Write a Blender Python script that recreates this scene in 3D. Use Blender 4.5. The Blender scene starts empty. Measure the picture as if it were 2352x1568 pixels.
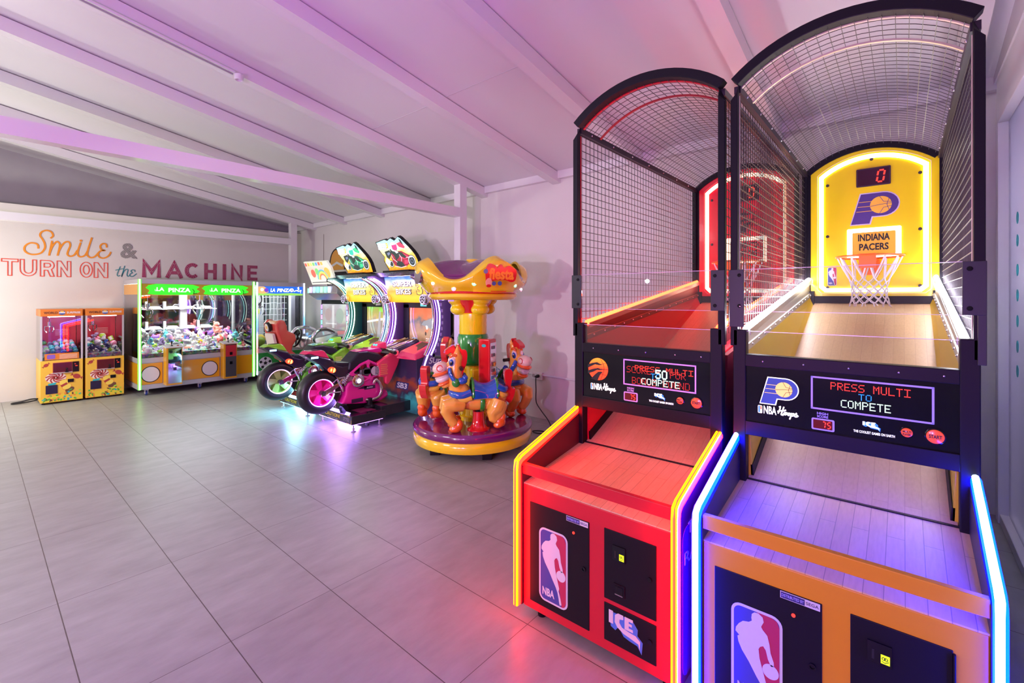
import bpy, bmesh, math, random
from mathutils import Vector, Matrix, Euler
SC = bpy.context.scene
COL = SC.collection
PI = math.pi
# ---------------------------------------------------------------- camera
cam_d = bpy.data.cameras.new('camera')
cam = bpy.data.objects.new('camera', cam_d)
COL.objects.link(cam)
cam_d.sensor_width = 36.0
cam_d.lens = 1056.1 / 2352 * 36.0
cam_d.shift_y = -101.7 / 2352
cam_d.clip_start = 0.02
cam.location = (0, 0, 1.631)
cam.rotation_euler = (PI / 2, 0, 0.7049 - PI / 2)
SC.camera = cam
# ---------------------------------------------------------------- world, exposure
w = bpy.data.worlds.new('world'); SC.world = w; w.use_nodes = True
w.node_tree.nodes['Background'].inputs[0].default_value = (0.55, 0.5, 0.7, 1)
w.node_tree.nodes['Background'].inputs[1].default_value = 0.15
SC.view_settings.view_transform = 'Standard'
SC.view_settings.look = 'None'
SC.view_settings.exposure = -0.08
SC.view_settings.gamma = 1.0
SC.cycles.max_bounces = 8
SC.cycles.transparent_max_bounces = 24
SC.cycles.sample_clamp_indirect = 6.0
SC.cycles.caustics_reflective = False
SC.cycles.caustics_refractive = False

def lamp(name, kind, loc, power, color, size=0.1, aim=None, size_y=None):
    d = bpy.data.lights.new(name, kind)
    d.energy = power; d.color = color
    if kind == 'AREA':
        d.size = size
        if size_y: d.shape = 'RECTANGLE'; d.size_y = size_y
    else: d.shadow_soft_size = size
    o = bpy.data.objects.new(name, d); COL.objects.link(o); o.location = loc
    if aim is not None: o.rotation_euler = (Vector(aim) - Vector(loc)).to_track_quat('-Z', 'Y').to_euler()
    return o
# inferred spots, then added unseen fill lights, left of the frame
gs = lamp('game_spot', 'SPOT', (-4.8, 1.6, 1.62), 720, (1.0, 0.87, 0.98), 0.05, (3.6, 4.2, 1.45)); gs.data.spot_size = math.radians(36); gs.data.spot_blend = 0.35
lamp('small_spot', 'POINT', (-2.4, 3.16, 1.89), 22, (1.0, 0.95, 0.95), 0.03)
lamp('violet_fill', 'AREA', (-2.2, 0.5, 1.29), 85, (0.60, 0.22, 1.0), 0.22, (1.8, 3.6, 3.2))  # unseen violet fill, added to tint ceiling and rafters
lamp('pink_game_light', 'AREA', (-2.6, 1.2, 1.27), 52, (1.0, 0.30, 0.75), 0.22, (1.5, 5.0, 3.2))  # unseen pink fill, added for the rafter faces
lamp('hall_fill', 'POINT', (-0.9, 9.0, 1.5), 185, (1.0, 0.99, 0.87), 0.25)  # unseen white fill, added to brighten the back of the hall
lamp('hall_fill', 'POINT', (-2.2, 6.4, 2.2), 100, (0.97, 1.0, 0.94), 0.25)  # second unseen fill, added for back wall and ceiling
lamp('ceiling_lamp', 'AREA', (-2.4, 4.2, 3.3), 70, (0.93, 0.92, 1.0), 1.3, (-0.9, 4.6, 0))  # unseen general fill, added to lift the floor
# ---------------------------------------------------------------- helpers
def lin(h):
    h = h.lstrip('#'); c = [int(h[i:i + 2], 16) / 255 for i in (0, 2, 4)]
    return tuple(x / 12.92 if x <= 0.04045 else ((x + 0.055) / 1.055) ** 2.4 for x in c)
MATS = {}
def mat(name, col=(0.5, 0.5, 0.5), rough=0.5, metal=0.0, emit=None, es=1.0, coat=0.0, spec=0.5):
    if name in MATS: return MATS[name]
    if isinstance(col, str): col = lin(col)
    if isinstance(emit, str): emit = lin(emit)
    m = bpy.data.materials.new(name); m.use_nodes = True
    b = m.node_tree.nodes['Principled BSDF']
    b.inputs['Base Color'].default_value = (*col, 1)
    b.inputs['Roughness'].default_value = rough
    b.inputs['Metallic'].default_value = metal
    b.inputs['Coat Weight'].default_value = coat
    b.inputs['Coat Roughness'].default_value = 0.06
    b.inputs['Specular IOR Level'].default_value = spec
    if emit is not None:
        b.inputs['Emission Color'].default_value = (*emit, 1)
        b.inputs['Emission Strength'].default_value = es
    MATS[name] = m
    return m
def N(m, t, **kw):
    n = m.node_tree.nodes.new(t)
    for k, v in kw.items(): setattr(n, k, v)
    return n
def L(m, a, b): m.node_tree.links.new(a, b)
def glass(name, tint=(1, 1, 1), refl=0.10, rough=0.02):
    if name in MATS: return MATS[name]
    m = bpy.data.materials.new(name); m.use_nodes = True; nt = m.node_tree
    nt.nodes.clear()
    o = N(m, 'ShaderNodeOutputMaterial'); mx = N(m, 'ShaderNodeMixShader')
    t = N(m, 'ShaderNodeBsdfTransparent'); g = N(m, 'ShaderNodeBsdfGlossy'); f = N(m, 'ShaderNodeFresnel')
    t.inputs[0].default_value = (*tint, 1); g.inputs['Roughness'].default_value = rough
    f.inputs[0].default_value = 1.45
    mul = N(m, 'ShaderNodeMath', operation='MULTIPLY'); mul.inputs[1].default_value = refl / 0.034
    mul.use_clamp = True
    L(m, f.outputs[0], mul.inputs[0]); L(m, mul.outputs[0], mx.inputs[0])
    L(m, t.outputs[0], mx.inputs[1]); L(m, g.outputs[0], mx.inputs[2]); L(m, mx.outputs[0], o.inputs[0])
    MATS[name] = m
    return m

class Fr:
    """a flat working frame: origin, right, up; the normal faces the viewer"""
    def __init__(s, o, r, u):
        s.o = Vector(o); s.r = Vector(r).normalized(); s.u = Vector(u).normalized(); s.n = s.r.cross(s.u)
    def P(s, a, b, c=0.0): return s.o + s.r * a + s.u * b + s.n * c
    def off(s, a, b, c=0.0): return Fr(s.P(a, b, c), s.r, s.u)
def FX(x, y=0, z=0): return Fr((x, y, z), (0, -1, 0), (0, 0, 1))     # faces -X
def FY(x, y, z=0): return Fr((x, y, z), (1, 0, 0), (0, 0, 1))        # faces -Y
def FZ(x, y, z): return Fr((x, y, z), (1, 0, 0), (0, 1, 0))          # faces up

class B:
    def __init__(s): s.v = []; s.f = []; s.m = []; s.sm = []
    def add(s, vs, fs, m=0, sm=False):
        k = len(s.v); s.v.extend([tuple(p) for p in vs])
        for f in fs:
            s.f.append(tuple(k + i for i in f)); s.m.append(m); s.sm.append(sm)
        return s
    def hexa(s, p, m=0):
        return s.add(p, [(0, 3, 2, 1), (4, 5, 6, 7), (0, 1, 5, 4), (1, 2, 6, 5), (2, 3, 7, 6), (3, 0, 4, 7)], m)
    def box(s, x0, x1, y0, y1, z0, z1, m=0):
        return s.hexa([(x0, y0, z0), (x1, y0, z0), (x1, y1, z0), (x0, y1, z0), (x0, y0, z1), (x1, y0, z1), (x1, y1, z1), (x0, y1, z1)], m)
    def fbox(s, F, a0, a1, b0, b1, c0, c1, m=0):
        return s.hexa([F.P(a0, b0, c0), F.P(a1, b0, c0), F.P(a1, b1, c0), F.P(a0, b1, c0), F.P(a0, b0, c1), F.P(a1, b0, c1), F.P(a1, b1, c1), F.P(a0, b1, c1)], m)
    def poly(s, F, pts, c0=0.0, c1=0.002, m=0):
        n = len(pts)
        vs = [F.P(a, b, c0) for a, b in pts] + [F.P(a, b, c1) for a, b in pts]
        fs = [tuple(range(n))[::-1], tuple(range(n, 2 * n))] + [(i, (i + 1) % n, n + (i + 1) % n, n + i) for i in range(n)]
        return s.add(vs, fs, m)
    def disc(s, F, a, b, r, c0=0.0, c1=0.002, m=0, n=20, ry=None, rot=0.0):
        ry = ry or r; cr, sr = math.cos(rot), math.sin(rot)
        pts = []
        for i in range(n):
            x, y = r * math.cos(2 * PI * i / n), ry * math.sin(2 * PI * i / n)
            pts.append((a + x * cr - y * sr, b + x * sr + y * cr))
        return s.poly(F, pts, c0, c1, m)
    def ring(s, F, a, b, r0, r1, c0=0.0, c1=0.002, m=0, n=28, a0=0, a1=2 * PI):
        full = abs(a1 - a0 - 2 * PI) < 1e-6
        out = []
        for i in range(n + (0 if full else 1)):
            t = a0 + (a1 - a0) * i / n
            out.append((math.cos(t), math.sin(t)))
        vs = []
        for c, q in out:
            vs += [F.P(a + r0 * c, b + r0 * q, c0), F.P(a + r1 * c, b + r1 * q, c0), F.P(a + r1 * c, b + r1 * q, c1), F.P(a + r0 * c, b + r0 * q, c1)]
        k = len(out); fs = []
        for i in range(k if full else k - 1):
            j = (i + 1) % k
            for q in range(4): fs.append((4 * i + q, 4 * j + q, 4 * j + (q + 1) % 4, 4 * i + (q + 1) % 4))
        if not full: fs += [(0, 1, 2, 3), (4 * k - 4, 4 * k - 3, 4 * k - 2, 4 * k - 1)]
        return s.add(vs, fs, m, False)
    def tube(s, pts, r, m=0, n=8, closed=False, sm=True, flat=None, up=None):
        pts = [Vector(p) for p in pts]; k = len(pts)
        rs = r if isinstance(r, (list, tuple)) else [r] * k
        vs = []; prev = None
        for i, p in enumerate(pts):
            if closed: t = pts[(i + 1) % k] - pts[i - 1]
            else: t = pts[min(i + 1, k - 1)] - pts[max(i - 1, 0)]
            t.normalize()
            if up is not None: ref = Vector(up)
            elif prev is not None: ref = prev
            else: ref = Vector((0, 0, 1)) if abs(t.z) < 0.9 else Vector((1, 0, 0))
            x = (ref - t * ref.dot(t)).normalized(); y = t.cross(x); prev = x
            fx, fy = flat if flat else (1, 1)
            o = PI / 4 if n == 4 else 0
            for j in range(n):
                a = 2 * PI * j / n + o
                vs.append(p + x * (math.cos(a) * rs[i] * fx) + y * (math.sin(a) * rs[i] * fy))
        fs = []
        for i in range(k if closed else k - 1):
            q = (i + 1) % k
            for j in range(n): fs.append((i * n + j, i * n + (j + 1) % n, q * n + (j + 1) % n, q * n + j))
        if not closed: fs += [tuple(range(n))[::-1], tuple(range((k - 1) * n, k * n))]
        return s.add(vs, fs, m, sm)
    def lathe(s, prof, o=(0, 0, 0), ax=(0, 0, 1), n=32, m=0, sm=True, mfun=None, cap=True):
        ax = Vector(ax).normalized(); x = ax.orthogonal().normalized(); y = ax.cross(x); o = Vector(o)
        vs = []
        for r, h in prof:
            for j in range(n):
                a = 2 * PI * j / n
                vs.append(o + ax * h + x * (r * math.cos(a)) + y * (r * math.sin(a)))
        k = len(prof)
        for i in range(k - 1):
            fs = [(i * n + j, i * n + (j + 1) % n, (i + 1) * n + (j + 1) % n, (i + 1) * n + j) for j in range(n)]
            if i == 0: base = len(s.v); s.v.extend([tuple(p) for p in vs])
            for f in fs:
                s.f.append(tuple(base + q for q in f)); s.m.append(mfun(i) if mfun else m); s.sm.append(sm)
        for e, rr in ((0, prof[0][0]), (k - 1, prof[-1][0])):
            if rr > 1e-5 and cap:
                s.f.append(tuple(base + e * n + j for j in range(n))); s.m.append(mfun(min(e, k - 2)) if mfun else m); s.sm.append(False)
        return s
    def ell(s, c, r, m=0, rot=None, nu=16, nv=10):
        if not isinstance(r, (tuple, list)): r = (r, r, r)
        R = Euler(rot).to_matrix() if rot else Matrix.Identity(3)
        c = Vector(c); vs = [c + R @ Vector((0, 0, r[2]))]
        for i in range(1, nv):
            t = PI * i / nv
            for j in range(nu):
                a = 2 * PI * j / nu
                vs.append(c + R @ Vector((r[0] * math.sin(t) * math.cos(a), r[1] * math.sin(t) * math.sin(a), r[2] * math.cos(t))))
        vs.append(c + R @ Vector((0, 0, -r[2])))
        fs = [(0, 1 + j, 1 + (j + 1) % nu) for j in range(nu)]
        for i in range(nv - 2):
            for j in range(nu): fs.append((1 + i * nu + j, 1 + (i + 1) * nu + j, 1 + (i + 1) * nu + (j + 1) % nu, 1 + i * nu + (j + 1) % nu))
        e = len(vs) - 1; q = 1 + (nv - 2) * nu
        fs += [(e, q + (j + 1) % nu, q + j) for j in range(nu)]
        return s.add(vs, fs, m, True)
    def grid(s, fn, nu, nv, m=0, th=0.004, sm=True):
        """closed sheet: fn(u,v)->point, given thickness along the normal"""
        P = [[Vector(fn(i / nu, j / nv)) for j in range(nv + 1)] for i in range(nu + 1)]
        vs = []; 
        for side in (0, 1):
            for i in range(nu + 1):
                for j in range(nv + 1):
                    a = P[min(i + 1, nu)][j] - P[max(i - 1, 0)][j]; b = P[i][min(j + 1, nv)] - P[i][max(j - 1, 0)]
                    nn = a.cross(b)
                    if nn.length > 1e-12: nn.normalize()
                    vs.append(P[i][j] + nn * (th * (0.5 - side)))
        W = nv + 1; K = (nu + 1) * W; fs = []
        for i in range(nu):
            for j in range(nv):
                a, b, c, d = i * W + j, (i + 1) * W + j, (i + 1) * W + j + 1, i * W + j + 1
                fs += [(a, b, c, d), (K + a, K + d, K + c, K + b)]
        bd = [(i, 0) for i in range(nu)] + [(nu, j) for j in range(nv)] + [(i, nv) for i in range(nu, 0, -1)] + [(0, j) for j in range(nv, 0, -1)]
        for q in range(len(bd)):
            i, j = bd[q]; i2, j2 = bd[(q + 1) % len(bd)]
            fs.append((i * W + j, i2 * W + j2, K + i2 * W + j2, K + i * W + j))
        return s.add(vs, fs, m, sm)
    def ribbon(s, F, pts, wd, c0=0.0, c1=0.003, m=0, joint=True):
        P = [Vector((a, b)) for a, b in pts]; Q = [P[0]]
        for q in P[1:]:
            if (q - Q[-1]).length > 1e-6: Q.append(q)
        if len(Q) < 2: return s
        closed = (Q[0] - Q[-1]).length < 1e-5 and len(Q) > 3
        if closed: Q.pop()
        k = len(Q); h = wd / 2; vs = []
        if joint and not closed:
            Q[0] = Q[0] + (Q[0] - Q[1]).normalized() * h * .8; Q[-1] = Q[-1] + (Q[-1] - Q[-2]).normalized() * h * .8
        for i in range(k):
            d0 = (Q[i] - Q[i - 1]).normalized() if (i or closed) else None; d1 = (Q[(i + 1) % k] - Q[i]).normalized() if (i < k - 1 or closed) else None
            d0 = d0 or d1; d1 = d1 or d0
            n0 = Vector((-d0.y, d0.x)); n1 = Vector((-d1.y, d1.x)); n = n0 + n1
            n = n.normalized() if n.length > 1e-6 else n0
            f = min(1 / max(n.dot(n0), .2), 2.2) * h
            a, b = Q[i] + n * f, Q[i] - n * f
            vs += [F.P(a.x, a.y, c0), F.P(b.x, b.y, c0), F.P(b.x, b.y, c1), F.P(a.x, a.y, c1)]
        fs = []
        for i in range(k if closed else k - 1):
            j = (i + 1) % k
            for q in range(4): fs.append((4 * i + q, 4 * j + q, 4 * j + (q + 1) % 4, 4 * i + (q + 1) % 4))
        if not closed: fs += [(0, 1, 2, 3), (4 * k - 4, 4 * k - 3, 4 * k - 2, 4 * k - 1)]
        return s.add(vs, fs, m)
    def text(s, F, body, h, c0=0.001, c1=0.003, m=0, width=None, bold=0.0, align='CENTER', shear=0.0, outline=None, at=(0, 0)):
        vs, fs = text_geo(body, bold, shear, outline)
        xs = [p[0] for p in vs]; ys = [p[1] for p in vs]
        x0, x1, y0, y1 = min(xs), max(xs), min(ys), max(ys)
        ky = h / (y1 - y0); kx = width / (x1 - x0) if width else ky
        ox = {'CENTER': (x0 + x1) / 2, 'LEFT': x0, 'RIGHT': x1}[align]
        zs = [p[2] for p in vs]; z0, z1 = min(zs), max(zs)
        out = [F.P(at[0] + (p[0] - ox) * kx, at[1] + (p[1] - y0) * ky, c0 + (c1 - c0) * ((p[2] - z0) / (z1 - z0) if z1 > z0 else 1)) for p in vs]
        return s.add(out, fs, m)
    def build(s, name, mats, parent=None, bevel=0.0, seg=2, angle=40, loc=None, smooth_all=None):
        me = bpy.data.meshes.new(name)
        me.from_pydata(s.v, [], s.f)
        if not isinstance(mats, (list, tuple)): mats = [mats]
        for q in mats: me.materials.append(q)
        for i, p in enumerate(me.polygons):
            p.material_index = min(s.m[i], len(mats) - 1)
            p.use_smooth = s.sm[i] if smooth_all is None else smooth_all
        bm = bmesh.new(); bm.from_mesh(me)
        bmesh.ops.recalc_face_normals(bm, faces=bm.faces)
        bm.to_mesh(me); bm.free()
        if any(s.sm) or smooth_all: me.set_sharp_from_angle(angle=math.radians(angle))
        o = bpy.data.objects.new(name, me); COL.objects.link(o)
        if parent is not None: o.parent = parent
        if loc: o.location = loc
        if bevel:
            md = o.modifiers.new('bevel', 'BEVEL'); md.width = bevel; md.segments = seg
            md.limit_method = 'ANGLE'; md.angle_limit = math.radians(50)
        return o
TEXTS = {}
def text_geo(body, bold=0.0, shear=0.0, outline=None):
    key = (body, bold, shear, outline)
    if key in TEXTS: return TEXTS[key]
    cu = bpy.data.curves.new('t', 'FONT'); cu.body = body; cu.offset = bold; cu.shear = shear; cu.resolution_u = 3
    if outline: cu.fill_mode = 'NONE'; cu.bevel_depth = outline; cu.bevel_resolution = 0
    else: cu.extrude = 0.05
    o = bpy.data.objects.new('t', cu); COL.objects.link(o)
    dg = bpy.context.evaluated_depsgraph_get(); dg.update()
    me = o.evaluated_get(dg).to_mesh()
    vs = [tuple(p.co) for p in me.vertices]; fs = [tuple(p.vertices) for p in me.polygons]
    o.evaluated_get(dg).to_mesh_clear()
    bpy.data.objects.remove(o); bpy.data.curves.remove(cu)
    TEXTS[key] = (vs, fs)
    return vs, fs
def tag(o, label=None, cat=None, group=None, kind=None):
    if label: o['label'] = label
    if cat: o['category'] = cat
    if group: o['group'] = group
    if kind: o['kind'] = kind
    return o
def thing(name, loc, label, cat, group=None, rz=0.0):
    o = bpy.data.objects.new(name, None); COL.objects.link(o); o.location = loc; o.rotation_euler = (0, 0, rz)
    o.empty_display_size = 0.1
    return tag(o, label, cat, group)
def struct(o): o['kind'] = 'structure'; return o
def spline(pts, k=6):
    """Catmull-Rom through 2D or 3D points"""
    P = [Vector(p) for p in pts]; out = []
    for i in range(len(P) - 1):
        a, b, c, d = P[max(i - 1, 0)], P[i], P[i + 1], P[min(i + 2, len(P) - 1)]
        for j in range(k):
            t = j / k
            out.append(0.5 * ((2 * b) + (c - a) * t + (2 * a - 5 * b + 4 * c - d) * t * t + (3 * b - a - 3 * c + d) * t ** 3))
    out.append(P[-1])
    return [tuple(p) for p in out]
def rrect(a0, a1, b0, b1, r, n=5):
    pts = []
    for cx, cy, s0 in ((a1 - r, b1 - r, 0), (a0 + r, b1 - r, PI / 2), (a0 + r, b0 + r, PI), (a1 - r, b0 + r, 1.5 * PI)):
        for i in range(n + 1):
            t = s0 + PI / 2 * i / n
            pts.append((cx + r * math.cos(t), cy + r * math.sin(t)))
    return pts
# ---------------------------------------------------------------- common materials
black = mat('black_powder_coat', (0.007, 0.006, 0.010), 0.45, spec=0.22)
black_gloss = mat('black_gloss', (0.005, 0.005, 0.008), 0.10, spec=0.35)
steel = mat('brushed_steel', (0.55, 0.53, 0.52), 0.32, 0.9)
chrome = mat('chrome', (0.82, 0.82, 0.85), 0.08, 1.0)
white_pl = mat('white_plastic', (0.75, 0.74, 0.76), 0.35)
rubber = mat('rubber', (0.012, 0.012, 0.016), 0.38)
screw_m = mat('screw_metal', (0.6, 0.6, 0.62), 0.25, 1.0)
# floor
def floor_mat():
    m = bpy.data.materials.new('floor_tiles'); m.use_nodes = True
    b = m.node_tree.nodes['Principled BSDF']
    g = N(m, 'ShaderNodeNewGeometry'); sx = N(m, 'ShaderNodeSeparateXYZ'); L(m, g.outputs['Position'], sx.inputs[0])
    def edge(sock, off, size, width):
        a = N(m, 'ShaderNodeMath', operation='ADD'); a.inputs[1].default_value = -off + 50 * size; L(m, sock, a.inputs[0])
        d = N(m, 'ShaderNodeMath', operation='DIVIDE'); d.inputs[1].default_value = size; L(m, a.outputs[0], d.inputs[0])
        fr = N(m, 'ShaderNodeMath', operation='FRACT'); L(m, d.outputs[0], fr.inputs[0])
        fl = N(m, 'ShaderNodeMath', operation='FLOOR'); L(m, d.outputs[0], fl.inputs[0])
        s1 = N(m, 'ShaderNodeMath', operation='SUBTRACT'); s1.inputs[1].default_value = 0.5; L(m, fr.outputs[0], s1.inputs[0])
        ab = N(m, 'ShaderNodeMath', operation='ABSOLUTE'); L(m, s1.outputs[0], ab.inputs[0])
        gt = N(m, 'ShaderNodeMath', operation='GREATER_THAN'); gt.inputs[1].default_value = 0.5 - width / size / 2; L(m, ab.outputs[0], gt.inputs[0])
        return gt, fl
    ex, fx = edge(sx.outputs[0], 0.2973, 0.5, 0.0045); ey, fy = edge(sx.outputs[1], 0.4278, 1.0, 0.0030)
    mx = N(m, 'ShaderNodeMath', operation='MAXIMUM'); L(m, ex.outputs[0], mx.inputs[0]); L(m, ey.outputs[0], mx.inputs[1])
    cb = N(m, 'ShaderNodeCombineXYZ'); L(m, fx.outputs[0], cb.inputs[0]); L(m, fy.outputs[0], cb.inputs[1])
    wn = N(m, 'ShaderNodeTexWhiteNoise'); L(m, cb.outputs[0], wn.inputs[0])
    mp = N(m, 'ShaderNodeMapping'); mp.inputs['Scale'].default_value = (1.2, 3.0, 1); L(m, g.outputs['Position'], mp.inputs[0])
    ad = N(m, 'ShaderNodeVectorMath', operation='ADD'); L(m, mp.outputs[0], ad.inputs[0]); L(m, wn.outputs['Color'], ad.inputs[1])
    n1 = N(m, 'ShaderNodeTexNoise'); n1.inputs['Scale'].default_value = 3.2; n1.inputs['Detail'].default_value = 7; n1.inputs['Roughness'].default_value = 0.62
    L(m, ad.outputs[0], n1.inputs[0])
    cr = N(m, 'ShaderNodeValToRGB'); L(m, n1.outputs[0], cr.inputs[0])
    cr.color_ramp.elements[0].position = 0.30; cr.color_ramp.elements[0].color = (0.305, 0.305, 0.298, 1)
    cr.color_ramp.elements[1].position = 0.72; cr.color_ramp.elements[1].color = (0.395, 0.40, 0.395, 1)
    gr = N(m, 'ShaderNodeMix', data_type='RGBA'); L(m, mx.outputs[0], gr.inputs['Factor'])
    L(m, cr.outputs[0], gr.inputs['A']); gr.inputs['B'].default_value = (0.10, 0.085, 0.08, 1)
    L(m, gr.outputs['Result'], b.inputs['Base Color'])
    b.inputs['Roughness'].default_value = 0.36; b.inputs['Specular IOR Level'].default_value = 0.4
    bp = N(m, 'ShaderNodeBump'); bp.inputs['Strength'].default_value = 0.25; bp.inputs['Distance'].default_value = 0.002; bp.invert = True
    L(m, mx.outputs[0], bp.inputs['Height']); L(m, bp.outputs[0], b.inputs['Normal'])
    return m
def noisy(name, c0, c1, scale, rough=0.7, bump=0.0, bscale=60):
    m = bpy.data.materials.new(name); m.use_nodes = True; b = m.node_tree.nodes['Principled BSDF']
    g = N(m, 'ShaderNodeNewGeometry'); n1 = N(m, 'ShaderNodeTexNoise'); n1.inputs['Scale'].default_value = scale; n1.inputs['Detail'].default_value = 5
    L(m, g.outputs['Position'], n1.inputs[0])
    cr = N(m, 'ShaderNodeValToRGB'); L(m, n1.outputs[0], cr.inputs[0])
    cr.color_ramp.elements[0].position = 0.3; cr.color_ramp.elements[0].color = (*c0, 1)
    cr.color_ramp.elements[1].position = 0.7; cr.color_ramp.elements[1].color = (*c1, 1)
    L(m, cr.outputs[0], b.inputs['Base Color']); b.inputs['Roughness'].default_value = rough
    if bump:
        n2 = N(m, 'ShaderNodeTexNoise'); n2.inputs['Scale'].default_value = bscale; n2.inputs['Detail'].default_value = 4
        L(m, g.outputs['Position'], n2.inputs[0])
        bp = N(m, 'ShaderNodeBump'); bp.inputs['Strength'].default_value = bump; bp.inputs['Distance'].default_value = 0.01
        L(m, n2.outputs[0], bp.inputs['Height']); L(m, bp.outputs[0], b.inputs['Normal'])
    MATS[name] = m
    return m
wall_m = noisy('wall_paint', (0.66, 0.62, 0.58), (0.70, 0.66, 0.62), 1.5, 0.75, 0.08, 90)
wallr_m = noisy('wall_paint_right', (0.68, 0.65, 0.63), (0.72, 0.69, 0.67), 1.5, 0.75, 0.10, 60)
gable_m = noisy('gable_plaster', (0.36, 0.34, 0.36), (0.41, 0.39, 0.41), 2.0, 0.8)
beam_m = mat('white_beam_paint', (0.74, 0.72, 0.74), 0.2)
ceil_m = noisy('ceiling_panel', (0.70, 0.68, 0.70), (0.73, 0.71, 0.73), 0.8, 0.38)
# ---------------------------------------------------------------- room shell
WX, WY, GY = 4.97, 10.66, -0.53
CZ = lambda x: 3.25 + 0.172 * (4.96 - x) if x > -0.6 else 3.25 + 0.172 * 5.56 - 0.172 * (-0.6 - x)
RX = -0.6; LX = -5.2
struct(B().box(LX - .2, WX + .3, -1.2, WY + .9, -0.12, 0).build('floor', floor_mat()))
struct(B().box(WX, WX + .18, GY - .06, WY + .9, 0, 3.19).build('wall_right', wallr_m))
bk = B().box(LX - .2, WX, WY, WY + .16, 0, 3.10)
bk.box(LX - .2, 0.9, WY - .006, WY, 0, 0.475)
struct(bk.build('wall_back', wall_m))
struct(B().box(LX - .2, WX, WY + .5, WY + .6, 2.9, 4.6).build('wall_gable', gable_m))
struct(B().box(LX - .18, LX, -1.2, WY + .9, 0, 3.6).build('wall_left', wall_m))
struct(B().box(LX - .2, -0.75, GY - .3, GY - .12, 0, 4.6).build('wall_front', wall_m))
cb = B()
for x0, x1 in ((RX, WX + .2), (LX - .2, RX)):
    cb.hexa([(x0, -1.2, CZ(x0)), (x1, -1.2, CZ(x1)), (x1, WY + .9, CZ(x1)), (x0, WY + .9, CZ(x0)), (x0, -1.2, CZ(x0) + .1), (x1, -1.2, CZ(x1) + .1), (x1, WY + .9, CZ(x1) + .1), (x0, WY + .9, CZ(x0) + .1)])
struct(cb.build('ceiling', ceil_m))
jm = mat('ceiling_joint', (0.56, 0.54, 0.57), 0.6)
for k, (x, yA, yB) in enumerate(((3.0, 2.4, 3.4), (3.02, 3.55, 4.7))):
    struct(B().hexa([(x, yA, CZ(x) - .003), (x + .006, yA, CZ(x) - .003), (x + .006, yB, CZ(x) - .003), (x, yB, CZ(x) - .003), (x, yA, CZ(x) + .01), (x + .006, yA, CZ(x) + .01), (x + .006, yB, CZ(x) + .01), (x, yB, CZ(x) + .01)]).build('ceiling_seam_%d' % (k + 1), jm))
# rafters, wall plate, tie beams, pillars
RY = [-0.40, 0.86, 2.23, 3.395, 4.70, 5.935, 7.338, 8.653, 9.93]
for i, y in enumerate(RY):
    b = B()
    for x0, x1 in ((RX, WX), (LX, RX)):
        z0, z1 = CZ(x0), CZ(x1)
        b.hexa([(x0, y, z0 - .135), (x1, y, z1 - .135), (x1, y + .125, z1 - .135), (x0, y + .125, z0 - .135), (x0, y, z0 - .011), (x1, y, z1 - .011), (x1, y + .125, z1 - .011), (x0, y + .125, z0 - .011)])
    struct(b.build('rafter_%d' % (i + 1), beam_m))
struct(B().box(WX - .07, WX + .001, GY, WY + .5, 3.165, 3.262).build('beam_wall_plate', beam_m))
for i, y in enumerate((4.70, 9.93)):
    struct(B().box(LX, 4.42, y + .002, y + .123, 2.753, 2.875).build('tie_beam_%d' % (i + 1), beam_m))
    struct(B().box(4.411, 4.538, y + .001, y + .124, 0, 3.22).build('pillar_%d' % (i + 1), beam_m))
# glazed front side beside the camera
fr_m = mat('window_frame_white', (0.74, 0.72, 0.77), 0.35)
gw = B()
gw.box(-0.7, 4.86, GY - .10, GY + .01, 2.89, 3.35)
gw.box(4.80, 4.90, GY - .10, GY + .01, 0, 2.89)
gw.box(4.90, WX, GY - .10, GY - .02, 0, 3.3)
gw.box(-0.7, 4.80, GY - .09, GY, 0.0, 0.07)
gw.box(1.55, 1.62, GY - .09, GY, 0.07, 2.89)
struct(gw.build('window_frame_1', fr_m, bevel=0.004))
hd = B()
hd.hexa([(-0.7, GY - .06, 3.3), (4.95, GY - .06, 3.2), (4.95, GY + .02, 3.2), (-0.7, GY + .02, 3.3), (-0.7, GY - .06, 4.4), (4.95, GY - .06, 3.4), (4.95, GY + .02, 3.4), (-0.7, GY + .02, 4.4)])
struct(hd.build('wall_window_header', beam_m))
wg = bpy.data.materials.new('window_film_glass'); wg.use_nodes = True
_b = wg.node_tree.nodes['Principled BSDF']; _b.inputs['Base Color'].default_value = (0.62, 0.60, 0.66, 1); _b.inputs['Roughness'].default_value = 0.12
_o = wg.node_tree.nodes['Material Output']; _mx = N(wg, 'ShaderNodeMixShader'); _tr = N(wg, 'ShaderNodeBsdfTransparent'); _tl = N(wg, 'ShaderNodeBsdfTranslucent'); _m2 = N(wg, 'ShaderNodeMixShader')
_tl.inputs[0].default_value = (0.65, 0.63, 0.70, 1); _m2.inputs[0].default_value = 0.4; L(wg, _b.outputs[0], _m2.inputs[1]); L(wg, _tl.outputs[0], _m2.inputs[2])
_mx.inputs[0].default_value = 0.72; L(wg, _tr.outputs[0], _mx.inputs[1]); L(wg, _m2.outputs[0], _mx.inputs[2]); L(wg, _mx.outputs[0], _o.inputs[0])
struct(B().box(-0.7, 4.80, GY - .055, GY - .045, 0.07, 2.89).build('window_1', wg))
ext_m = mat('exterior_render', (0.50, 0.48, 0.58), 0.8)
struct(B().box(-3, 9, -2.2, -2.1, -0.3, 4.5).build('exterior_wall', ext_m))
struct(B().box(-3, 9, -2.1, -1.2, -0.3, -0.12).build('exterior_ground', mat('exterior_paving', (0.16, 0.15, 0.19), 0.7)))
lamp('outside_fill', 'AREA', (4.5, -1.3, 3.6), 160, (0.78, 0.74, 1.0), 0.5, (4.6, -1.9, 1))  # unseen fill outside, added to brighten the view through the glass
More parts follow.
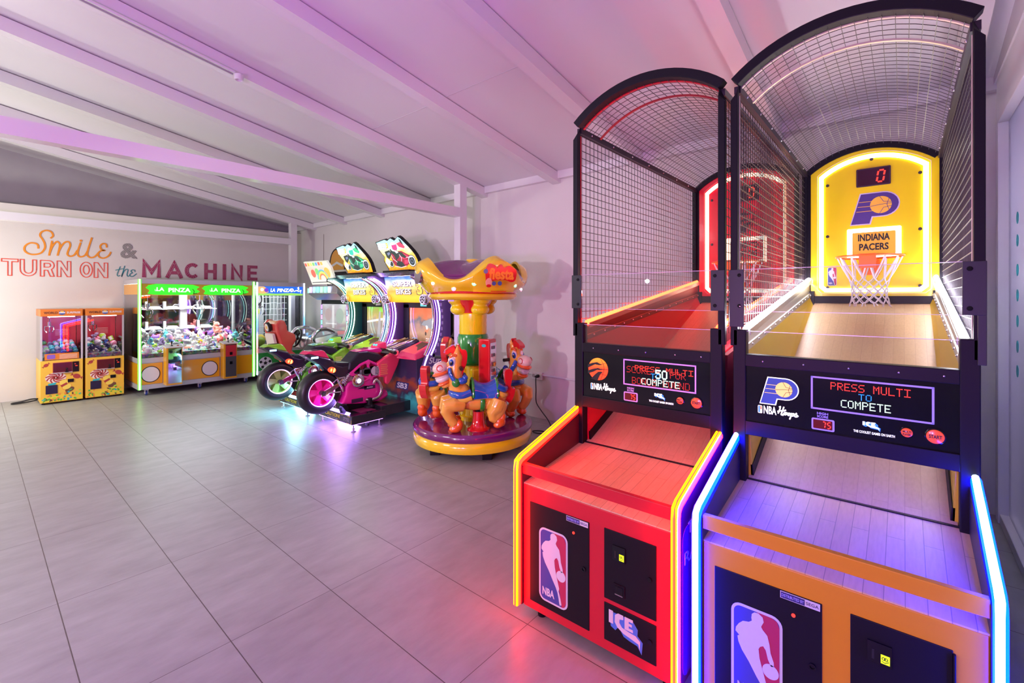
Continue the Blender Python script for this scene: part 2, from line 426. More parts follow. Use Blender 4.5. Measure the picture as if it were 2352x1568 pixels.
# teal dot film on the glass
dt = mat('teal_film', (0.0, 0.30, 0.36), 0.4)
for k, z in enumerate((2.115, 1.977, 1.797, 1.642, 1.485, 1.33, 1.18)):
    d = B().disc(Fr((4.47, GY - .045, 0), (-1, 0, 0), (0, 0, 1)), 0, 1.631 + (z - 1.631) * 1.082, 0.040, 0, 0.0015).build('window_dot_sticker', dt)
    tag(d, '%s teal film dot from the top of the column on the window glass' % ('first second third fourth fifth sixth seventh'.split()[k]), 'sticker', 'teal film dots on the window')
# track lamp rail on the rafter
tr = thing('track_light', (1.35, 4.66, 3.70), 'slim white track rail with a round spot can, fixed along the pink rafter', 'light')
sl = math.atan(0.172); dx = Vector((math.cos(sl), 0, -math.sin(sl)))
B().tube([Vector((0, .012, .03)) - dx * 1.8, Vector((0, .012, .03)) + dx * 0.22], 0.013, 0, 4).build('rail', white_pl, tr)
B().tube([Vector((0, 0, 0)) - dx * 1.8, Vector((0, 0, 0)) + dx * 0.2], 0.009, 0, 4).build('conduit', mat('grey_trim', (.35, .33, .36), .4), tr)
B().lathe([(0.038, 0), (0.038, -0.05), (0.030, -0.05), (0.026, -0.03), (0, -0.03)], Vector((0, 0, 0.02)) + dx * .25, (0, 0, 1), 20).build('lamp_can', white_pl, tr)
# ================================================================ basketball machines
DOT = dict(A="01110 10001 10001 11111 10001 10001 10001", B="11110 10001 10001 11110 10001 10001 11110", C="01111 10000 10000 10000 10000 10000 01111",
 D="11110 10001 10001 10001 10001 10001 11110", E="11111 10000 10000 11110 10000 10000 11111", F="11111 10000 10000 11110 10000 10000 10000",
 I="11111 00100 00100 00100 00100 00100 11111", L="10000 10000 10000 10000 10000 10000 11111", M="10001 11011 10101 10101 10001 10001 10001",
 N="10001 11001 11001 10101 10011 10011 10001", O="01110 10001 10001 10001 10001 10001 01110", P="11110 10001 10001 11110 10000 10000 10000",
 R="11110 10001 10001 11110 10100 10010 10001", S="01111 10000 10000 01110 00001 00001 11110", T="11111 00100 00100 00100 00100 00100 00100",
 U="10001 10001 10001 10001 10001 10001 01110", W="10001 10001 10001 10101 10101 11011 10001")
DOT['5'] = "11111 10000 11110 00001 00001 10001 01110"; DOT['0'] = "01110 10001 10001 10001 10001 10001 01110"
def dots(b, F, body, a0, b0, pitch, vp, r, m=0, fat=False):
    """LED dot-matrix lettering; (a0, b0) is the top left"""
    for i, ch in enumerate(body):
        if ch not in DOT: continue
        for row, bits in enumerate(DOT[ch].split()):
            for c, q in enumerate(bits):
                if q == '1': b.disc(F, a0 + (i * 6 + c) * pitch, b0 - row * vp, r, 0.001, 0.003, m, 6, ry=r * (1.3 if fat else 1))
SEG = {'0': 'abcdef', '7': 'abc', '5': 'afgcd'}
def sevenseg(b, F, ch, a, z, w_, h, t, m=0, sh=0.12):
    hz = h / 2
    S = dict(a=((0, h), (w_, h)), b=((w_, h), (w_, hz)), c=((w_, hz), (w_, 0)), d=((0, 0), (w_, 0)), e=((0, hz), (0, 0)), f=((0, h), (0, hz)), g=((0, hz), (w_, hz)))
    for s in SEG[ch]:
        (x0, y0), (x1, y1) = S[s]
        d = Vector((x1 - x0, y1 - y0)).normalized() * t * 0.62
        b.ribbon(F, [(a + x0 + d.x + y0 * sh, z + y0 + d.y), (a + x1 - d.x + y1 * sh, z + y1 - d.y)], t, 0.001, 0.003, m, False)
def pacers_P(b, F, a, z, h, m_edge, m_blue, m_gold, m_line):
    """big slanted P with a ball; (a, z) bottom left, height h"""
    k = h
    def T(pts): return [(a + x * k, z + y * k) for x, y in pts]
    def outl(g):
        pts = [(0.0 - g, 0.0 - g), (0.50 + g, 0.0 - g), (0.56 + g * .8, 0.235 - g)]
        for i in range(13):
            t = -PI / 2 + PI * i / 12
            pts.append((0.86 + (0.40 + g) * math.cos(t), 0.62 + (0.385 + g) * math.sin(t)))
        pts += [(0.27 - g * .8, 1.005 + g)]
        return pts
    b.poly(F, T(outl(0.035)), 0.0, 0.0015, m_edge)
    b.poly(F, T(outl(0.0)), 0.0015, 0.0022, m_blue)
    for y in (0.42, 0.58, 0.74):
        b.ribbon(F, T([(0.05 + .22 * y, y), (0.62, y)]), 0.018 * k, 0.0022, 0.0028, m_gold, False)
    b.disc(F, a + 0.80 * k, z + 0.60 * k, 0.285 * k, 0.0022, 0.003, m_gold, 28)
    c = (0.80, 0.60); R = 0.285
    def arc(pts): b.ribbon(F, T(pts), 0.014 * k, 0.003, 0.0035, m_line, False)
    arc([(c[0] - R, c[1] - .03), (c[0], c[1] + .01), (c[0] + R, c[1] + .03)])
    arc([(c[0] + R * .75, c[1] + R * .65), (c[0] + R * .55, c[1]), (c[0] + R * .75, c[1] - R * .65)])
    arc([(c[0] - R * .1, c[1] + R), (c[0] + R * .25, c[1] + R * .35), (c[0] + R, c[1] + R * .25)])
    arc([(c[0] - R * .1, c[1] - R), (c[0] + R * .25, c[1] - R * .35), (c[0] + R, c[1] - R * .2)])
def raptors_ball(b, F, a, z, R, m_fill, m_bg):
    """clawed ball; centre (a, z)"""
    b.disc(F, a, z, R, 0.0, 0.0015, m_fill, 36)
    def claw(pts):
        b.poly(F, [(a + x * R, z + y * R) for x, y in pts], 0.0015, 0.0024, m_bg)
    claw([(-1.06, .35), (-.55, .52), (-.1, .62), (.18, .5), (.42, .42), (.1, .36), (-.3, .40), (-.5, .30), (-1.06, .02)])
    claw([(-1.06, -.22), (-.5, -.02), (.0, .10), (.3, .02), (.55, .0), (.2, -.08), (-.1, -.08), (-.45, -.28), (-1.06, -.50)])
    claw([(-.75, -.95), (-.3, -.5), (.0, -.25), (.28, -.2), (.5, -.25), (.3, -.38), (.15, -.6), (-.05, -1.05)])
    def arc(pts): b.ribbon(F, [(a + x * R, z + y * R) for x, y in spline(pts, 4)], 0.035 * R, 0.0024, 0.003, m_bg, False)
    arc([(.25, .97), (.55, .45), (.6, 0), (.45, -.5), (.25, -.96)])
    arc([(.3, .03), (.65, .02), (1.0, .05)])
    arc([(.2, .45), (.5, .5), (.8, .6)])
    arc([(.3, -.4), (.55, -.45), (.85, -.5)])
def nba_logo(b, F, a0, a1, z0, z1, mb, mr, mw, words=True):
    wd, h = a1 - a0, z1 - z0
    r = wd * 0.20; bd = wd * 0.055
    b.poly(F, rrect(a0, a1, z0, z1, r), 0, 0.0012, mw)
    b.poly(F, rrect(a0 + bd, a1 - bd, z0 + bd, z1 - bd, r - bd), 0.0012, 0.0018, mb)
    A = lambda x, y: (a0 + x * wd, z0 + y * h)
    b.poly(F, [A(.50, .90), A(.52, .975), A(.80, .975), A(.90, .955), A(.945, .90), A(.945, .10), A(.90, .045), A(.80, .024), A(.80, .03), A(.74, .2), A(.62, .40), A(.55, .58), A(.55, .8)], 0.0018, 0.0024, mr)
    body = [(.47, .965), (.55, .97), (.63, .945), (.65, .90), (.62, .87), (.60, .845), (.63, .82), (.72, .78), (.76, .70), (.78, .62), (.84, .54), (.845, .50), (.79, .49), (.73, .55), (.69, .63), (.64, .66), (.58, .64), (.55, .61),
            (.57, .52), (.62, .43), (.66, .36), (.69, .31), (.72, .26), (.70, .22), (.74, .17), (.77, .12), (.80, .055), (.74, .04), (.72, .07), (.70, .13), (.66, .20), (.60, .26), (.50, .33), (.36, .44), (.22, .53), (.15, .60), (.13, .655), (.17, .67), (.09, .70), (.10, .74), (.16, .79), (.24, .83), (.36, .845), (.42, .87), (.41, .90), (.42, .94)]
    b.poly(F, [A(*p) for p in body], 0.0024, 0.003, mw)
    b.disc(F, *A(.78, .435), 0.155 * wd, 0.0024, 0.003, mw, 24)
    if words: b.text(F, 'NBA', 0.105 * h, 0.0018, 0.003, mw, width=0.42 * wd, bold=0.03, align='LEFT', at=A(.13, .085))
def ice_logo(b, F, a0, a1, z0, z1, mw, mb):
    wd, h = a1 - a0, z1 - z0
    A = lambda x, y: (a0 + x * wd, z0 + y * h)
    b.poly(F, [A(.0, .95), A(.06, .45), A(.2, .38), A(.3, .55), A(.45, .3), A(.62, .25), A(.85, .22), A(.97, .0), A(1.0, .40), A(.85, .55), A(.86, .75), A(.70, .98)], 0, 0.0012, mb)
    b.poly(F, [A(.0, 1.0), A(.13, 1.0), A(.13, .56), A(.0, .56)], 0.0012, 0.002, mw)
    b.poly(F, [A(.44, 1.0), A(.28, 1.0), A(.19, .9), A(.18, .66), A(.26, .52), A(.45, .40), A(.65, .36), A(.88, .30), A(.92, .12), A(.93, .40), A(.80, .52), A(.60, .54), A(.40, .58), A(.32, .70), A(.33, .82), A(.44, .86)], 0.0012, 0.002, mw)
    for p in ([(.48, 1.0), (.60, 1.0), (.60, .58), (.48, .58)], [(.6, 1.0), (.72, 1.0), (.72, .90), (.6, .90)], [(.6, .83), (.69, .83), (.69, .75), (.6, .75)], [(.6, .67), (.72, .67), (.72, .58), (.6, .58)]):
        b.poly(F, [A(*q) for q in p], 0.0012, 0.002, mw)
SCRIPT_HOOPS = [[(0.04, 0.30), (0.10, 0.62), (0.14, 1.0), (0.10, 0.98)], [(0.30, 1.0), (0.24, 0.6), (0.18, 0.20), (0.26, 0.16)], [(0.02, 0.48), (0.16, 0.58), (0.30, 0.62), (0.38, 0.72)],
 [(0.26, 0.16), (0.34, 0.44), (0.42, 0.46), (0.44, 0.34), (0.36, 0.22), (0.33, 0.32), (0.40, 0.44), (0.50, 0.42)], [(0.50, 0.42), (0.57, 0.44), (0.60, 0.34), (0.52, 0.20), (0.48, 0.32), (0.56, 0.42), (0.66, 0.42)],
 [(0.68, 0.46), (0.64, 0.2), (0.58, -0.15)], [(0.67, 0.38), (0.76, 0.46), (0.78, 0.32), (0.70, 0.2), (0.66, 0.26)], [(0.78, 0.3), (0.88, 0.52), (0.87, 0.40), (0.95, 0.26), (0.86, 0.16), (0.80, 0.22)]]
def wood_mat(name='maple_boards', k=1.0, seam=None):
    m = bpy.data.materials.new(name); m.use_nodes = True; b = m.node_tree.nodes['Principled BSDF']
    g = N(m, 'ShaderNodeTexCoord'); mp = N(m, 'ShaderNodeMapping'); L(m, g.outputs['Object'], mp.inputs[0])
    br = N(m, 'ShaderNodeTexBrick'); br.offset = 0.37; br.inputs['Scale'].default_value = 1.0
    br.inputs['Brick Width'].default_value = 0.62; br.inputs['Row Height'].default_value = 0.052; br.inputs['Mortar Size'].default_value = 0.0012
    br.inputs['Color1'].default_value = (0.74 * k, 0.48 * k, 0.27 * k, 1); br.inputs['Color2'].default_value = (0.80 * k, 0.54 * k, 0.32 * k, 1); br.inputs['Mortar'].default_value = seam or (0.46, 0.29, 0.17, 1)
    L(m, mp.outputs[0], br.inputs[0])
    m2 = N(m, 'ShaderNodeMapping'); m2.inputs['Scale'].default_value = (2.5, 40, 40); L(m, g.outputs['Object'], m2.inputs[0])
    n1 = N(m, 'ShaderNodeTexNoise'); n1.inputs['Scale'].default_value = 2.5; n1.inputs['Detail'].default_value = 4; L(m, m2.outputs[0], n1.inputs[0])
    mx = N(m, 'ShaderNodeMix', data_type='RGBA', blend_type='MULTIPLY'); mx.inputs['Factor'].default_value = 0.35
    L(m, br.outputs['Color'], mx.inputs['A'])
    cr = N(m, 'ShaderNodeValToRGB'); L(m, n1.outputs[0], cr.inputs[0]); cr.color_ramp.elements[0].color = (0.55, 0.45, 0.4, 1); cr.color_ramp.elements[1].position = 0.6
    L(m, cr.outputs[0], mx.inputs['B']); L(m, mx.outputs['Result'], b.inputs['Base Color'])
    b.inputs['Roughness'].default_value = 0.38
    return m
wood = wood_mat(); wood2 = wood_mat('maple_ramp', .78, (.50, .32, .19, 1))
plexi = glass('clear_acrylic', (0.97, 0.97, 0.98), 0.055, 0.01)
plexi_edge = mat('acrylic_edge', (0.75, 0.62, 0.72), 0.2)
led_red = mat('led_red', (0.02, 0, 0), 0.5, emit=(1.0, 0.035, 0.02), es=2.6)
led_blue = mat('led_blue', (0, 0, 0.02), 0.5, emit=(0.02, 0.28, 1.0), es=2.2)
led_green = mat('led_white_green', (0, 0.02, 0), 0.5, emit=(0.75, 1.0, 0.90), es=1.9)
led_dim = mat('led_red_dim', (0.02, 0, 0), 0.5, emit=(1.0, 0.03, 0.02), es=1.2)
lilac = mat('lilac_print', (0.36, 0.30, 0.75), 0.4, emit=(0.30, 0.22, 0.9), es=0.5)
pink_pr = mat('pink_print', (0.5, 0.3, 0.6), 0.4, emit=(0.62, 0.26, 0.72), es=0.55)
lit_white = mat('backlit_white', (0.8, 0.8, 0.8), 0.4, emit=(1, 0.97, 0.92), es=1.5)
lit_gold = mat('backlit_gold', (0.7, 0.5, 0.1), 0.4, emit=(1.0, 0.62, 0.16), es=1.0)
lit_navy = mat('backlit_navy', (0.01, 0.04, 0.2), 0.4, emit=(0.01, 0.06, 0.28), es=0.8)
lit_blue = mat('backlit_blue', (0.02, 0.2, 0.6), 0.4, emit=(0.02, 0.25, 0.85), es=0.9)
def grad_mat(name, c0, c1, es):
    m = mat(name, c1, 0.4, emit=c1, es=es); g = N(m, 'ShaderNodeTexCoord'); sx = N(m, 'ShaderNodeSeparateXYZ'); L(m, g.outputs['Generated'], sx.inputs[0])
    cr = N(m, 'ShaderNodeValToRGB'); cr.color_ramp.elements[0].position = 0.55; cr.color_ramp.elements[0].color = (*c1, 1); cr.color_ramp.elements[1].color = (*c0, 1)
    L(m, sx.outputs[2], cr.inputs[0]); L(m, cr.outputs[0], m.node_tree.nodes['Principled BSDF'].inputs['Emission Color'])
    return m
lit_orange = grad_mat('backlit_orange', (1.0, 0.40, 0.02), (1.0, 0.06, 0.01), 1.3)
btn_orange = mat('orange_button', (0.75, 0.10, 0.02), 0.25, emit=(1.0, 0.08, 0.02), es=0.55, coat=0.6)
ink = mat('black_ink', (0.01, 0.01, 0.01), 0.5)
navy = mat('navy_print', (0.035, 0.030, 0.16), 0.4); nba_blue = mat('nba_blue', (0.06, 0.07, 0.33), 0.4)
nba_red = mat('nba_red', (0.50, 0.03, 0.09), 0.4); pr_white = mat('white_print', (0.72, 0.70, 0.74), 0.45)
gold = mat('gold_print', (0.90, 0.48, 0.05), 0.4); ice_blue = mat('ice_blue_print', (0.08, 0.22, 0.72), 0.4)
grey_print = mat('grey_print', (0.35, 0.33, 0.36), 0.5); hs_red = mat('score_window', (0.06, 0.004, 0.006), 0.15, emit=(0.16, 0.006, 0.008), es=0.6)
acceptor = mat('yellow_lit_label', (0.3, 0.3, 0.0), 0.4, emit=(0.75, 0.95, 0.02), es=1.3)
wire_m = mat('dark_wire', (0.07, 0.06, 0.065), 0.3, 0.3)
rim_m = mat('orange_rim', (0.90, 0.16, 0.02), 0.3); cord_m = mat('net_cord', (0.78, 0.74, 0.80), 0.7)
neon_white = mat('white_led', (0.8, 0.8, 0.8), 0.4, emit=(1.0, 0.98, 0.95), es=7.0)
RZ = lambda d: 0.768 + 0.40 * (d - 0.57)                              # ramp height at depth d
def studs(name, pts, m, parent, r=.0055, ax=None):
    b = B()
    if ax is None: b.ell((0, 0, 0), r, 0, None, 8, 5)
    else: b.lathe([(r, 0), (r * .85, r * .45), (0, r * .5)], (0, 0, 0), ax, 10)
    o = b.build(name, m, parent, loc=pts[0])
    for p in pts[1:]:
        c = o.copy(); c.location = p; COL.objects.link(c)
def hoops(loc, team, label):
    red = team == 'red'
    root = thing('basketball_machine', loc, label, 'arcade machine', 'basketball arcade machines')
    if red:
        body = mat('red_laminate', (0.62, 0.012, 0.03), 0.33); board = mat('red_board', (0.74, 0.008, 0.028), 0.25, coat=0.3)
        outer = mat('neon_red_shell', (0.4, 0.02, 0), 0.4, emit=(1.0, 0.0050, 0.0020), es=44.0); core = mat('neon_yellow_core', (0.5, 0.3, 0), 0.4, emit=(1.0, 0.45, 0.0), es=3.5)
        inner = mat('led_red_orange', (0.4, 0.05, 0), 0.4, emit=(1.0, 0.03, 0.008), es=28.0); panel_m = mat('red_side_panel', (0.68, 0.010, 0.030), 0.28)
        neonb = mat('backboard_light_red', (0.8, 0.5, 0.4), 0.4, emit=(1.0, 0.50, 0.30), es=6.0); pr = pink_pr
    else:
        body = mat('amber_laminate', (0.80, 0.33, 0.01), 0.33); board = mat('yellow_board', (0.90, 0.66, 0.0), 0.3, coat=0.2)
        outer = mat('neon_blue_shell', (0, 0.1, 0.5), 0.4, emit=(0.0, 0.0040, 1.0), es=120.0); core = mat('neon_white_core', (0.5, 0.6, 0.8), 0.4, emit=(0.35, 0.55, 1.0), es=10.0)
        inner = mat('led_cool_white', (0.7, 0.7, 0.8), 0.4, emit=(0.90, 0.88, 1.0), es=60.0); panel_m = mat('yellow_side_panel', (0.80, 0.55, 0.02), 0.28)
        neonb = mat('backboard_light_white', (0.8, 0.8, 0.8), 0.4, emit=(1.0, 0.98, 0.85), es=5.5); pr = lilac
    # ---- lower cabinet
    B().box(.02, .60, -.388, .388, .07, .685).build('cabinet', body, root, 0.004)
    d1 = B(); F = FX(.02); d1.fbox(F, -.345, -.003, .115, .607, -.004, .004)
    door = d1.build('service_door', black, root, 0.002)
    dg = B(); F1 = F.off(0, 0, .004)
    nba_logo(dg, F1, -.285, -.118, .150, .505, 0, 1, 2)
    dg.build('logo', [nba_blue, nba_red, pr_white], door)
    lb = B(); lb.fbox(F1, -.125, -.008, .593 - .012, .605 - .0, 0, .0012, 0); lb.fbox(F1, -.123, -.052, .583, .603, .0012, .0018, 1)
    lb.text(F1, 'DISTRIBUTED BY', .010, .0018, .0022, 2, width=.066, align='LEFT', at=(-.1205, .588)); lb.text(F1, 'SEGA', .010, .0012, .002, 1, width=.036, align='LEFT', at=(-.048, .588))
    lb.build('name_label', [pr_white, navy, lilac], door)
    lk = B(); lk.lathe([(.011, 0), (.011, .006), (.007, .006), (.006, .002), (0, .002)], F1.P(-.03, .388, 0), F1.n, 16)
    lk.build('lock', black_gloss, door)
    B().disc(F1, -.085, .535, .006, 0, .003).build('indicator_lamp', led_red, door)
    d2 = B(); d2.fbox(F, .073, .313, .302, .610, -.004, .004)
    if not red: d2.fbox(F, .313, .319, .302, .602, -.002, .010)
    cd = d2.build('coin_door', black, root, 0.002)
    cs = B(); cs.fbox(F1, .117, .177, .488, .553, 0, .006, 0); cs.fbox(F1, .150, .172, .496, .523, .006, .0072, 1); cs.fbox(F1, .128, .134, .500, .530, .006, .007, 2)
    for q in (-.004, .002): cs.ring(F1, .161 + q, .512, .003, .0048, .0072, .0078, 2, 14)
    cs.ribbon(F1, [(.153, .503), (.160, .5), (.169, .506)], .0016, .0072, .0078, 2)
    cs.build('coin_slot', [black_gloss, acceptor, ink], cd)
    rb = B(); rb.ring(F1, .148, .362, .02, .026, 0, .005, 0, 4); rb.fbox(F1, .122, .174, .338, .388, 0, .004, 0); rb.fbox(F1, .130, .166, .345, .378, .004, .006, 1); rb.fbox(F1, .130, .166, .343, .346, .006, .008, 2)
    rb.build('coin_return', [black, black_gloss, steel], cd)
    B().lathe([(.010, 0), (.010, .006), (0, .006)], F1.P(.286, .464, 0), F1.n, 14).build('lock', black_gloss, cd)
    d3 = B(); d3.fbox(F, .073, .313, .118, .283, -.004, .004); cb_ = d3.build('cash_door', black, root, 0.002)
    ic = B(); ice_logo(ic, F1, .098, .255, .135, .262, 0, 1); ic.build('logo', [pr_white, ice_blue], cb_)
    B().lathe([(.010, 0), (.010, .006), (0, .006)], F1.P(.287, .208, 0), F1.n, 14).build('lock', black_gloss, cb_)
    for x, y in ((.10, .33), (.10, -.33), (2.4, .33), (2.4, -.33)):
        B().lathe([(.022, .001), (.022, .012), (.008, .016), (.008, .08)], (x, y, 0), (0, 0, 1), 14).build('leveling_foot', black, root)
    # ---- side panels, neon
    for s in (1, -1):
        prof = [(.006, .075), (2.66, .075), (2.66, 1.62), (2.60, 1.62), (.66, 1.34), (.60, .955), (.56, .945), (.006, .778)]
        Fs = Fr((0, s * .388, 0), (1, 0, 0), (0, 0, 1))
        c = (-.024, 0) if s > 0 else (0, .024)
        sp = B().poly(Fs, prof, c[0], c[1]).build('side_panel', mat('side_panel_red' if red else 'side_panel_blue', (0.09, 0.006, 0.02) if red else (0.02, 0.015, 0.045), 0.4), root, 0.002)
        if s < 0:
            Fo = Fr((0, -.412, 0), (1, 0, 0), (0, 0, 1)); o = B()
            o.poly(Fo, rrect(.04, .55, .10, .70, .05), 0, .0012, 0)
            if red:
                o.text(Fo, 'TORONTO', .050, .0012, .0024, 1, width=.46, align='LEFT', at=(.10, .66)); o.text(Fo, 'RAPTORS', .050, .0012, .0024, 1, width=.46, align='LEFT', at=(.06, .55))
            o.build('side_graphic', [mat('red_print_blue_lit', (.22, .02, .14), .4) if red else navy, pr_white], sp)  # red machine: blue neon light on the red side is put into the colour
        y = s * .405
        path = [(-.010, y, .082)] + [(-.010, y, z) for z in (.3, .5, .7, .765)] + [(-.004, y, .790), (.016, y, .808)] + [(.016 + .531 * t, y, .808 + .153 * t) for t in (.25, .5, .75, 1)]
        nl = B().tube(path, .022, 0, 10, flat=(1.0, .72), up=(1, 0, -.3)).build('neon_strip', outer, root)
        cp = [(p[0] - (.0140 if i < 6 else .004), p[1] - .002 * s, p[2] + (.0 if i < 5 else .0165)) for i, p in enumerate(path)]
        off = (.008, -.008) if red else (0.0,)
        bb = B()
        for q in off: bb.tube([(p[0], p[1] + q, p[2]) for p in cp], .006 if red else .0105, 0, 8)
        bb.build('light_core', core, nl)
    # ---- front rail, deck, ramp
    rl = B().box(.012, .038, -.388, .388, .737, .790).build('front_rail', body, root, 0.003)
    dk = B(); dk.hexa([(.023, -.386, .60), (.575, -.386, .60), (.575, .386, .60), (.023, .386, .60), (.023, -.388, .690), (.575, -.388, .768), (.575, .388, .768), (.023, .388, .690)])
    dk.build('ball_deck', wood, root)
    B().box(.570, .585, -.388, .388, .755, .772).build('hinge_strip', black, root)
    rp = B(); x0, x1 = .585, 2.62; rp.hexa([(x0, -.36, RZ(x0) - .03), (x1, -.36, RZ(x1) - .03), (x1, .36, RZ(x1) - .03), (x0, .36, RZ(x0) - .03), (x0, -.36, RZ(x0)), (x1, -.36, RZ(x1)), (x1, .36, RZ(x1)), (x0, .36, RZ(x0))])
    rp.build('ball_ramp', wood2, root)
    for s in (1, -1):
        zt = lambda d: 1.395 + .13 * (d - .62)
        pn = B(); x0, x1 = .60, 2.60
        pn.hexa([(x0, s * .345, RZ(x0) - .01), (x1, s * .345, RZ(x1) - .01), (x1, s * .365, RZ(x1) - .01), (x0, s * .365, RZ(x0) - .01), (x0, s * .376, zt(x0)), (x1, s * .376, zt(x1)), (x1, s * .387, zt(x1)), (x0, s * .387, zt(x0))])
        pn.build('ramp_side', panel_m, root)
        st = B(); st.hexa([(x0, s * .372, zt(x0) - .012), (x1, s * .372, zt(x1) - .012), (x1, s * .387, zt(x1) - .012), (x0, s * .387, zt(x0) - .012), (x0, s * .378, zt(x0) + .062), (x1, s * .378, zt(x1) + .10), (x1, s * .387, zt(x1) + .10), (x0, s * .387, zt(x0) + .062)])
        st.hexa([(x0, s * .362, zt(x0) - .016), (x1, s * .362, zt(x1) - .016), (x1, s * .375, zt(x1) - .012), (x0, s * .375, zt(x0) - .012), (x0, s * .366, zt(x0) + .012), (x1, s * .366, zt(x1) + .014), (x1, s * .377, zt(x1) + .014), (x0, s * .377, zt(x0) + .012)])
        sr = st.build('steel_rail', mat('dark_red_rail', (.16, .02, .03), .35, .6) if red else steel, root, 0.002)
        studs('screw', [(.68 + k * .134, s * .3635, zt(.68 + k * .134) - .001) for k in range(15)], screw_m, sr)
        B().tube([(.62, s * .380, 1.478), (2.58, s * .380, 1.772)], .017, 0, 8, flat=(1.0, .8)).build('rail_light', inner, root)
        zl0, zl1 = 1.478, 1.772; yi = s * .3605
        B().hexa([(.62, yi - .0015, zl0 - .03), (2.58, yi - .0015, zl1 - .03), (2.58, yi + .0015, zl1 - .03), (.62, yi + .0015, zl0 - .03), (.62, yi - .0015, zl0 + .000), (2.58, yi - .0015, zl1 + .000), (2.58, yi + .0015, zl1 + .000), (.62, yi + .0015, zl0 + .000)]).build('rail_lip', steel, sr)  # added lip that keeps the rail light off the ramp
        # trim along the ramp below the marquee
        B().hexa([(.60, s * .340, RZ(.6)), (1.3, s * .340, RZ(1.3)), (1.3, s * .352, RZ(1.3)), (.60, s * .352, RZ(.6)), (.60, s * .344, RZ(.6) + .05), (1.3, s * .346, RZ(1.3) + .04), (1.3, s * .354, RZ(1.3) + .04), (.60, s * .354, RZ(.6) + .05)]).build('ramp_trim', black, root)
        # posts
        yo = s * .3885
        po = B().box(.545, .60, min(s * .362, s * .418), max(s * .362, s * .418), .76, 1.478).build('lower_post', black, root, 0.004)
        cg = B(); ya, yb = (.398, .430) if s > 0 else (-.430, -.398)
        cg.poly(Fr((0, yb, 0), (1, 0, 0), (0, 0, 1)), [(.545, 1.40), (.58, 1.40), (.58, 2.65), (.545, 2.585)], 0, yb - ya)
        inn = .398 * s; out = .430 * s
        B().hexa([(.545, inn, 1.40), (.58, inn, 1.40), (.58, out, 1.40), (.545, out, 1.40), (.545, inn, 2.61), (.58, inn, 2.66), (.58, out - s * .0, 2.58), (.545, out, 2.575)]).build('cage_post', black, root, 0.003)
        if red: B().box(.578, .583, min(s * .395, s * .399), max(s * .395, s * .399), 1.40, 2.60).build('post_lining', body, root)
        else: B().box(.576, .581, min(s * .3955, s * .399), max(s * .3955, s * .399), 1.40, 2.60).build('post_lining', mat('cream_lining', (.8, .68, .5), .4), root)
        br = B(); za = 1.383 if (s < 0 and not red) else 1.565; zb_ = 1.762
        Fp = FX(.541)
        y0, y1 = (-.432, -.368) if s > 0 else (.368, .432)
        br.fbox(Fp, y0, y1, 1.565 if s < 0 or red else 1.49, zb_, 0, .008)
        if s < 0 and not red: br.fbox(Fp, .408, .432, 1.385, 1.57, 0, .006)
        bp = br.build('bracket_plate', mat('hammered_black', (.02, .024, .026), .42), root, 0.002)
        studs('bolt', [Fp.P((y0 + y1) / 2 + .012 * s, zz, .008) for zz in (1.735, 1.59)], black_gloss, bp, .009, Fp.n)
        # side mesh: rear post, top rail, wires
        B().box(2.60, 2.635, min(inn, out), max(inn, out), 1.62, 2.645).build('rear_post', black, root)
        tr_ = B().box(.58, 2.635, min(s * .392, s * .422), max(s * .392, s * .422), 2.615, 2.650).build('roof_rail', mat('roof_rail_paint', (.03, .02, .035), .3, .3), root)
        studs('bolt', [(.70 + k * .28, s * .391, 2.632) for k in range(7)], screw_m, tr_, .006)
        wm = B(); yw = s * .412
        zl = lambda d: 1.44 + .15 * (d - .6)
        z = 1.50
        while z < 2.62:
            d0 = .58 if z > 1.46 else .6
            dd = 2.615 if z > zl(2.6) else .6 + (z - 1.44) / .15
            if dd > .7: wm.tube([(d0, yw, z), (dd, yw, z)], .0024, 0, 4, sm=False)
            z += .0445
        d = .62
        while d < 2.6:
            wm.tube([(d, yw + s * .003, zl(d)), (d, yw + s * .003, 2.62)], .0022, 0, 4, sm=False); d += .0485
        wm.build('side_mesh', wire_m, root)
    # ---- arched roof
    HW, SH, RISE = .398, 2.645, .15
    def arch(t, h=0.0, hw=HW, rise=RISE, sh=SH):                       # t -1..1
        R = (hw * hw + rise * rise) / (2 * rise); a = math.asin(hw / R) * t
        return (R + h) * math.sin(a), sh + rise - R + (R + h) * math.cos(a)
    def arch_band(x0, x1, h0, h1, n=20, sh=SH):
        b = B(); vs = []
        for i in range(n + 1):
            t = -1 + 2 * i / n; (ya, za), (yb, zb) = arch(t, h0, sh=sh), arch(t, h1, sh=sh)
            vs += [(x0, ya, za), (x1, ya, za), (x1, yb, zb), (x0, yb, zb)]
        fs = [(0, 1, 2, 3), (4 * n, 4 * n + 1, 4 * n + 2, 4 * n + 3)]
        for i in range(n):
            for q in range(4): fs.append((4 * i + q, 4 * i + 4 + q, 4 * i + 4 + (q + 1) % 4, 4 * i + (q + 1) % 4))
        return b.add(vs, fs, 0)
    arch_band(.545, .60, 0.0, .046).build('front_arch', black, root, 0.003)
    arch_band(.600, .614, -.004, .002).build('arch_lining', body if red else mat('cream_lining'), root)
    arch_band(.80, .815, -.012, -.004).build('roof_rib', mat('rib_red', (.35, .01, .02), .3) if red else mat('rib_steel', (.75, .66, .5), .3, .5), root)
    arch_band(2.60, 2.635, -.035, .01).build('rear_arch', black, root)
    rm = B()
    d = .625
    while d < 2.6:
        rm.tube([(d, *arch(-1 + 2 * i / 14, .0)) for i in range(15)], .0017, 0, 4, sm=False); d += .0485
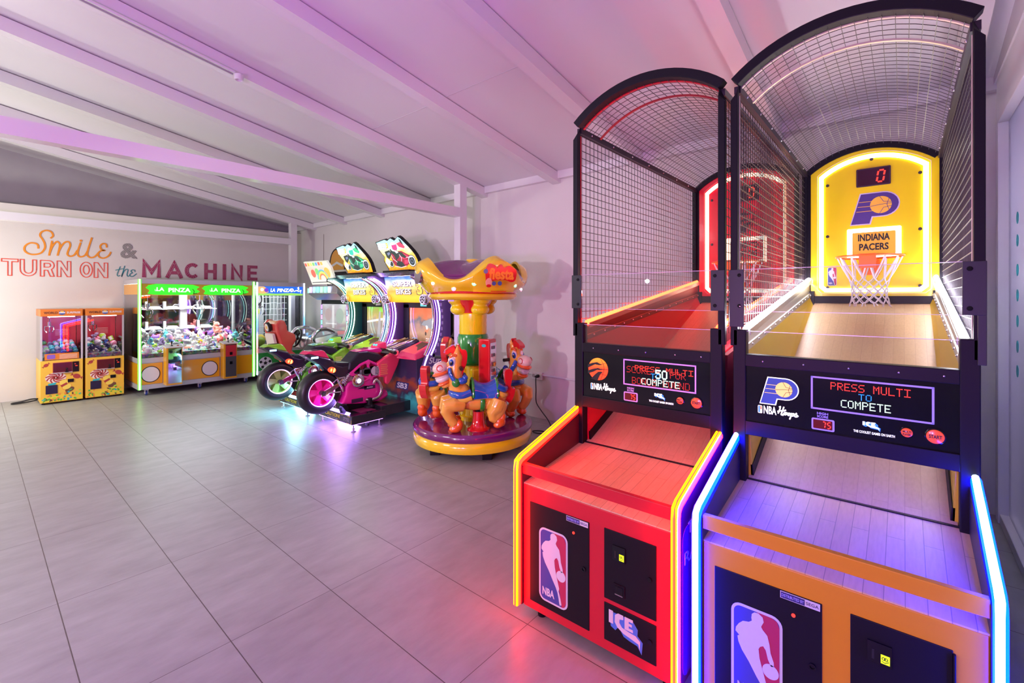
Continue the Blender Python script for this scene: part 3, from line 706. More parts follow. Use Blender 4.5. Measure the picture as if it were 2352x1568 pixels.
    for k in range(19):
        t = -1 + 2 * (k + .5) / 19
        rm.tube([(.58, *arch(t, -.004)), (2.62, *arch(t, -.004))], .0017, 0, 4, sm=False)
    rm.build('roof_mesh', wire_m, root)
    # ---- marquee
    mq = B().box(.553, .59, -.362, .362, 1.05, 1.312).build('marquee', black_gloss, root)
    B().box(.545, .60, -.364, .364, 1.308, 1.362).build('upper_crossbar', black, root, 0.003)
    B().box(.545, .60, -.364, .364, .985, 1.05).build('lower_crossbar', black, root, 0.003)
    Fc = FX(.545); studs('screw', [Fc.P(a, 1.335, .001) for a in (-.29, -.13, .03, .19, .32)], screw_m, root, .0045)
    F = FX(.553)
    if red:
        lg = B(); raptors_ball(lg, F, -.263, 1.215, .064, 0, 1); lg.build('team_logo', [lit_orange, ink], mq)
    else:
        lg = B(); pacers_P(lg, F, -.301, 1.143, .118, 0, 1, 2, 3); lg.build('team_logo', [lit_white, lit_navy, lit_gold, ink], mq)
    tt = B(); tt.text(F, 'NBA', .036, .0005, .002, 0, width=.052, bold=.02, align='LEFT', at=(-.288, 1.095 if not red else 1.095))
    tt.poly(F, rrect(-.312, -.294, 1.094, 1.130, .004), .0005, .001, 0); tt.poly(F, rrect(-.310, -.303, 1.096, 1.128, .003), .001, .0015, 1); tt.poly(F, rrect(-.302, -.296, 1.112, 1.128, .002), .001, .0015, 2)
    for st in SCRIPT_HOOPS:
        tt.ribbon(F, [(-.232 + x * .084, 1.093 + y * .042) for x, y in spline(st, 4)], .0055, .0005, .002, 0)
    tt.build('title_lettering', [lit_white, lit_blue, lit_orange], mq)
    sc = B()
    for p in ([(-.100, 1.285), (.290, 1.285)], [(.290, 1.285), (.290, 1.150)], [(.290, 1.150), (-.100, 1.150)], [(-.100, 1.150), (-.100, 1.285)]): sc.ribbon(F, p, .007, .0005, .002, 0)
    sc.build('display_border', pr, mq)
    tx = B(); p = .0051
    if red:
        dots(tx, F, 'PRESS MULTI', -.033, 1.258, p * .95, .0042, .0019, 0); dots(tx, F, 'TO', .058, 1.222, p * .95, .0040, .0019, 1); dots(tx, F, 'COMPETE', .005, 1.192, p, .0048, .0025, 2)
        dots(tx, F, 'SCORE', -.081, 1.250, p * .95, .0052, .0019, 3); dots(tx, F, 'FOR', .162, 1.242, p * .95, .0052, .0019, 3); dots(tx, F, 'BONUS ROUND', -.05, 1.192, p * .95, .0054, .0019, 3)
        dots(tx, F, '50', .084, 1.243, p * 1.15, .0068, .0036, 2, True)
    else:
        dots(tx, F, 'PRESS MULTI', -.031, 1.268, p * .78, .0046, .0019, 0); dots(tx, F, 'TO', .064, 1.230, p * .78, .0038, .0017, 1); dots(tx, F, 'COMPETE', .005, 1.198, p * .78, .0046, .0021, 2)
    tx.build('display_text', [led_red, led_blue, led_green, led_dim], mq)
    hs = B(); hs.poly(F, rrect(-.101, -.019, 1.058, 1.108, .006), .0005, .0012, 0); hs.poly(F, rrect(-.095, -.026, 1.064, 1.102, .003), .0012, .0018, 1)
    Fh = F.off(0, 0, .0018); sevenseg(hs, Fh, '7', -.064, 1.070, .011, .026, .0035, 2); sevenseg(hs, Fh, '5', -.045, 1.070, .011, .026, .0035, 2)
    hs.text(F, 'HIGH', .010, .0005, .0015, 0, width=.040, bold=.02, at=(-.061, 1.125)); hs.text(F, 'SCORE', .010, .0005, .0015, 0, width=.040, bold=.02, at=(-.061, 1.112))
    hs.build('high_score_display', [pr, hs_red, led_red], mq)
    il = B(); ice_logo(il, F, .076, .134, 1.088, 1.122, 0, 1); il.text(F, 'THE COOLEST GAMES ON EARTH', .010, .0005, .0015, 0, width=.132, bold=.01, at=(.112, 1.073)); il.build('maker_logo', [lit_white, lit_blue], mq)
    for a, r, wds in ((.214, .0185, ('MULTI', 'PLAYER')), (.296, .0275, ('START',))):
        bt = B(); bt.lathe([(r * 1.12, 0), (r * 1.12, .004), (r, .006)], F.P(a, 1.102, 0), F.n, 24, 1); bt.lathe([(r, .004), (r * .9, .009), (r * .5, .0115), (0, .012)], F.P(a, 1.102, 0), F.n, 24, 0)
        Fb = F.off(a, 1.102, .0118)
        for k, t in enumerate(wds): bt.text(Fb, t, r * (.42 if len(wds) > 1 else .5), 0, .001, 2, width=r * 1.35, bold=.03, at=(0, -r * .22 + (r * .28 if len(wds) > 1 else 0) - k * r * .6))
        bt.build('button', [btn_orange, black_gloss, ink], mq)
    # ---- front glazing
    gl = B().box(.547, .552, -.37, .37, 1.565, 1.762).build('upper_shield', plexi, root)
    B().box(.5465, .5525, -.37, .37, 1.7605, 1.7632).build('shield_edge', plexi_edge, gl)
    B().box(.5465, .5525, -.37, .37, 1.5638, 1.5655).build('shield_edge', plexi_edge, gl)
    gl = B().box(.562, .567, -.362, .362, 1.36, 1.470).build('lower_shield', plexi, root)
    B().box(.5615, .5675, -.362, .362, 1.469, 1.4712).build('shield_edge', plexi_edge, gl)
    # ---- backboard
    Fb = Fr((2.612, -.015, 0), (0, -1, 0), (0, 0, 1))
    def bb_out(g, z0, sh, rise):
        R = ((.385 - g) ** 2 + rise * rise) / (2 * rise); am = math.asin((.385 - g) / R)
        top = [(R * math.sin(am * t), sh + rise - R + R * math.cos(am * t)) for t in [1 - 2 * i / 24 for i in range(25)]]
        bl = [(-(.385 - g) + .03, z0), ((.385 - g) - .03, z0)]
        return [(.385 - g, z0 + .03)] + top + [(-(.385 - g), z0 + .03)] + bl
    bb = B().poly(Fb, bb_out(0, 1.64, 2.625, .145), -.012, .0).build('backboard', board, root)
    B().box(2.628, 2.66, -.41, .41, 1.60, 2.64).build('rear_frame', black, root)
    for s in (1, -1): B().box(2.57, 2.62, s * .372 - .018 - .01, s * .372 + .018 - .01, 1.565, 1.68).build('board_bracket', black, root)
    B().box(2.60, 2.625, -.37, .37, 1.585, 1.64).build('board_sill', black, root)
    nb = B()
    def closed(b, pts, wd, c0, c1, m=0): b.ribbon(Fb, pts + pts[:1], wd, c0, c1, m)
    closed(nb, bb_out(.072, 1.686, 2.585, .118), .030, .0005, .010)
    nb.build('light_border', neonb, bb)
    tb = B(); closed(tb, bb_out(.045, 1.662, 2.605, .130), .0035, .0003, .0012); tb.build('pinstripe', mat('cream_line', (.9, .75, .55), .4) if not red else mat('pink_line', (.9, .25, .25), .4), bb)
    ds = B().poly(Fb, rrect(-.088, .118, 2.475, 2.612, .008), .0005, .010).build('score_display', mat('score_face', (.035, .012, .03), .3), bb)
    F9 = Fb.off(0, 0, .010); ss = B(); ss.poly(F9, rrect(-.078, .108, 2.485, 2.602, .004), 0, .0012, 0)
    sevenseg(ss, F9.off(0, 0, .0012), '0', .036, 2.50, .038, .085, .010, 1); ss.build('digit', [mat('score_glass', (.035, .004, .012), .15), led_red], ds)
    if red:
        lg = B(); raptors_ball(lg, Fb, .01, 2.31, .11, 0, 1); lg.build('team_logo', [mat('raptor_print', (.55, .02, .03), .4), mat('raptor_black', (.03, .01, .015), .4)], bb)
    else:
        lg = B(); pacers_P(lg, Fb, -.120, 2.192, .225, 0, 1, 2, 1); lg.build('team_logo', [mat('lilac_edge', (.6, .5, .72), .4), mat('indigo_print', (.07, .035, .22), .4), gold], bb)
    npb = B(); 
    npb.poly(Fb, rrect(-.145, .178, 1.930, 2.158, .01), .0005, .006, 0); npb.poly(Fb, rrect(-.112, .146, 1.955, 2.127, .006), .006, .0075, 1)
    F7 = Fb.off(0, 0, .0075)
    n1, n2 = ('TORONTO', 'RAPTORS') if red else ('INDIANA', 'PACERS')
    npb.text(F7, n1, .052, 0, .0012, 2, width=.190, bold=.03, at=(.018, 2.060)); npb.text(F7, n2, .052, 0, .0012, 2, width=.176, bold=.03, at=(.018, 1.988))
    npb.build('name_plate', [neonb, board if red else mat('amber_plate', (.85, .50, .03), .4), ink], bb)
    nl = B(); nba_logo(nl, Fb, -.272, -.212, 1.722, 1.868, 0, 1, 2); nl.build('league_logo', [nba_blue, nba_red, pr_white], bb)
    studs('bolt', [Fb.P(a, z, 0) for a, z in ((-.272, 2.52), (-.272, 2.114), (-.272, 1.706), (.004, 2.68), (.282, 2.53), (.282, 2.124), (.282, 1.714))], mat('dark_bolt', (.08, .07, .07), .3, .6), bb, .012, Fb.n)
    # ---- hoop and net
    hoop = B(); c = Vector((2.40, -.015, 1.925)); R = .195
    hoop.tube([c + Vector((R * math.cos(2 * PI * i / 36), R * math.sin(2 * PI * i / 36), 0)) for i in range(36)], .0075, 0, 8, True)
    Fh = Fr((2.40 - R - .002, -.015, 0), (0, -1, 0), (0, 0, 1))
    hoop.box(2.40 + R - .01, 2.632, -.07, .04, 1.80, 1.915); hoop.box(2.40 + R - .055, 2.632, -.055, .025, 1.908, 1.926)
    hp = hoop.build('rim', rim_m, root, 0.001)
    fr_ = B(); fr_.box(2.205 - .002, 2.212, -.012 - .05, .012 + .022, 1.835, 1.935); fr_.build('rim_sensor_cover', rim_m, hp, 0.001)
    nt = B(); K = 12; rings = [(.187, 0), (.122, -.150), (.110, -.182), (.104, -.212), (.101, -.242), (.102, -.272), (.107, -.302), (.117, -.332)]
    rnd = random.Random(3)
    def npnt(i, k2):
        r, h = rings[i]; a = 2 * PI * (k2 + (0.5 if i % 2 else 0)) / K
        j = (rnd.random() - .5) * .006
        return c + Vector(((r + j) * math.cos(a), (r + j) * math.sin(a), h + j - .006))
    PT = [[npnt(i, k) for k in range(K)] for i in range(len(rings))]
    for i in range(len(rings) - 1):
        for k in range(K):
            o = (0, -1) if i % 2 == 0 else (0, 1)
            for q in o: nt.tube([PT[i][k], (PT[i][k] + PT[i + 1][(k + q) % K]) / 2 + Vector((0, 0, -.006)), PT[i + 1][(k + q) % K]], (.0050 if i == 0 else .0036), 0, 5)
    for k in range(K):
        e = PT[-1][k]; nt.tube([e, e + Vector(((rnd.random() - .5) * .03, (rnd.random() - .5) * .03, -.022))], .0042, 0, 5)
    nt.build('net', cord_m, hp)
    return root
hoops((1.80, 1.083, 0), 'red', 'red basketball machine with a yellow and red neon outline, beside the fairground ride')
hoops((1.82, 0.203, 0), 'blue', 'yellow basketball machine with a blue neon outline, nearest the window')
# ================================================================ prize machines on the back wall
cglass = glass('cabinet_glass', (0.97, 0.98, 0.99), 0.07, 0.015)
orange_pr = mat('orange_print', (0.72, 0.20, 0.02), 0.4); amber_pr = mat('candy_yellow', (0.86, 0.50, 0.05), 0.38)
brown_ink = mat('brown_ink', (0.06, 0.02, 0.01), 0.5); red_int = mat('red_interior', (0.55, 0.03, 0.05), 0.45)
alu = mat('silver_paint', (0.52, 0.51, 0.55), 0.35, 0.2); candy_red = mat('candy_red', (0.42, 0.05, 0.04), 0.3); cream = mat('cream_print', (0.85, 0.70, 0.62), 0.4)
pal = {'green': (0.08, 0.42, 0.05), 'lime': (0.42, 0.72, 0.04), 'yellow': (0.85, 0.60, 0.04), 'orange': (0.85, 0.25, 0.04), 'teal': (0.02, 0.42, 0.45), 'brown': (0.16, 0.06, 0.03), 'white': (0.82, 0.80, 0.82),
 'pink': (0.85, 0.28, 0.42), 'coral': (0.90, 0.30, 0.24), 'purple': (0.25, 0.10, 0.50), 'blue': (0.08, 0.20, 0.62), 'grey': (0.25, 0.25, 0.28), 'navy': (0.03, 0.04, 0.14), 'red': (0.70, 0.04, 0.04), 'lilac': (0.50, 0.36, 0.65), 'beige': (0.62, 0.50, 0.36), 'turquoise': (0.10, 0.55, 0.62), 'silver': (0.55, 0.53, 0.58), 'magenta': (0.75, 0.08, 0.45)}
def pm(c, gloss=0.6): return mat('%s_%s' % (c, 'glossy' if gloss < .4 else 'plush'), pal[c], gloss)
def swirl_candy(b, F, a, z, r, mi, rot=0.0):
    b.disc(F, a, z, r, .0003, .0012, mi, 18, ry=r * .8, rot=rot)
    for s in (1, -1):
        ca, sa = math.cos(rot), math.sin(rot)
        P = lambda x, y: (a + x * ca - y * sa, z + x * sa + y * ca)
        b.poly(F, [P(s * r * .85, 0), P(s * r * 1.7, r * .6), P(s * r * 1.55, 0), P(s * r * 1.75, -r * .5)], .0003, .0012, mi)
def world(x, label, strip, seed):
    root = thing('small_crane_machine', (x, 9.87, 0), label, 'claw machine', 'small orange crane machines')
    rnd = random.Random(seed); D = .70; Wd = .236
    for q in (-.2, .2):
        for y in (.08, .6): B().lathe([(.02, .001), (.02, .012), (.008, .016), (.008, .035)], (q, y, 0), (0, 0, 1), 12).build('leveling_foot', black, root)
    B().box(-Wd, Wd, 0, D, .03, .665).build('base_cabinet', amber_pr, root, .004)
    F = FY(0, 0, 0); art = B()
    art.poly(F, [(-.23, .035), (.23, .035), (.23, .10), (.1, .16), (-.1, .12), (-.23, .10)], .0002, .0005, 3)
    for k in range(46):
        a = rnd.uniform(-.215, .215); z = .05 + rnd.random() ** 1.5 * (.10 + .05 * (a > .05))
        art.disc(F, a, z, rnd.uniform(.012, .024), .0005 + k * .00002, .0012 + k * .00002, rnd.choice([0, 0, 1, 2, 3, 4, 5]), 12, ry=rnd.uniform(.009, .014), rot=rnd.uniform(0, 3))
    c = (-.070, .400)                                                      # lollipop
    art.disc(F, *c, .115, .0003, .0008, 7, 28, ry=.080)
    for k in range(9):
        t = 2 * PI * k / 9; pts = [(c[0] + .112 * q * math.cos(t + 1.6 * q), c[1] + .077 * q * math.sin(t + 1.6 * q)) for q in (.1, .3, .5, .7, .9, 1.0)]
        art.ribbon(F, pts, .017, .0008, .0014, 6, False)
    art.poly(F, [(-.155, .315), (-.06, .33), (-.075, .295), (-.15, .29)], .0014, .002, 4)
    swirl_candy(art, F, -.175, .598, .030, 6, 0.7); swirl_candy(art, F, .165, .395, .045, 6, -0.5)
    art.disc(F, .02, .315, .056, .0012, .0014, 2, 20, rot=.4, ry=.049); art.disc(F, .018, .318, .050, .0014, .002, 8, 20, rot=.4, ry=.043); art.poly(F, [(-.02, .275), (.05, .315), (.06, .285), (-.005, .245)], .002, .0026, 6)
    art.disc(F, .055, .245, .058, .0012, .00135, 2, 20, rot=.5, ry=.045); art.disc(F, .053, .248, .052, .00135, .0018, 8, 20, rot=.5, ry=.039); art.disc(F, .085, .20, .055, .0012, .0016, 5, 20, rot=.5, ry=.035)
    art.build('candy_print', [pm('green'), pm('lime'), pm('orange'), pm('yellow'), pm('teal'), pm('brown'), candy_red, cream, mat('bun_yellow', (.92, .68, .10), .35)], root)
    rc = B(); rc.fbox(F, -.103, .113, .472, .628, .0005, .006, 0); rc.fbox(F, -.098, .108, .482, .622, .006, .007, 1); rc.fbox(F, -.103, .113, .466, .476, .0005, .03, 2)
    rcp = rc.build('control_recess', [candy_red, mat('dark_red_face', (.10, .008, .012), .2), alu], root)
    B().lathe([(.022, 0), (.022, .01), (.006, .02), (.006, .05)], (.05, -.022, .476), (0, 0, 1), 14).ell((.05, -.022, .53), .013).build('joystick', black_gloss, rcp)
    cp = B(); cp.fbox(F, .116, .190, .468, .628, .0005, .008); cpp = cp.build('coin_panel', black_gloss, root, .003)
    cb2 = B(); cb2.fbox(F, .148, .172, .556, .566, .008, .010, 0); cb2.disc(F, .145, .592, .010, .008, .010, 1, 12); cb2.build('coin_slot', [led_red, candy_red], cpp)
    B().fbox(F, -.180, -.050, .160, .292, .0005, .008).build('prize_door', mat('dark_flap', (.02, .012, .05), .12), root, .003)
    B().fbox(F, .062, .130, .312, .362, .0005, .010).build('lock_plate', black_gloss, root, .003)
    # upper cabinet
    B().box(-Wd, Wd, .01, D, 1.338, 1.445).build('header', orange_pr, root, .004)
    Fh = FY(0, .01, 0); h = B()
    h.text(Fh, 'WORLD', .036, .0003, .002, 0, width=.150, bold=.02, at=(-.123, 1.374))
    h.disc(Fh, .0, 1.394, .036, .0003, .001, 1, 22); h.fbox(Fh, -.034, .034, 1.384, 1.402, .001, .0016, 2); h.fbox(Fh, -.036, .036, 1.370, 1.380, .001, .0016, 1); h.disc(Fh, 0, 1.412, .022, .001, .0016, 3, 16, ry=.012)
    h.text(Fh, 'SURPRISE', .030, .0003, .002, 2, width=.155, bold=.02, at=(.130, 1.378))
    h.build('header_lettering', [brown_ink, mat('globe_blue', (.05, .10, .35), .4), pr_white, gold], root)
    B().box(-Wd + .01, Wd - .01, D - .03, D - .005, .66, 1.34).build('back_panel', red_int, root)
    nt_ = B(); Fn = FY(0, D - .031, 0); nt_.fbox(Fn, -.09, .16, .86, 1.27, 0, .002, 0)
    for k in range(5): nt_.fbox(Fn, -.02, .13, 1.10 - k * .022, 1.104 - k * .022, .002, .003, 1)
    nt_.build('notice', [mat('red_notice', (.5, .02, .04), .3), cream], root)
    for sx in (-1, 1):
        B().box(sx * Wd - (.022 if sx > 0 else 0), sx * Wd + (0 if sx > 0 else .022), .012, .034, .665, 1.338).build('corner_post', mat('clear_post', (.55, .50, .52), .2), root)
        B().box(sx * (Wd - .004) - .002, sx * (Wd - .004) + .002, .034, D - .03, .665, 1.338).build('side_glass', cglass, root)
    B().box(-Wd + .022, Wd - .022, .016, .020, .665, 1.338).build('front_glass', cglass, root)
    B().box(-.15, .15, .06, .12, 1.325, 1.335).build('light_bar', mat('warm_tube', (.8, .7, .7), .4, emit=(1, .72, .72), es=11), root)
    if strip:
        st = B(); st.fbox(F, -.190, .190, .675, .770, -.006, -.003, 0); st.poly(F, rrect(-.165, -.075, .69, .755, .015), -.003, -.002, 1)
        for k in range(4): st.fbox(F, -.03, .17, .742 - k * .018, .748 - k * .018, -.003, -.002, 2)
        st.build('instruction_strip', [orange_pr, pm('purple'), cream], root)
    cl = B(); cl.lathe([(.004, .0), (.004, -.09)], (-.12, .25, 1.335), (0, 0, 1), 8); cl.lathe([(.0, 0), (.020, 0), (.020, -.07), (.0, -.07)], (-.12, .25, 1.245), (0, 0, 1), 16)
    cw = cl.build('claw', chrome, root)
    for k in range(3):
        a = 2 * PI * k / 3 + .5; d = Vector((math.cos(a), math.sin(a), 0)); o = Vector((-.12, .25, 1.18))
        B().tube([o + d * .015, o + d * .055 + Vector((0, 0, -.005)), o + d * .06 + Vector((0, 0, -.06)), o + d * .035 + Vector((0, 0, -.10))], .006, 0, 6).build('claw_finger', chrome, cw)
    l = lamp('crane_cabinet_lamp', 'AREA', (x, 9.87 + .14, 1.32), 2.2, (1, .80, .82), .3, (x, 9.87 + .5, .7), .06)
    return root
wa = world(.905, 'small orange crane machine with an orange strip on its glass, next to bare wall', True, 5)
wb = world(1.408, 'small orange crane machine filled with mixed toys, squeezed against the yellow claw machine', False, 9)
# capsules and toys inside
rnd = random.Random(11)
def put(name, cat, label, grp, o):
    return tag(o, label, cat, grp)
caps = {}
def capsule_at(p, col, r, rot):
    key = ('cap', col)
    if key not in caps:
        b = B(); b.ell((0, 0, 0), 1.0, 0, None, 14, 10); b.ring(Fr((0, 0, 0), (1, 0, 0), (0, 1, 0)), 0, 0, .97, 1.03, -.05, .05, 1, 18)
        caps[key] = b.build('prize_capsule', [pm(col, .2), pm('silver', .2)]); o = caps[key]
    else:
        o = caps[key].copy(); COL.objects.link(o)
    o.location = p; o.rotation_euler = rot; o.scale = (r, r, r)
    return o
def hpos(x, y, x0, x1, y0, y1):
    return ('left' if x < x0 + (x1 - x0) * .34 else 'right' if x > x0 + (x1 - x0) * .67 else 'middle') + (' front' if y < y0 + (y1 - y0) * .4 else ' back')
def fill(x0, x1, y0, y1, zb, zf, r, n, rnd):
    """non-overlapping pile: layers of jittered cells under a slope from zb (front) to zf (back)"""
    out = []; nx = max(1, int((x1 - x0) / (2.04 * r))); ny = max(1, int((y1 - y0) / (2.04 * r)))
    for iy in range(ny):
        y = y0 + (iy + .5) * (y1 - y0) / ny
        top = zb + (zf - zb) * (iy + .5) / ny
        for ix in range(nx):
            x = x0 + (ix + .5) * (x1 - x0) / nx
            out.append((x + rnd.uniform(-.1, .1) * r, y + rnd.uniform(-.08, .08) * r, top + rnd.uniform(-.5, .5) * r))
    return out
B_ = B
def mixed_mat():
    m = mat('mixed_prizes', (.4, .35, .4), .6); g = N(m, 'ShaderNodeNewGeometry'); v = N(m, 'ShaderNodeTexVoronoi'); v.inputs['Scale'].default_value = 30; L(m, g.outputs['Position'], v.inputs['Vector'])
    hs = N(m, 'ShaderNodeHueSaturation'); hs.inputs['Saturation'].default_value = .75; hs.inputs['Value'].default_value = .75; L(m, v.outputs['Color'], hs.inputs['Color']); b = m.node_tree.nodes['Principled BSDF']; L(m, hs.outputs[0], b.inputs['Base Color'])
    bp = N(m, 'ShaderNodeBump'); bp.inputs['Distance'].default_value = .03; bp.invert = True; L(m, v.outputs['Distance'], bp.inputs['Height']); L(m, bp.outputs[0], b.inputs['Normal'])
    return m
mixed = mixed_mat()
# bed of hidden stock under the visible prizes
def bed(name, parent, x0, x1, y0, y1, z0, zf, zb, m, label):
    b = B(); b.hexa([(x0, y0, z0), (x1, y0, z0), (x1, y1, z0), (x0, y1, z0), (x0, y0, zf), (x1, y0, zf), (x1, y1, zb), (x0, y1, zb)])
    o = b.build(name, m); o.parent = parent; o.location = -parent.location; return o
bed('prize_bed', wa, .70, 1.11, 9.91, 10.52, .668, .71, .83, mixed, 'sloping prize bed under the capsules in the crane machine by the bare wall')
cols = ['silver', 'navy', 'turquoise', 'navy', 'purple', 'blue', 'brown', 'lilac', 'orange', 'grey', 'teal', 'purple', 'green']
CAPLAB = lambda c, h: '%s prize capsule, %s of the heap in the crane machine by the bare wall' % (c, h)
def heap(x0, x1, y0, y1, zf, zb, r):
    pts = fill(x0, x1, y0, y1, zf, zb, r, 0, rnd)
    pts += [(x, y0 + r * 1.1, z) for x in [x0 + r + k * 2.1 * r for k in range(int((x1 - x0) / (2.1 * r)))] for z in ()]
    return pts
for lay in (0, 1):
    for p in fill(.715, 1.095, 9.915, 10.50, .735 + lay * .058, .86 + lay * .062, .031, 0, rnd):
        if lay and rnd.random() < .25: continue
        c = rnd.choice(cols); h = hpos(p[0], p[1], .71, 1.1, 9.91, 10.5)
        tag(capsule_at(p, c, .0305, (rnd.uniform(0, 3), rnd.uniform(0, 3), 0)), CAPLAB(c, h), 'prize capsule', 'capsules in the crane machine by the wall, %s %s' % (c, h))
bed('prize_bed', wb, 1.20, 1.615, 9.91, 10.52, .668, .73, .86, mixed, 'sloping prize bed under the toys in the crane machine beside the yellow claw machine')
toyp = {}
def toy(kind, col, size, p, rot):
    key = (kind, col)
    if key not in toyp:
        b = B(); m = [pm(col), pm('white'), ink]
        if kind == 'bear':
            b.ell((0, 0, 0), (.42, .38, .48)); b.ell((0, -.06, .62), .36); b.ell((0, -.36, .56), (.15, .12, .12), 1)
            for s in (1, -1):
                b.ell((s * .26, 0, .92), (.13, .08, .13)); b.ell((s * .42, -.12, .16), (.15, .15, .30), 0, (0, s * .7, 0)); b.ell((s * .25, -.32, -.34), (.17, .30, .17)); b.ell((s * .13, -.38, .70), .035, 2)
        elif kind == 'bunny':
            b.ell((0, 0, 0), (.36, .34, .5)); b.ell((0, -.05, .62), (.36, .34, .32)); b.ell((0, -.34, .55), (.13, .1, .1), 1)
            for s in (1, -1):
                b.ell((s * .18, .04, 1.10), (.10, .07, .34), 0, (0, s * .25, 0)); b.ell((s * .36, -.14, .12), (.12, .12, .28), 0, (0, s * .8, 0)); b.ell((s * .22, -.3, -.38), (.15, .28, .14)); b.ell((s * .13, -.35, .70), .035, 2)
        elif kind == 'fish':
            b.ell((0, 0, .1), (.62, .40, .42)); b.ell((.66, 0, .15), (.22, .08, .34), 0, (0, .3, 0)); b.ell((0, 0, .5), (.22, .05, .2)); b.ell((-.48, 0, .0), (.16, .3, .2), 1)
            for s in (1, -1): b.ell((-.40, s * .30, .22), .06, 2)
        elif kind == 'ball':
            b.ell((0, 0, .0), .5); b.ring(Fr((0, 0, 0), (1, 0, 0), (0, 1, 0)), 0, 0, .48, .515, -.06, .06, 1, 24)
        elif kind == 'star':
            pts = []
            for i in range(10):
                rr = .62 if i % 2 == 0 else .30; pts.append((rr * math.sin(2 * PI * i / 10), rr * math.cos(2 * PI * i / 10)))
            b.poly(FY(0, -.1, 0), pts, -.2, .05, 0); b.ell((-.1, -.16, .05), .05, 2); b.ell((.1, -.16, .05), .05, 2)
        elif kind == 'box':
            b.box(-.5, .5, -.16, .16, -.38, .38, 0); b.box(-.36, .36, -.168, -.16, -.2, .26, 1)
        o = b.build({'bear': 'plush_bear', 'bunny': 'plush_bunny', 'fish': 'plush_fish', 'ball': 'toy_ball', 'star': 'plush_star', 'box': 'toy_box'}[kind], m); toyp[key] = o
        if kind in ('star', 'box'):
            md = o.modifiers.new('b', 'BEVEL'); md.width = .04; md.segments = 2
    else:
        o = toyp[key].copy(); COL.objects.link(o)
    o.location = p; o.rotation_euler = rot; o.scale = (size, size, size)
    return o
KN = {'bear': 'plush bear', 'bunny': 'plush bunny', 'fish': 'plush fish', 'ball': 'ball', 'star': 'plush star', 'box': 'boxed toy'}
def toys(x0, x1, y0, y1, zf, zb, r, kinds, cols, where, thin=0.0, sc=1.0):
    for p in fill(x0, x1, y0, y1, zf, zb, r, 0, rnd):
        if rnd.random() < thin: continue
        k, c = rnd.choice(kinds), rnd.choice(cols); h = hpos(p[0], p[1], x0, x1, y0, y1)
        o = toy(k, c, r * sc * {'ball': 2.0, 'box': 1.7}.get(k, 1.45), p, (rnd.uniform(-.9, .9), rnd.uniform(-1.2, 1.2), rnd.uniform(0, 6)))
        tag(o, '%s %s, %s of the pile %s' % (c, KN[k], h, where), 'toy', '%s %s, %s, %s' % (c, KN[k], h, where))
toys(1.21, 1.60, 9.92, 10.50, .74, .92, .036, ['ball', 'box', 'bear', 'star', 'bunny'], ['navy', 'lime', 'green', 'silver', 'lilac', 'grey', 'blue', 'white', 'navy', 'turquoise'], 'in the orange crane machine with toys')
toys(1.21, 1.60, 9.93, 10.50, .80, .98, .046, ['box', 'bear', 'ball'], ['pink', 'lime', 'silver', 'lilac', 'navy'], 'in the orange crane machine with toys', .45)

# ---------------------------------------------------------------- big yellow claw machine
ylw = mat('claw_yellow', (0.78, 0.36, 0.01), 0.30, coat=0.3); pinza_g = mat('pinza_green', (0.05, 0.5, 0.02), 0.4, emit=(0.02, 0.80, 0.02), es=1.25)
pinza_o = mat('pinza_olive', (0.3, 0.2, 0.01), 0.4, emit=(0.30, 0.18, 0.01), es=0.6); pinza_w = mat('pinza_white', (0.8, 0.9, 0.8), 0.4, emit=(0.75, 1.0, 0.72), es=1.2)
led_gy = mat('led_green_yellow', (0.6, 0.8, 0.3), 0.4, emit=(0.62, 1.0, 0.28), es=5.0); led_hal = mat('led_green_side', (.1, .5, .05), .4, emit=(0.06, 0.75, 0.04), es=2.0)
mirror = mat('dark_mirror', (0.40, 0.38, 0.44), 0.03, 1.0); wht = mat('white_lacquer', (0.82, 0.82, 0.84), 0.3)
def claw_unit(root, x, y, z):
    b = B(); b.lathe([(.006, 0), (.006, -.14)], (x, y, z), (0, 0, 1), 8); b.lathe([(0, 0), (.030, 0), (.030, -.06), (.018, -.08), (.018, -.12), (0, -.12)], (x, y, z - .13), (0, 0, 1), 16)
    c = b.build('claw', chrome, root); o = Vector((x, y, z - .23))
    for k in range(3):
        a = 2 * PI * k / 3 + 1.0; d = Vector((math.cos(a), math.sin(a), 0))
        B().tube(spline([o + d * .02, o + d * .08 + Vector((0, 0, .01)), o + d * .11 + Vector((0, 0, -.06)), o + d * .06 + Vector((0, 0, -.15))], 4), .009, 0, 6, flat=(1, .6)).build('claw_finger', chrome, c)
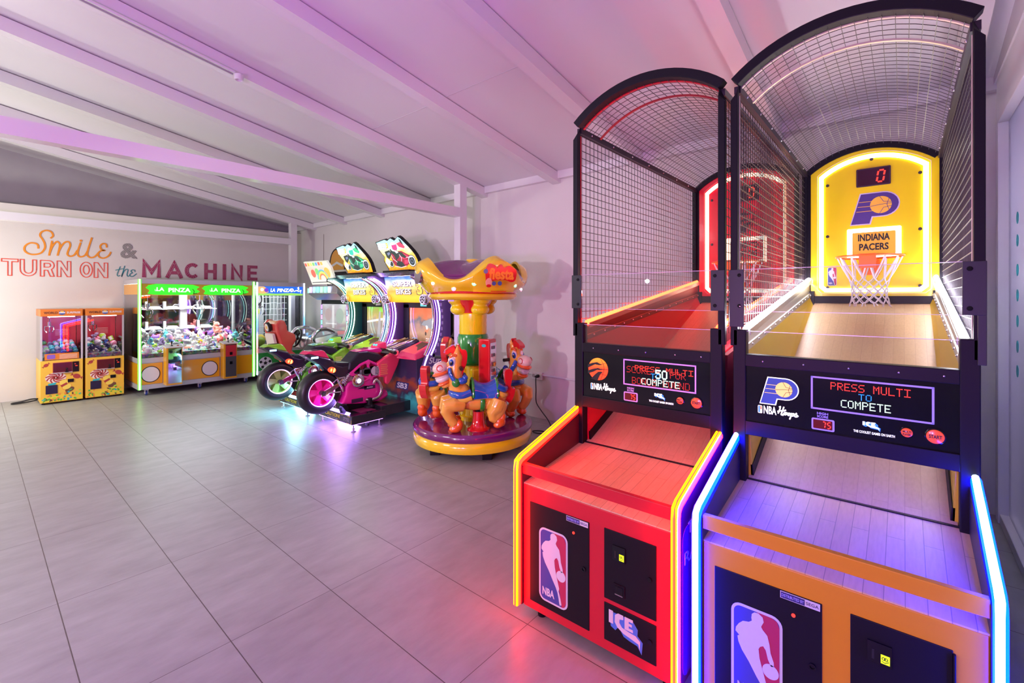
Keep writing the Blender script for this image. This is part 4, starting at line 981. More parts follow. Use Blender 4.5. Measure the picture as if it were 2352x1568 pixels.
def big_claw():
    X0 = 2.645; root = thing('claw_machine', (X0, 9.5, 0), 'wide yellow double claw machine full of plush toys, with green lit headers', 'claw machine')
    hw = .885; D = 1.12; F = FY(0, 0, 0)
    for x in (-.76, 0, .76):
        for y in (.10, .95):
            c = B(); c.box(x - .03, x + .03, y - .03, y + .03, .085, .11, 0); c.box(x - .022, x - .014, y - .02, y + .03, .03, .09, 0); c.box(x + .014, x + .022, y - .02, y + .03, .03, .09, 0)
            cc = c.build('caster', white_pl, root); B().lathe([(.012, -.014), (.038, -.012), (.040, 0), (.038, .012), (.012, .014)], (x, y + .005, .041), (1, 0, 0), 20).build('wheel', mat('blue_wheel', (.03, .06, .30), .3), cc)
    B().box(-hw, hw, 0, D, .11, .185).build('plinth', alu, root, .004)
    B().box(-hw + .012, hw - .012, .012, D, .185, .545).build('lower_body', alu, root)
    for x0, x1 in ((-hw + .03, -.56), (-.32, .29), (.525, hw - .045)): B().fbox(F, x0, x1, .190, .535, -.012, -.002).build('front_panel', ylw, root, .002)
    B().box(-hw - .0, -hw + .012, .06, D - .06, .20, .535).build('side_base_panel', ylw, root)
    B().box(-hw, hw, 0, D, .545, .625).build('sill', alu, root, .004)
    for a in (-.72, .133):
        e = B(); e.disc(F, a, .355, .130, -.002, .0, 1, 36, ry=.135); e.disc(F, a, .355, .117, 0, .0012, 0, 36, ry=.122); e.build('round_emblem', [pr_white, ink], root)
    for a0, a1, kind in ((-.550, -.325, 0), (.300, .515, 1)):
        c = B(); c.hexa([(a0, -.18, .16), (a1, -.18, .16), (a1, .0, .16), (a0, .0, .16), (a0, -.18, .79), (a1, -.18, .79), (a1, .0, .81), (a0, .0, .81)])
        cn = c.build('control_console', ylw, root, .003); Fc = FY(0, -.18, 0)
        pl = B(); pl.fbox(Fc, a0 + .028, a1 - .012, .19, .775, 0, .004); pl.build('door_plate', mirror if kind == 0 else mat('smoked_door', (.07, .07, .08), .10), cn)
        if kind: B().fbox(Fc, a0 + .03, a1 - .014, .555, .76, .004, .006).build('red_card', mat('red_card', (.5, .03, .05), .2), cn)
        mid = (a0 + a1) / 2 + .008
        for z in ((.61, .43) if kind == 0 else (.61, .44)): B().fbox(Fc, mid - .022, mid + .022, z - .026, z + .026, .006, .010).build('coin_slot', black_gloss, cn)
        t = B(); t.hexa([(a0 - .012, -.20, .785), (a1 + .012, -.20, .785), (a1 + .012, .02, .81), (a0 - .012, .02, .81), (a0 - .012, -.20, .80), (a1 + .012, -.20, .80), (a1 + .012, .02, .828), (a0 - .012, .02, .828)]); t.build('control_top', white_pl, cn)
        jb = B().lathe([(.022, 0), (.020, .012), (.006, .018), (.006, .06)], (a0 + .09, -.11, .808), (0, 0, 1), 14); jb.ell((a0 + .09, -.11, .875), .017); jb.build('joystick', black_gloss, cn)
        B().lathe([(.016, 0), (.016, .012), (.010, .016), (0, .016)], (a1 - .05, -.12, .807), (0, 0, 1), 14).build('button', candy_red, cn)
    # top
    B().box(-hw, hw, 0, D, 1.855, 1.93).build('cap', alu, root, .004)
    B().box(-hw + .04, hw - .04, .02, .10, 1.668, 1.855).build('header_box', pinza_o, root)
    Fh = FY(0, .02, 0)
    for a in (-.40, .40):
        g = B(); rr = random.Random(7)
        bl = [(-.36, .02), (-.27, .002), (-.1, .0), (.12, .002), (.25, .004), (.33, .02), (.385, .06), (.33, .10), (.38, .14), (.28, .175), (.05, .18), (-.1, .178), (-.24, .181), (-.33, .16), (-.385, .12), (-.33, .07)]
        g.poly(Fh, [(a + x, 1.672 + y) for x, y in bl], .0003, .0012, 0)
        for k in range(14): g.disc(Fh, a + rr.uniform(-.38, .38), 1.68 + rr.uniform(0, .165), rr.uniform(.006, .02), .0012, .0016, 0, 10)
        g.text(Fh, 'LA', .062, .0014, .0022, 1, width=.105, bold=.03, at=(a - .185, 1.735)); g.text(Fh, 'PINZA', .072, .0014, .0022, 1, width=.32, bold=.03, at=(a + .085, 1.718))
        g.text(Fh, 'La', .03, .0014, .0022, 1, width=.03, bold=.02, at=(a - .245, 1.735))
        g.ribbon(Fh, [(a + .29, 1.69), (a + .30, 1.74), (a + .275, 1.77)], .012, .0014, .002, 2); g.ribbon(Fh, [(a + .29, 1.69), (a + .34, 1.70)], .012, .0014, .002, 2)
        g.build('header_sign', [pinza_g, pinza_w, mat('olive_ink', (.05, .12, .01), .5)], root)
    B().box(-hw, -hw + .012, .05, D - .05, 1.675, 1.85).build('side_top_panel', ylw, root)
    for x in (-hw, hw - .04):
        for y in (0, D - .04):
            p = B().box(x, x + .04, y, y + .04, .625, 1.855).build('corner_post', alu, root)
    for s in (-1, 1):
        x = s * (hw - .018); lt = B().tube([(x, -.012, .115), (x, -.012, 1.925)], .011, 0, 8); lp = lt.build('light_strip', led_gy, root)
        B().box(x - .022, x - .012, -.012, .002, .115, 1.925).box(x + .012, x + .022, -.012, .002, .115, 1.925).build('light_channel', led_hal, lp)
        B().box(s * (hw - .006) - .003, s * (hw - .006) + .003, .04, D - .04, .625, 1.675).build('side_glass', cglass, root)
    B().box(-hw + .04, hw - .04, .014, .020, .625, 1.672).build('front_glass', cglass, root)
    B().box(-hw + .03, hw - .03, D - .03, D - .015, .6, 1.855).build('mirror_back', mirror, root)
    B().box(-.055, .055, D - .08, D - .03, .625, 1.855).build('middle_post', wht, root)
    for z in (1.40, 1.03):
        sh = B().box(-hw + .06, hw - .35, D - .16, D - .035, z, z + .012).build('acrylic_shelf', mat('frosted_shelf', (.75, .76, .80), .25), root)
        for k in range(5):
            xk = -hw + .16 + k * .27
            tb = B(); tb.hexa([(xk - .10, D - .20, z + .012), (xk + .10, D - .20, z + .012), (xk + .10, D - .05, z + .012), (xk - .10, D - .05, z + .012), (xk - .06, D - .16, z + .06), (xk + .06, D - .16, z + .06), (xk + .06, D - .05, z + .06), (xk - .06, D - .05, z + .06)])
            tb.box(xk - .13, xk - .09, D - .07, D - .05, z + .012, z + .15); tb.build('shelf_riser', wht, sh)
    B().box(-hw + .06, hw - .06, .10, .95, 1.80, 1.84).build('light_panel', mat('claw_light_panel', (.8, .8, .8), .4, emit=(0.90, 1.0, 0.94), es=17), root)
    tb = B()
    for y in (.3, .75): tb.tube([(-hw + .05, y, 1.70), (hw - .05, y, 1.70)], .012)
    tb.build('gantry_rail', steel, root)
    claw_unit(root, -.70, .30, 1.66); claw_unit(root, .10, .45, 1.70)
    return root
bc = big_claw()
bed('plush_tray', bc, 1.81, 3.48, 9.53, 10.55, .627, .69, .83, mixed, 'sloping prize bed under the plush toys in the wide yellow claw machine')
PL = ['white', 'pink', 'coral', 'purple', 'lilac', 'turquoise', 'grey', 'beige', 'white', 'blue', 'yellow', 'lime', 'silver', 'magenta', 'brown', 'green']
WH = 'in the wide yellow claw machine'
toys(1.84, 3.45, 9.555, 10.50, .70, .88, .066, ['bear', 'bunny', 'fish', 'star', 'ball'], PL, WH, 0, .84)
toys(1.86, 3.43, 9.57, 10.45, .82, .99, .082, ['bear', 'bunny', 'fish'], ['white', 'coral', 'pink', 'white', 'purple', 'grey', 'turquoise', 'white', 'lilac', 'red'], WH, .30, .88)
for p, c, k, s, lb in (((3.02, 9.95, 1.02), 'coral', 'bear', .15, 'large coral plush bear on the pile behind the right console of the yellow claw machine'), ((2.38, 9.85, .93), 'white', 'bear', .13, 'large white plush bear on the pile between the consoles of the yellow claw machine'), ((1.86, 10.2, .95), 'pink', 'bunny', .13, 'large pink plush bunny against the left glass of the yellow claw machine')):
    tag(toy(k, c, s, p, (-.3, .2, .4)), lb, 'toy')

# ---------------------------------------------------------------- football claw machine
def led_bands():
    m = mat('led_colour_bands', (.7, .8, 1), .4, emit=(.6, .8, 1), es=3.6)
    g = N(m, 'ShaderNodeTexCoord'); sx = N(m, 'ShaderNodeSeparateXYZ'); L(m, g.outputs['Generated'], sx.inputs[0])
    cr = N(m, 'ShaderNodeValToRGB'); cr.color_ramp.interpolation = 'EASE'; e = cr.color_ramp.elements
    e[0].position = 0; e[0].color = (.55, .85, .95, 1); e[1].position = 1; e[1].color = (.75, .85, 1, 1)
    for p, c in ((.18, (.6, .85, .95)), (.25, (1, .10, .06)), (.36, (1, .25, .3)), (.42, (.45, .5, 1)), (.48, (.03, .10, 1)), (.58, (.05, .45, 1)), (.70, (.65, .85, 1))):
        q = e.new(p); q.color = (*c, 1)
    L(m, sx.outputs[2], cr.inputs[0]); L(m, cr.outputs[0], m.node_tree.nodes['Principled BSDF'].inputs['Emission Color'])
    return m
def soccer():
    root = thing('claw_machine', (4.03, 9.5, 0), 'narrow claw machine with a blue lit header, white net and football on green turf panel', 'claw machine')
    hw = .475; D = 1.12; F = FY(0, 0, 0)
    for x in (-.38, .38):
        for y in (.10, .95):
            c = B(); c.box(x - .03, x + .03, y - .03, y + .03, .085, .13, 0); cc = c.build('caster', white_pl, root); B().lathe([(.012, -.014), (.038, -.012), (.040, 0), (.038, .012), (.012, .014)], (x, y + .005, .041), (1, 0, 0), 18).build('wheel', mat('blue_wheel'), cc)
    B().box(-hw, hw, 0, D, .13, .20).build('plinth', alu, root, .004)
    B().box(-hw + .012, hw - .012, .010, D, .20, .545).build('lower_body', alu, root)
    turf = noisy('turf_print', (0.0, 0.10, 0.02), (0.03, 0.42, 0.06), 120, .5)
    pn = B().fbox(F, -hw + .04, hw - .04, .20, .545, -.010, -.001).build('turf_panel', turf, root)
    bl = B(); c = (-.305, .345); bl.disc(F, *c, .122, 0, .001, 0, 36)
    for k in range(5):
        t = PI / 2 + 2 * PI * k / 5; a, z = c[0] + .088 * math.cos(t), c[1] + .088 * math.sin(t)
        bl.poly(F, [(a + .030 * math.cos(t + PI + 2 * PI * j / 5), z + .030 * math.sin(t + PI + 2 * PI * j / 5)) for j in range(5)], .001, .0018, 1)
        bl.ribbon(F, [(c[0] + .03 * math.cos(t + PI / 5 * 0), c[1] + .03 * math.sin(t)), (c[0] + .062 * math.cos(t), c[1] + .062 * math.sin(t))], .004, .001, .0016, 1, False)
    bl.poly(F, [(c[0] + .034 * math.cos(PI / 2 + 2 * PI * j / 5), c[1] + .034 * math.sin(PI / 2 + 2 * PI * j / 5)) for j in range(5)], .001, .0018, 1)
    bl.build('football_print', [pr_white, ink], pn)
    B().box(-hw, hw, 0, D, .545, .63).build('sill', alu, root, .004)
    B().box(-hw, hw, 0, D, 1.845, 1.925).build('cap', alu, root, .004)
    hb = B().box(-hw + .04, hw - .04, .02, .10, 1.665, 1.845).build('header_box', mat('header_blue', (.02, .10, .5), .4, emit=(.02, .16, .80), es=1.0), root)
    Fh = FY(0, .02, 0); g = B(); g.poly(Fh, [(-.435, 1.665), (.435, 1.665), (.435, 1.70), (.2, 1.715), (-.1, 1.70), (-.435, 1.72)], .0002, .0008, 0)
    g.poly(Fh, [(-.43, 1.71), (-.33, 1.70), (-.24, 1.73), (-.26, 1.80), (-.33, 1.84), (-.43, 1.84)], .0008, .0014, 2); g.disc(Fh, -.28, 1.77, .04, .0014, .002, 3, 16); g.disc(Fh, -.36, 1.78, .03, .0014, .002, 1, 16)
    g.text(Fh, 'LA', .070, .0014, .0024, 1, width=.09, bold=.03, shear=.2, at=(-.16, 1.735)); g.text(Fh, 'PINZA', .070, .0014, .0024, 1, width=.29, bold=.03, shear=.2, at=(.065, 1.735))
    g.disc(Fh, .215, 1.775, .035, .0014, .002, 1, 18); g.disc(Fh, .215, 1.775, .014, .002, .0024, 3, 6)
    g.ribbon(Fh, [(.26, 1.75), (.31, 1.77), (.35, 1.75), (.40, 1.77)], .018, .0014, .002, 1); g.ribbon(Fh, [(.33, 1.77), (.36, 1.80), (.33, 1.82)], .016, .0014, .002, 1); g.disc(Fh, .35, 1.83, .012, .0014, .002, 1, 12); g.ribbon(Fh, [(.40, 1.77), (.39, 1.72)], .012, .0014, .002, 1)
    g.build('header_art', [mat('pitch_glow', (.3, .6, .1), .4, emit=(.30, .75, .12), es=1.0), lit_white, mat('sport_orange', (.8, .4, .1), .4, emit=(.9, .5, .2), es=.9), mat('header_violet', (.2, .05, .5), .4, emit=(.22, .05, .6), es=.8)], hb)
    bands = led_bands()
    for s in (-1, 1):
        x = s * (hw - .018); B().tube([(x, -.010, .13), (x, -.010, 1.92)], .011, 0, 8).build('light_strip', bands, root)
        B().box(s * (hw - .006) - .003, s * (hw - .006) + .003, .04, D - .04, .63, 1.665).build('side_glass', cglass, root)
        for y in (0, D - .04): B().box(s * hw - (.04 if s > 0 else 0), s * hw + (.04 if s < 0 else 0), y, y + .04, .63, 1.845).build('corner_post', alu, root)
    B().box(-hw + .04, hw - .04, .014, .020, .63, 1.665).build('front_glass', cglass, root)
    B().box(-hw + .03, hw - .03, D - .03, D - .015, .6, 1.845).build('back_panel', mat('grey_back', (.07, .085, .09), .3), root)
    B().box(-.04, .07, D - .07, D - .03, .63, 1.845).build('middle_post', wht, root); B().box(.20, .42, D - .045, D - .031, .63, 1.845).build('white_panel', mat('pale_panel', (.42, .46, .46), .35), root)
    nt = B(); rr = random.Random(2)
    for k in range(12):
        x = -.43 + k * .075; nt.tube([(x + rr.uniform(-.008, .008), .78 + rr.uniform(-.01, .01), 1.66 - j * .13) for j in range(8)], .0065, 0, 5)
    for k in range(8):
        z = 1.63 - k * .125; nt.tube([(-.44 + j * .08, .78 + rr.uniform(-.01, .01), z + rr.uniform(-.008, .008)) for j in range(12)], .0065, 0, 5)
    nt.build('goal_net', wht, root)
    ns = B()
    for k in range(9):
        y = .10 + k * .085; ns.tube([(-.44, y, 1.66), (-.44, y + .01, .7)], .0055, 0, 5)
    for k in range(8):
        z = 1.62 - k * .125; ns.tube([(-.44, .06, z), (-.44, .78, z + .01)], .0055, 0, 5)
    ns.build('side_net', wht, root)
    B().fbox(FY(0, .77, 0), -.185, -.125, 1.285, 1.385, 0, .002).build('yellow_notice', mat('yellow_notice', (.80, .85, .02), .5), root)
    B().box(-hw + .06, hw - .06, .10, .7, 1.80, 1.835).build('light_panel', mat('football_light_panel', (.8, .8, .8), .4, emit=(0.90, 1.0, 0.94), es=6), root)
    claw_unit(root, -.30, .28, 1.66)
    cbl = B(); cbl.tube(spline([(-.36, .1, 1.72), (-.30, .2, 1.55), (-.38, .25, 1.45), (-.34, .3, 1.38)], 5), .012, 0, 6); cbl.build('cable', ink, root)
    return root
fc = soccer()
bed('prize_bed', fc, 3.61, 4.45, 9.56, 10.5, .632, .645, .70, mixed, 'sloping prize bed under the balls in the narrow football claw machine')
for p, c, r, lb in (((3.685, 9.66, .755), 'lime', .092, 'lime ball pressed against the front glass of the football claw machine'), ((3.80, 9.95, .78), 'yellow', .10, 'yellow ball in the middle of the football claw machine'), ((3.70, 10.12, .79), 'red', .10, 'red ball by the net of the football claw machine'), ((3.92, 9.70, .74), 'coral', .085, 'coral ball behind the red game seat in the football claw machine'),
 ((4.02, 10.05, .77), 'blue', .10, 'blue ball at the back of the football claw machine'), ((4.16, 9.72, .75), 'teal', .085, 'teal ball beside the red game seat in the football claw machine'), ((4.33, 9.85, .80), 'white', .11, 'white ball in the right half of the football claw machine'), ((4.25, 10.18, .78), 'green', .10, 'green ball at the right back of the football claw machine')):
    tag(toy('ball', c, r * 1.98, p, (rnd.uniform(0, 2), rnd.uniform(0, 2), 0)), lb, 'ball')

# ---------------------------------------------------------------- lettering on the back wall
sl = thing('wall_lettering', (0, WY - .006, 0), 'painted wall lettering reading Smile and turn on the machine', 'wall lettering')
F = FY(0, 0, 0); F = Fr((0, 0, 0), (1, 0, 0), (0, 0, 1))
w_or = mat('orange_wall_paint', (0.80, 0.27, 0.01), 0.6); w_red = mat('red_orange_wall_paint', (0.78, 0.06, 0.02), 0.6); w_teal = mat('teal_wall_paint', (0.02, 0.22, 0.26), 0.6); w_mag = mat('berry_wall_paint', (0.36, 0.02, 0.10), 0.6); w_gry = mat('charcoal_wall_paint', (0.06, 0.055, 0.06), 0.6)
b = B()
SM = [[(0.699, 2.426), (0.693, 2.477), (0.662, 2.5), (0.607, 2.498), (0.556, 2.451), (0.544, 2.386), (0.578, 2.335), (0.644, 2.317), (0.727, 2.346), (0.772, 2.426), (0.772, 2.502), (0.746, 2.575), (0.719, 2.631), (0.737, 2.689), (0.795, 2.721), (0.849, 2.701), (0.869, 2.642), (0.845, 2.604)],
 [(0.857, 2.546), (0.823, 2.321)], [(0.829, 2.354), (0.86, 2.466), (0.904, 2.542), (0.935, 2.538), (0.948, 2.484), (0.923, 2.327)], [(0.935, 2.388), (0.97, 2.486), (1.015, 2.55), (1.06, 2.554), (1.073, 2.495), (1.047, 2.403), (1.04, 2.347), (1.071, 2.318), (1.12, 2.341), (1.158, 2.418)],
 [(1.201, 2.551), (1.169, 2.419), (1.168, 2.345), (1.201, 2.317), (1.253, 2.344), (1.286, 2.415)], [(1.342, 2.649), (1.295, 2.445), (1.286, 2.353), (1.329, 2.312), (1.384, 2.337), (1.432, 2.409)],
 [(1.537, 2.511), (1.529, 2.559), (1.485, 2.565), (1.453, 2.52), (1.467, 2.465), (1.509, 2.448), (1.458, 2.437), (1.425, 2.386), (1.441, 2.329), (1.499, 2.314), (1.559, 2.355), (1.591, 2.421)]]
for k, s in enumerate(SM): b.ribbon(F, spline(s, 5), .024, 0, .0016 + .0002 * k)
b.disc(F, 1.206, 2.592, .018, 0, .002); b.build('word', w_or, sl)
b = B()
for s in [[(1.722, 2.176), (1.681, 2.048), (1.689, 2.008), (1.718, 2.019)], [(1.659, 2.111), (1.727, 2.133), (1.755, 2.139)], [(1.782, 2.189), (1.74, 2.003), (1.764, 2.075), (1.801, 2.132), (1.829, 2.126), (1.814, 2.041), (1.829, 2.008), (1.857, 2.031)], [(1.927, 2.094), (1.92, 2.123), (1.889, 2.126), (1.87, 2.101), (1.889, 2.073), (1.863, 2.055), (1.852, 2.026), (1.876, 2.005), (1.914, 2.021), (1.946, 2.059)]]:
    b.ribbon(F, spline(s, 5), .012, 0, .002 + .0003 * (len(s) % 4))
b.build('word', w_teal, sl)
# outlined block capitals: an inner and an outer contour each
def arcp(cx, cz, rx, rz, a0, a1, n=8): return [(cx + rx * math.cos(math.radians(a0 + (a1 - a0) * i / n)), cz + rz * math.sin(math.radians(a0 + (a1 - a0) * i / n))) for i in range(n + 1)]
def outl(b, pts, x, z, wd, h, m=0, t=.011): b.ribbon(F, [(x + p[0] * wd, z + p[1] * h) for p in pts + pts[:1]], t, 0, .002, m)
Tl = [[(0, 1), (1, 1), (1, .84), (.62, .84), (.62, 0), (.38, 0), (.38, .84), (0, .84)]]
Ul = [[(0, 1), (.24, 1), (.24, .36)] + arcp(.5, .36, .26, .20, 180, 360, 6) + [(.76, 1), (1, 1), (1, .36)] + arcp(.5, .38, .5, .38, 0, -180, 10)]
Rl = [[(0, 0), (0, 1), (.55, 1)] + arcp(.6, .70, .40, .30, 90, -60, 8) + [(1, 0), (.72, 0), (.52, .38), (.27, .38), (.27, 0)], [(.27, .82), (.55, .82)] + arcp(.58, .70, .16, .12, 90, -90, 5) + [(.27, .57)]]
Nl = [[(0, 0), (0, 1), (.27, 1), (.74, .40), (.74, 1), (1, 1), (1, 0), (.74, 0), (.27, .60), (.27, 0)]]
Ol = [arcp(.5, .5, .5, .5, 0, 352, 22), arcp(.5, .5, .24, .30, 0, 350, 18)]
for word in ((('T', Tl, .300, .175), ('U', Ul, .498, .180), ('R', Rl, .722, .158), ('N', Nl, .916, .163)), (('O', Ol, 1.194, .155), ('N', Nl, 1.372, .178))):
    b = B()
    for _, gl, x, wd in word:
        for c in gl: outl(b, c, x, 1.972, wd, .258)
    b.build('word', w_red, sl)
b = B(); b.text(F, '&', .272, 0, .002, 0, width=.245, bold=.03, align='LEFT', at=(1.722, 2.330))
am = mat('striped_wall_paint', (.06, .055, .06), .6); g_ = N(am, 'ShaderNodeNewGeometry'); sx_ = N(am, 'ShaderNodeSeparateXYZ'); L(am, g_.outputs['Position'], sx_.inputs[0])
m1_ = N(am, 'ShaderNodeMath', operation='MULTIPLY_ADD'); L(am, sx_.outputs[0], m1_.inputs[0]); m1_.inputs[1].default_value = .42; L(am, sx_.outputs[2], m1_.inputs[2])
m2_ = N(am, 'ShaderNodeMath', operation='DIVIDE'); L(am, m1_.outputs[0], m2_.inputs[0]); m2_.inputs[1].default_value = .0165
m3_ = N(am, 'ShaderNodeMath', operation='FRACT'); L(am, m2_.outputs[0], m3_.inputs[0]); m4_ = N(am, 'ShaderNodeMath', operation='GREATER_THAN'); L(am, m3_.outputs[0], m4_.inputs[0]); m4_.inputs[1].default_value = .62
mx_ = N(am, 'ShaderNodeMix', data_type='RGBA'); L(am, m4_.outputs[0], mx_.inputs['Factor']); mx_.inputs['A'].default_value = (.055, .05, .055, 1); mx_.inputs['B'].default_value = (.66, .62, .58, 1); L(am, mx_.outputs['Result'], am.node_tree.nodes['Principled BSDF'].inputs['Base Color'])
o = b.build('ampersand', am, sl)
MS = {'M': (2.039, .262, [[(.08, 0), (.08, 1), (.5, .30), (.92, 1), (.92, 0)]]), 'A': (2.401, .240, [[(.06, 0), (.5, 1), (.94, 0)], [(.2, .30), (.8, .30)]]), 'C': (2.702, .232, [arcp(.5, .5, .42, .46, 45, 315, 14)]), 'H': (3.029, .196, [[(.1, 0), (.1, 1)], [(.9, 0), (.9, 1)], [(.1, .5), (.9, .5)]]),
 'I': (3.344, .066, [[(.5, 0), (.5, 1)]]), 'N': (3.508, .204, [[(.1, 0), (.1, 1), (.9, 0), (.9, 1)]]), 'E': (3.817, .180, [[(.95, 1), (.14, 1), (.14, 0), (.95, 0)], [(.14, .5), (.85, .5)]])}
b = B(); T_ = .064; H_ = .322 - T_
for ch, (x, wd, strokes) in MS.items():
    for si_, s in enumerate(strokes):
        P = [(x + p[0] * wd, 1.990 + T_ / 2 + p[1] * H_) for p in s]
        if ch in 'HIE': P2 = [(a, z + (T_ * .1 * (1 if z > 2.15 else -1) if len(P) == 2 and P[0][0] == P[1][0] else 0)) for a, z in P]
        else: P2 = P
        b.ribbon(F, P2, T_ * .96, 0, .0018 + .0003 * si_, 0, ch != 'C')
        for (a, z), (a2, z2) in zip(P, P[1:]):
            d = Vector((a2 - a, z2 - z)); n = max(1, int(d.length / .0185)); q = Vector((-d.y, d.x)).normalized()
            for k in range(n + 1):
                for o_ in (-.014, .014):
                    c = Vector((a, z)) + d * (k / n) + q * o_; b.disc(F, c.x, c.y, .0042, .002, .0030, 1, 6)
b.build('word', [w_mag, wall_m], sl)
# graphic decals on the right wall behind the racing game
dc = thing('wall_decal', (WX - .003, 9.05, 0), 'black outlined orange dome decal with a letter G on the wall behind the racing game', 'wall decal')
F = Fr((0, 0, 0), (0, -1, 0), (0, 0, 1)); b = B()
dome = [(-.34, 2.20), (-.33, 2.32)] + arcp(0, 2.36, .30, .30, 170, 10, 10) + [(.33, 2.32), (.34, 2.20)]
b.poly(F, dome, 0, .001, 0); b.poly(F, [(a * .85, z * .93 + .155) for a, z in dome], .001, .0018, 1); b.poly(F, [(-.26, 2.30), (0, 2.38), (.26, 2.30), (.22, 2.26), (0, 2.33), (-.22, 2.26)], .0018, .0024, 2)
b.poly(F, rrect(-.40, .40, 1.52, 2.16, .06), 0, .001, 0); b.text(F, 'G', .20, .001, .0018, 2, width=.17, bold=.03, at=(-.29, 1.60)); b.fbox(F, -.36, -.05, 1.90, 2.06, .001, .0018, 2)
b.build('decal_print', [ink, mat('decal_orange', (.72, .34, .06), .6), pr_white], dc)
dc = thing('wall_decal', (WX - .003, 5.62, 0), 'black rounded figure decal on the wall between the bike game and the pillar', 'wall decal'); b = B()
b.poly(F, rrect(-.20, .16, 1.0, 1.44, .10), 0, .001, 0); b.poly(F, rrect(-.14, .10, 1.10, 1.34, .06), .001, .0018, 1); b.poly(F, rrect(-.10, .06, 1.16, 1.28, .04), .0018, .0024, 0); b.poly(F, rrect(-.16, .0, 1.48, 1.70, .06), 0, .001, 0)
b.poly(F, [(-.22, 1.0), (.2, 1.0), (.25, .72), (.1, .55), (-.1, .62), (-.25, .55)], 0, .001, 0); b.build('decal_print', [ink, lilac], dc)
# ================================================================ motorbike racing games
def vgrad(name, stops, es, rough=.3):
    """printed picture: vertical colour ramp broken up by noise"""
    m = mat(name, stops[0][1], rough, emit=stops[0][1], es=es)
    g = N(m, 'ShaderNodeTexCoord'); sx = N(m, 'ShaderNodeSeparateXYZ'); L(m, g.outputs['Generated'], sx.inputs[0])
    n1 = N(m, 'ShaderNodeTexNoise'); n1.inputs['Scale'].default_value = 4; n1.inputs['Detail'].default_value = 5; L(m, g.outputs['Generated'], n1.inputs[0])
    a = N(m, 'ShaderNodeMath', operation='MULTIPLY_ADD'); L(m, n1.outputs[0], a.inputs[0]); a.inputs[1].default_value = .55; L(m, sx.outputs[2], a.inputs[2])
    s = N(m, 'ShaderNodeMath', operation='SUBTRACT'); L(m, a.outputs[0], s.inputs[0]); s.inputs[1].default_value = .275
    cr = N(m, 'ShaderNodeValToRGB'); e = cr.color_ramp.elements
    e[0].position, e[0].color = stops[0][0], (*stops[0][1], 1); e[1].position, e[1].color = stops[-1][0], (*stops[-1][1], 1)
    for p, c in stops[1:-1]: q = e.new(p); q.color = (*c, 1)
    L(m, s.outputs[0], cr.inputs[0]); b = m.node_tree.nodes['Principled BSDF']
    L(m, cr.outputs[0], b.inputs['Emission Color']); L(m, cr.outputs[0], b.inputs['Base Color'])
    return m
led_violet = mat('led_violet', (.5, .3, .8), .4, emit=(.45, .16, 1.0), es=14.0); led_wv = mat('led_white_violet', (.8, .7, .9), .4, emit=(.82, .60, 1.0), es=12.0)
led_teal = mat('led_teal', (.2, .7, .7), .4, emit=(.35, .95, .85), es=8); rim_led = mat('rim_led', (.8, .3, .9), .4, emit=(1.0, .22, .95), es=5.0); rim_led2 = mat('rim_led_core', (.9, .6, .9), .4, emit=(1.0, .42, 1.0), es=5.0)
tail_red = mat('tail_light', (.8, .05, .02), .2, emit=(1.0, .05, .01), es=2.4); tail_yel = mat('tail_light_hot', (.9, .6, .2), .2, emit=(1.0, .55, .10), es=3.0)
deck_black = mat('deck_black', (.015, .013, .02), .14, coat=.4); dark_body = mat('dark_purple_plastic', (.018, .012, .035), .28, coat=.4); seat_blk = mat('seat_vinyl', (.014, .014, .026), .36)
caution_y = mat('caution_yellow', (.60, .48, .04), .5); chrome_v = mat('chrome_trim', (.80, .78, .84), .12, 1.0)
gm = mat('gunmetal', (.16, .16, .19), .25, .8)
def prof(pts, y0, y1, name, m, parent, bev=.012, seg=3):
    return B().poly(Fr((0, y1, 0), (1, 0, 0), (0, 0, 1)), pts, 0, y1 - y0).build(name, m, parent, bev, seg)
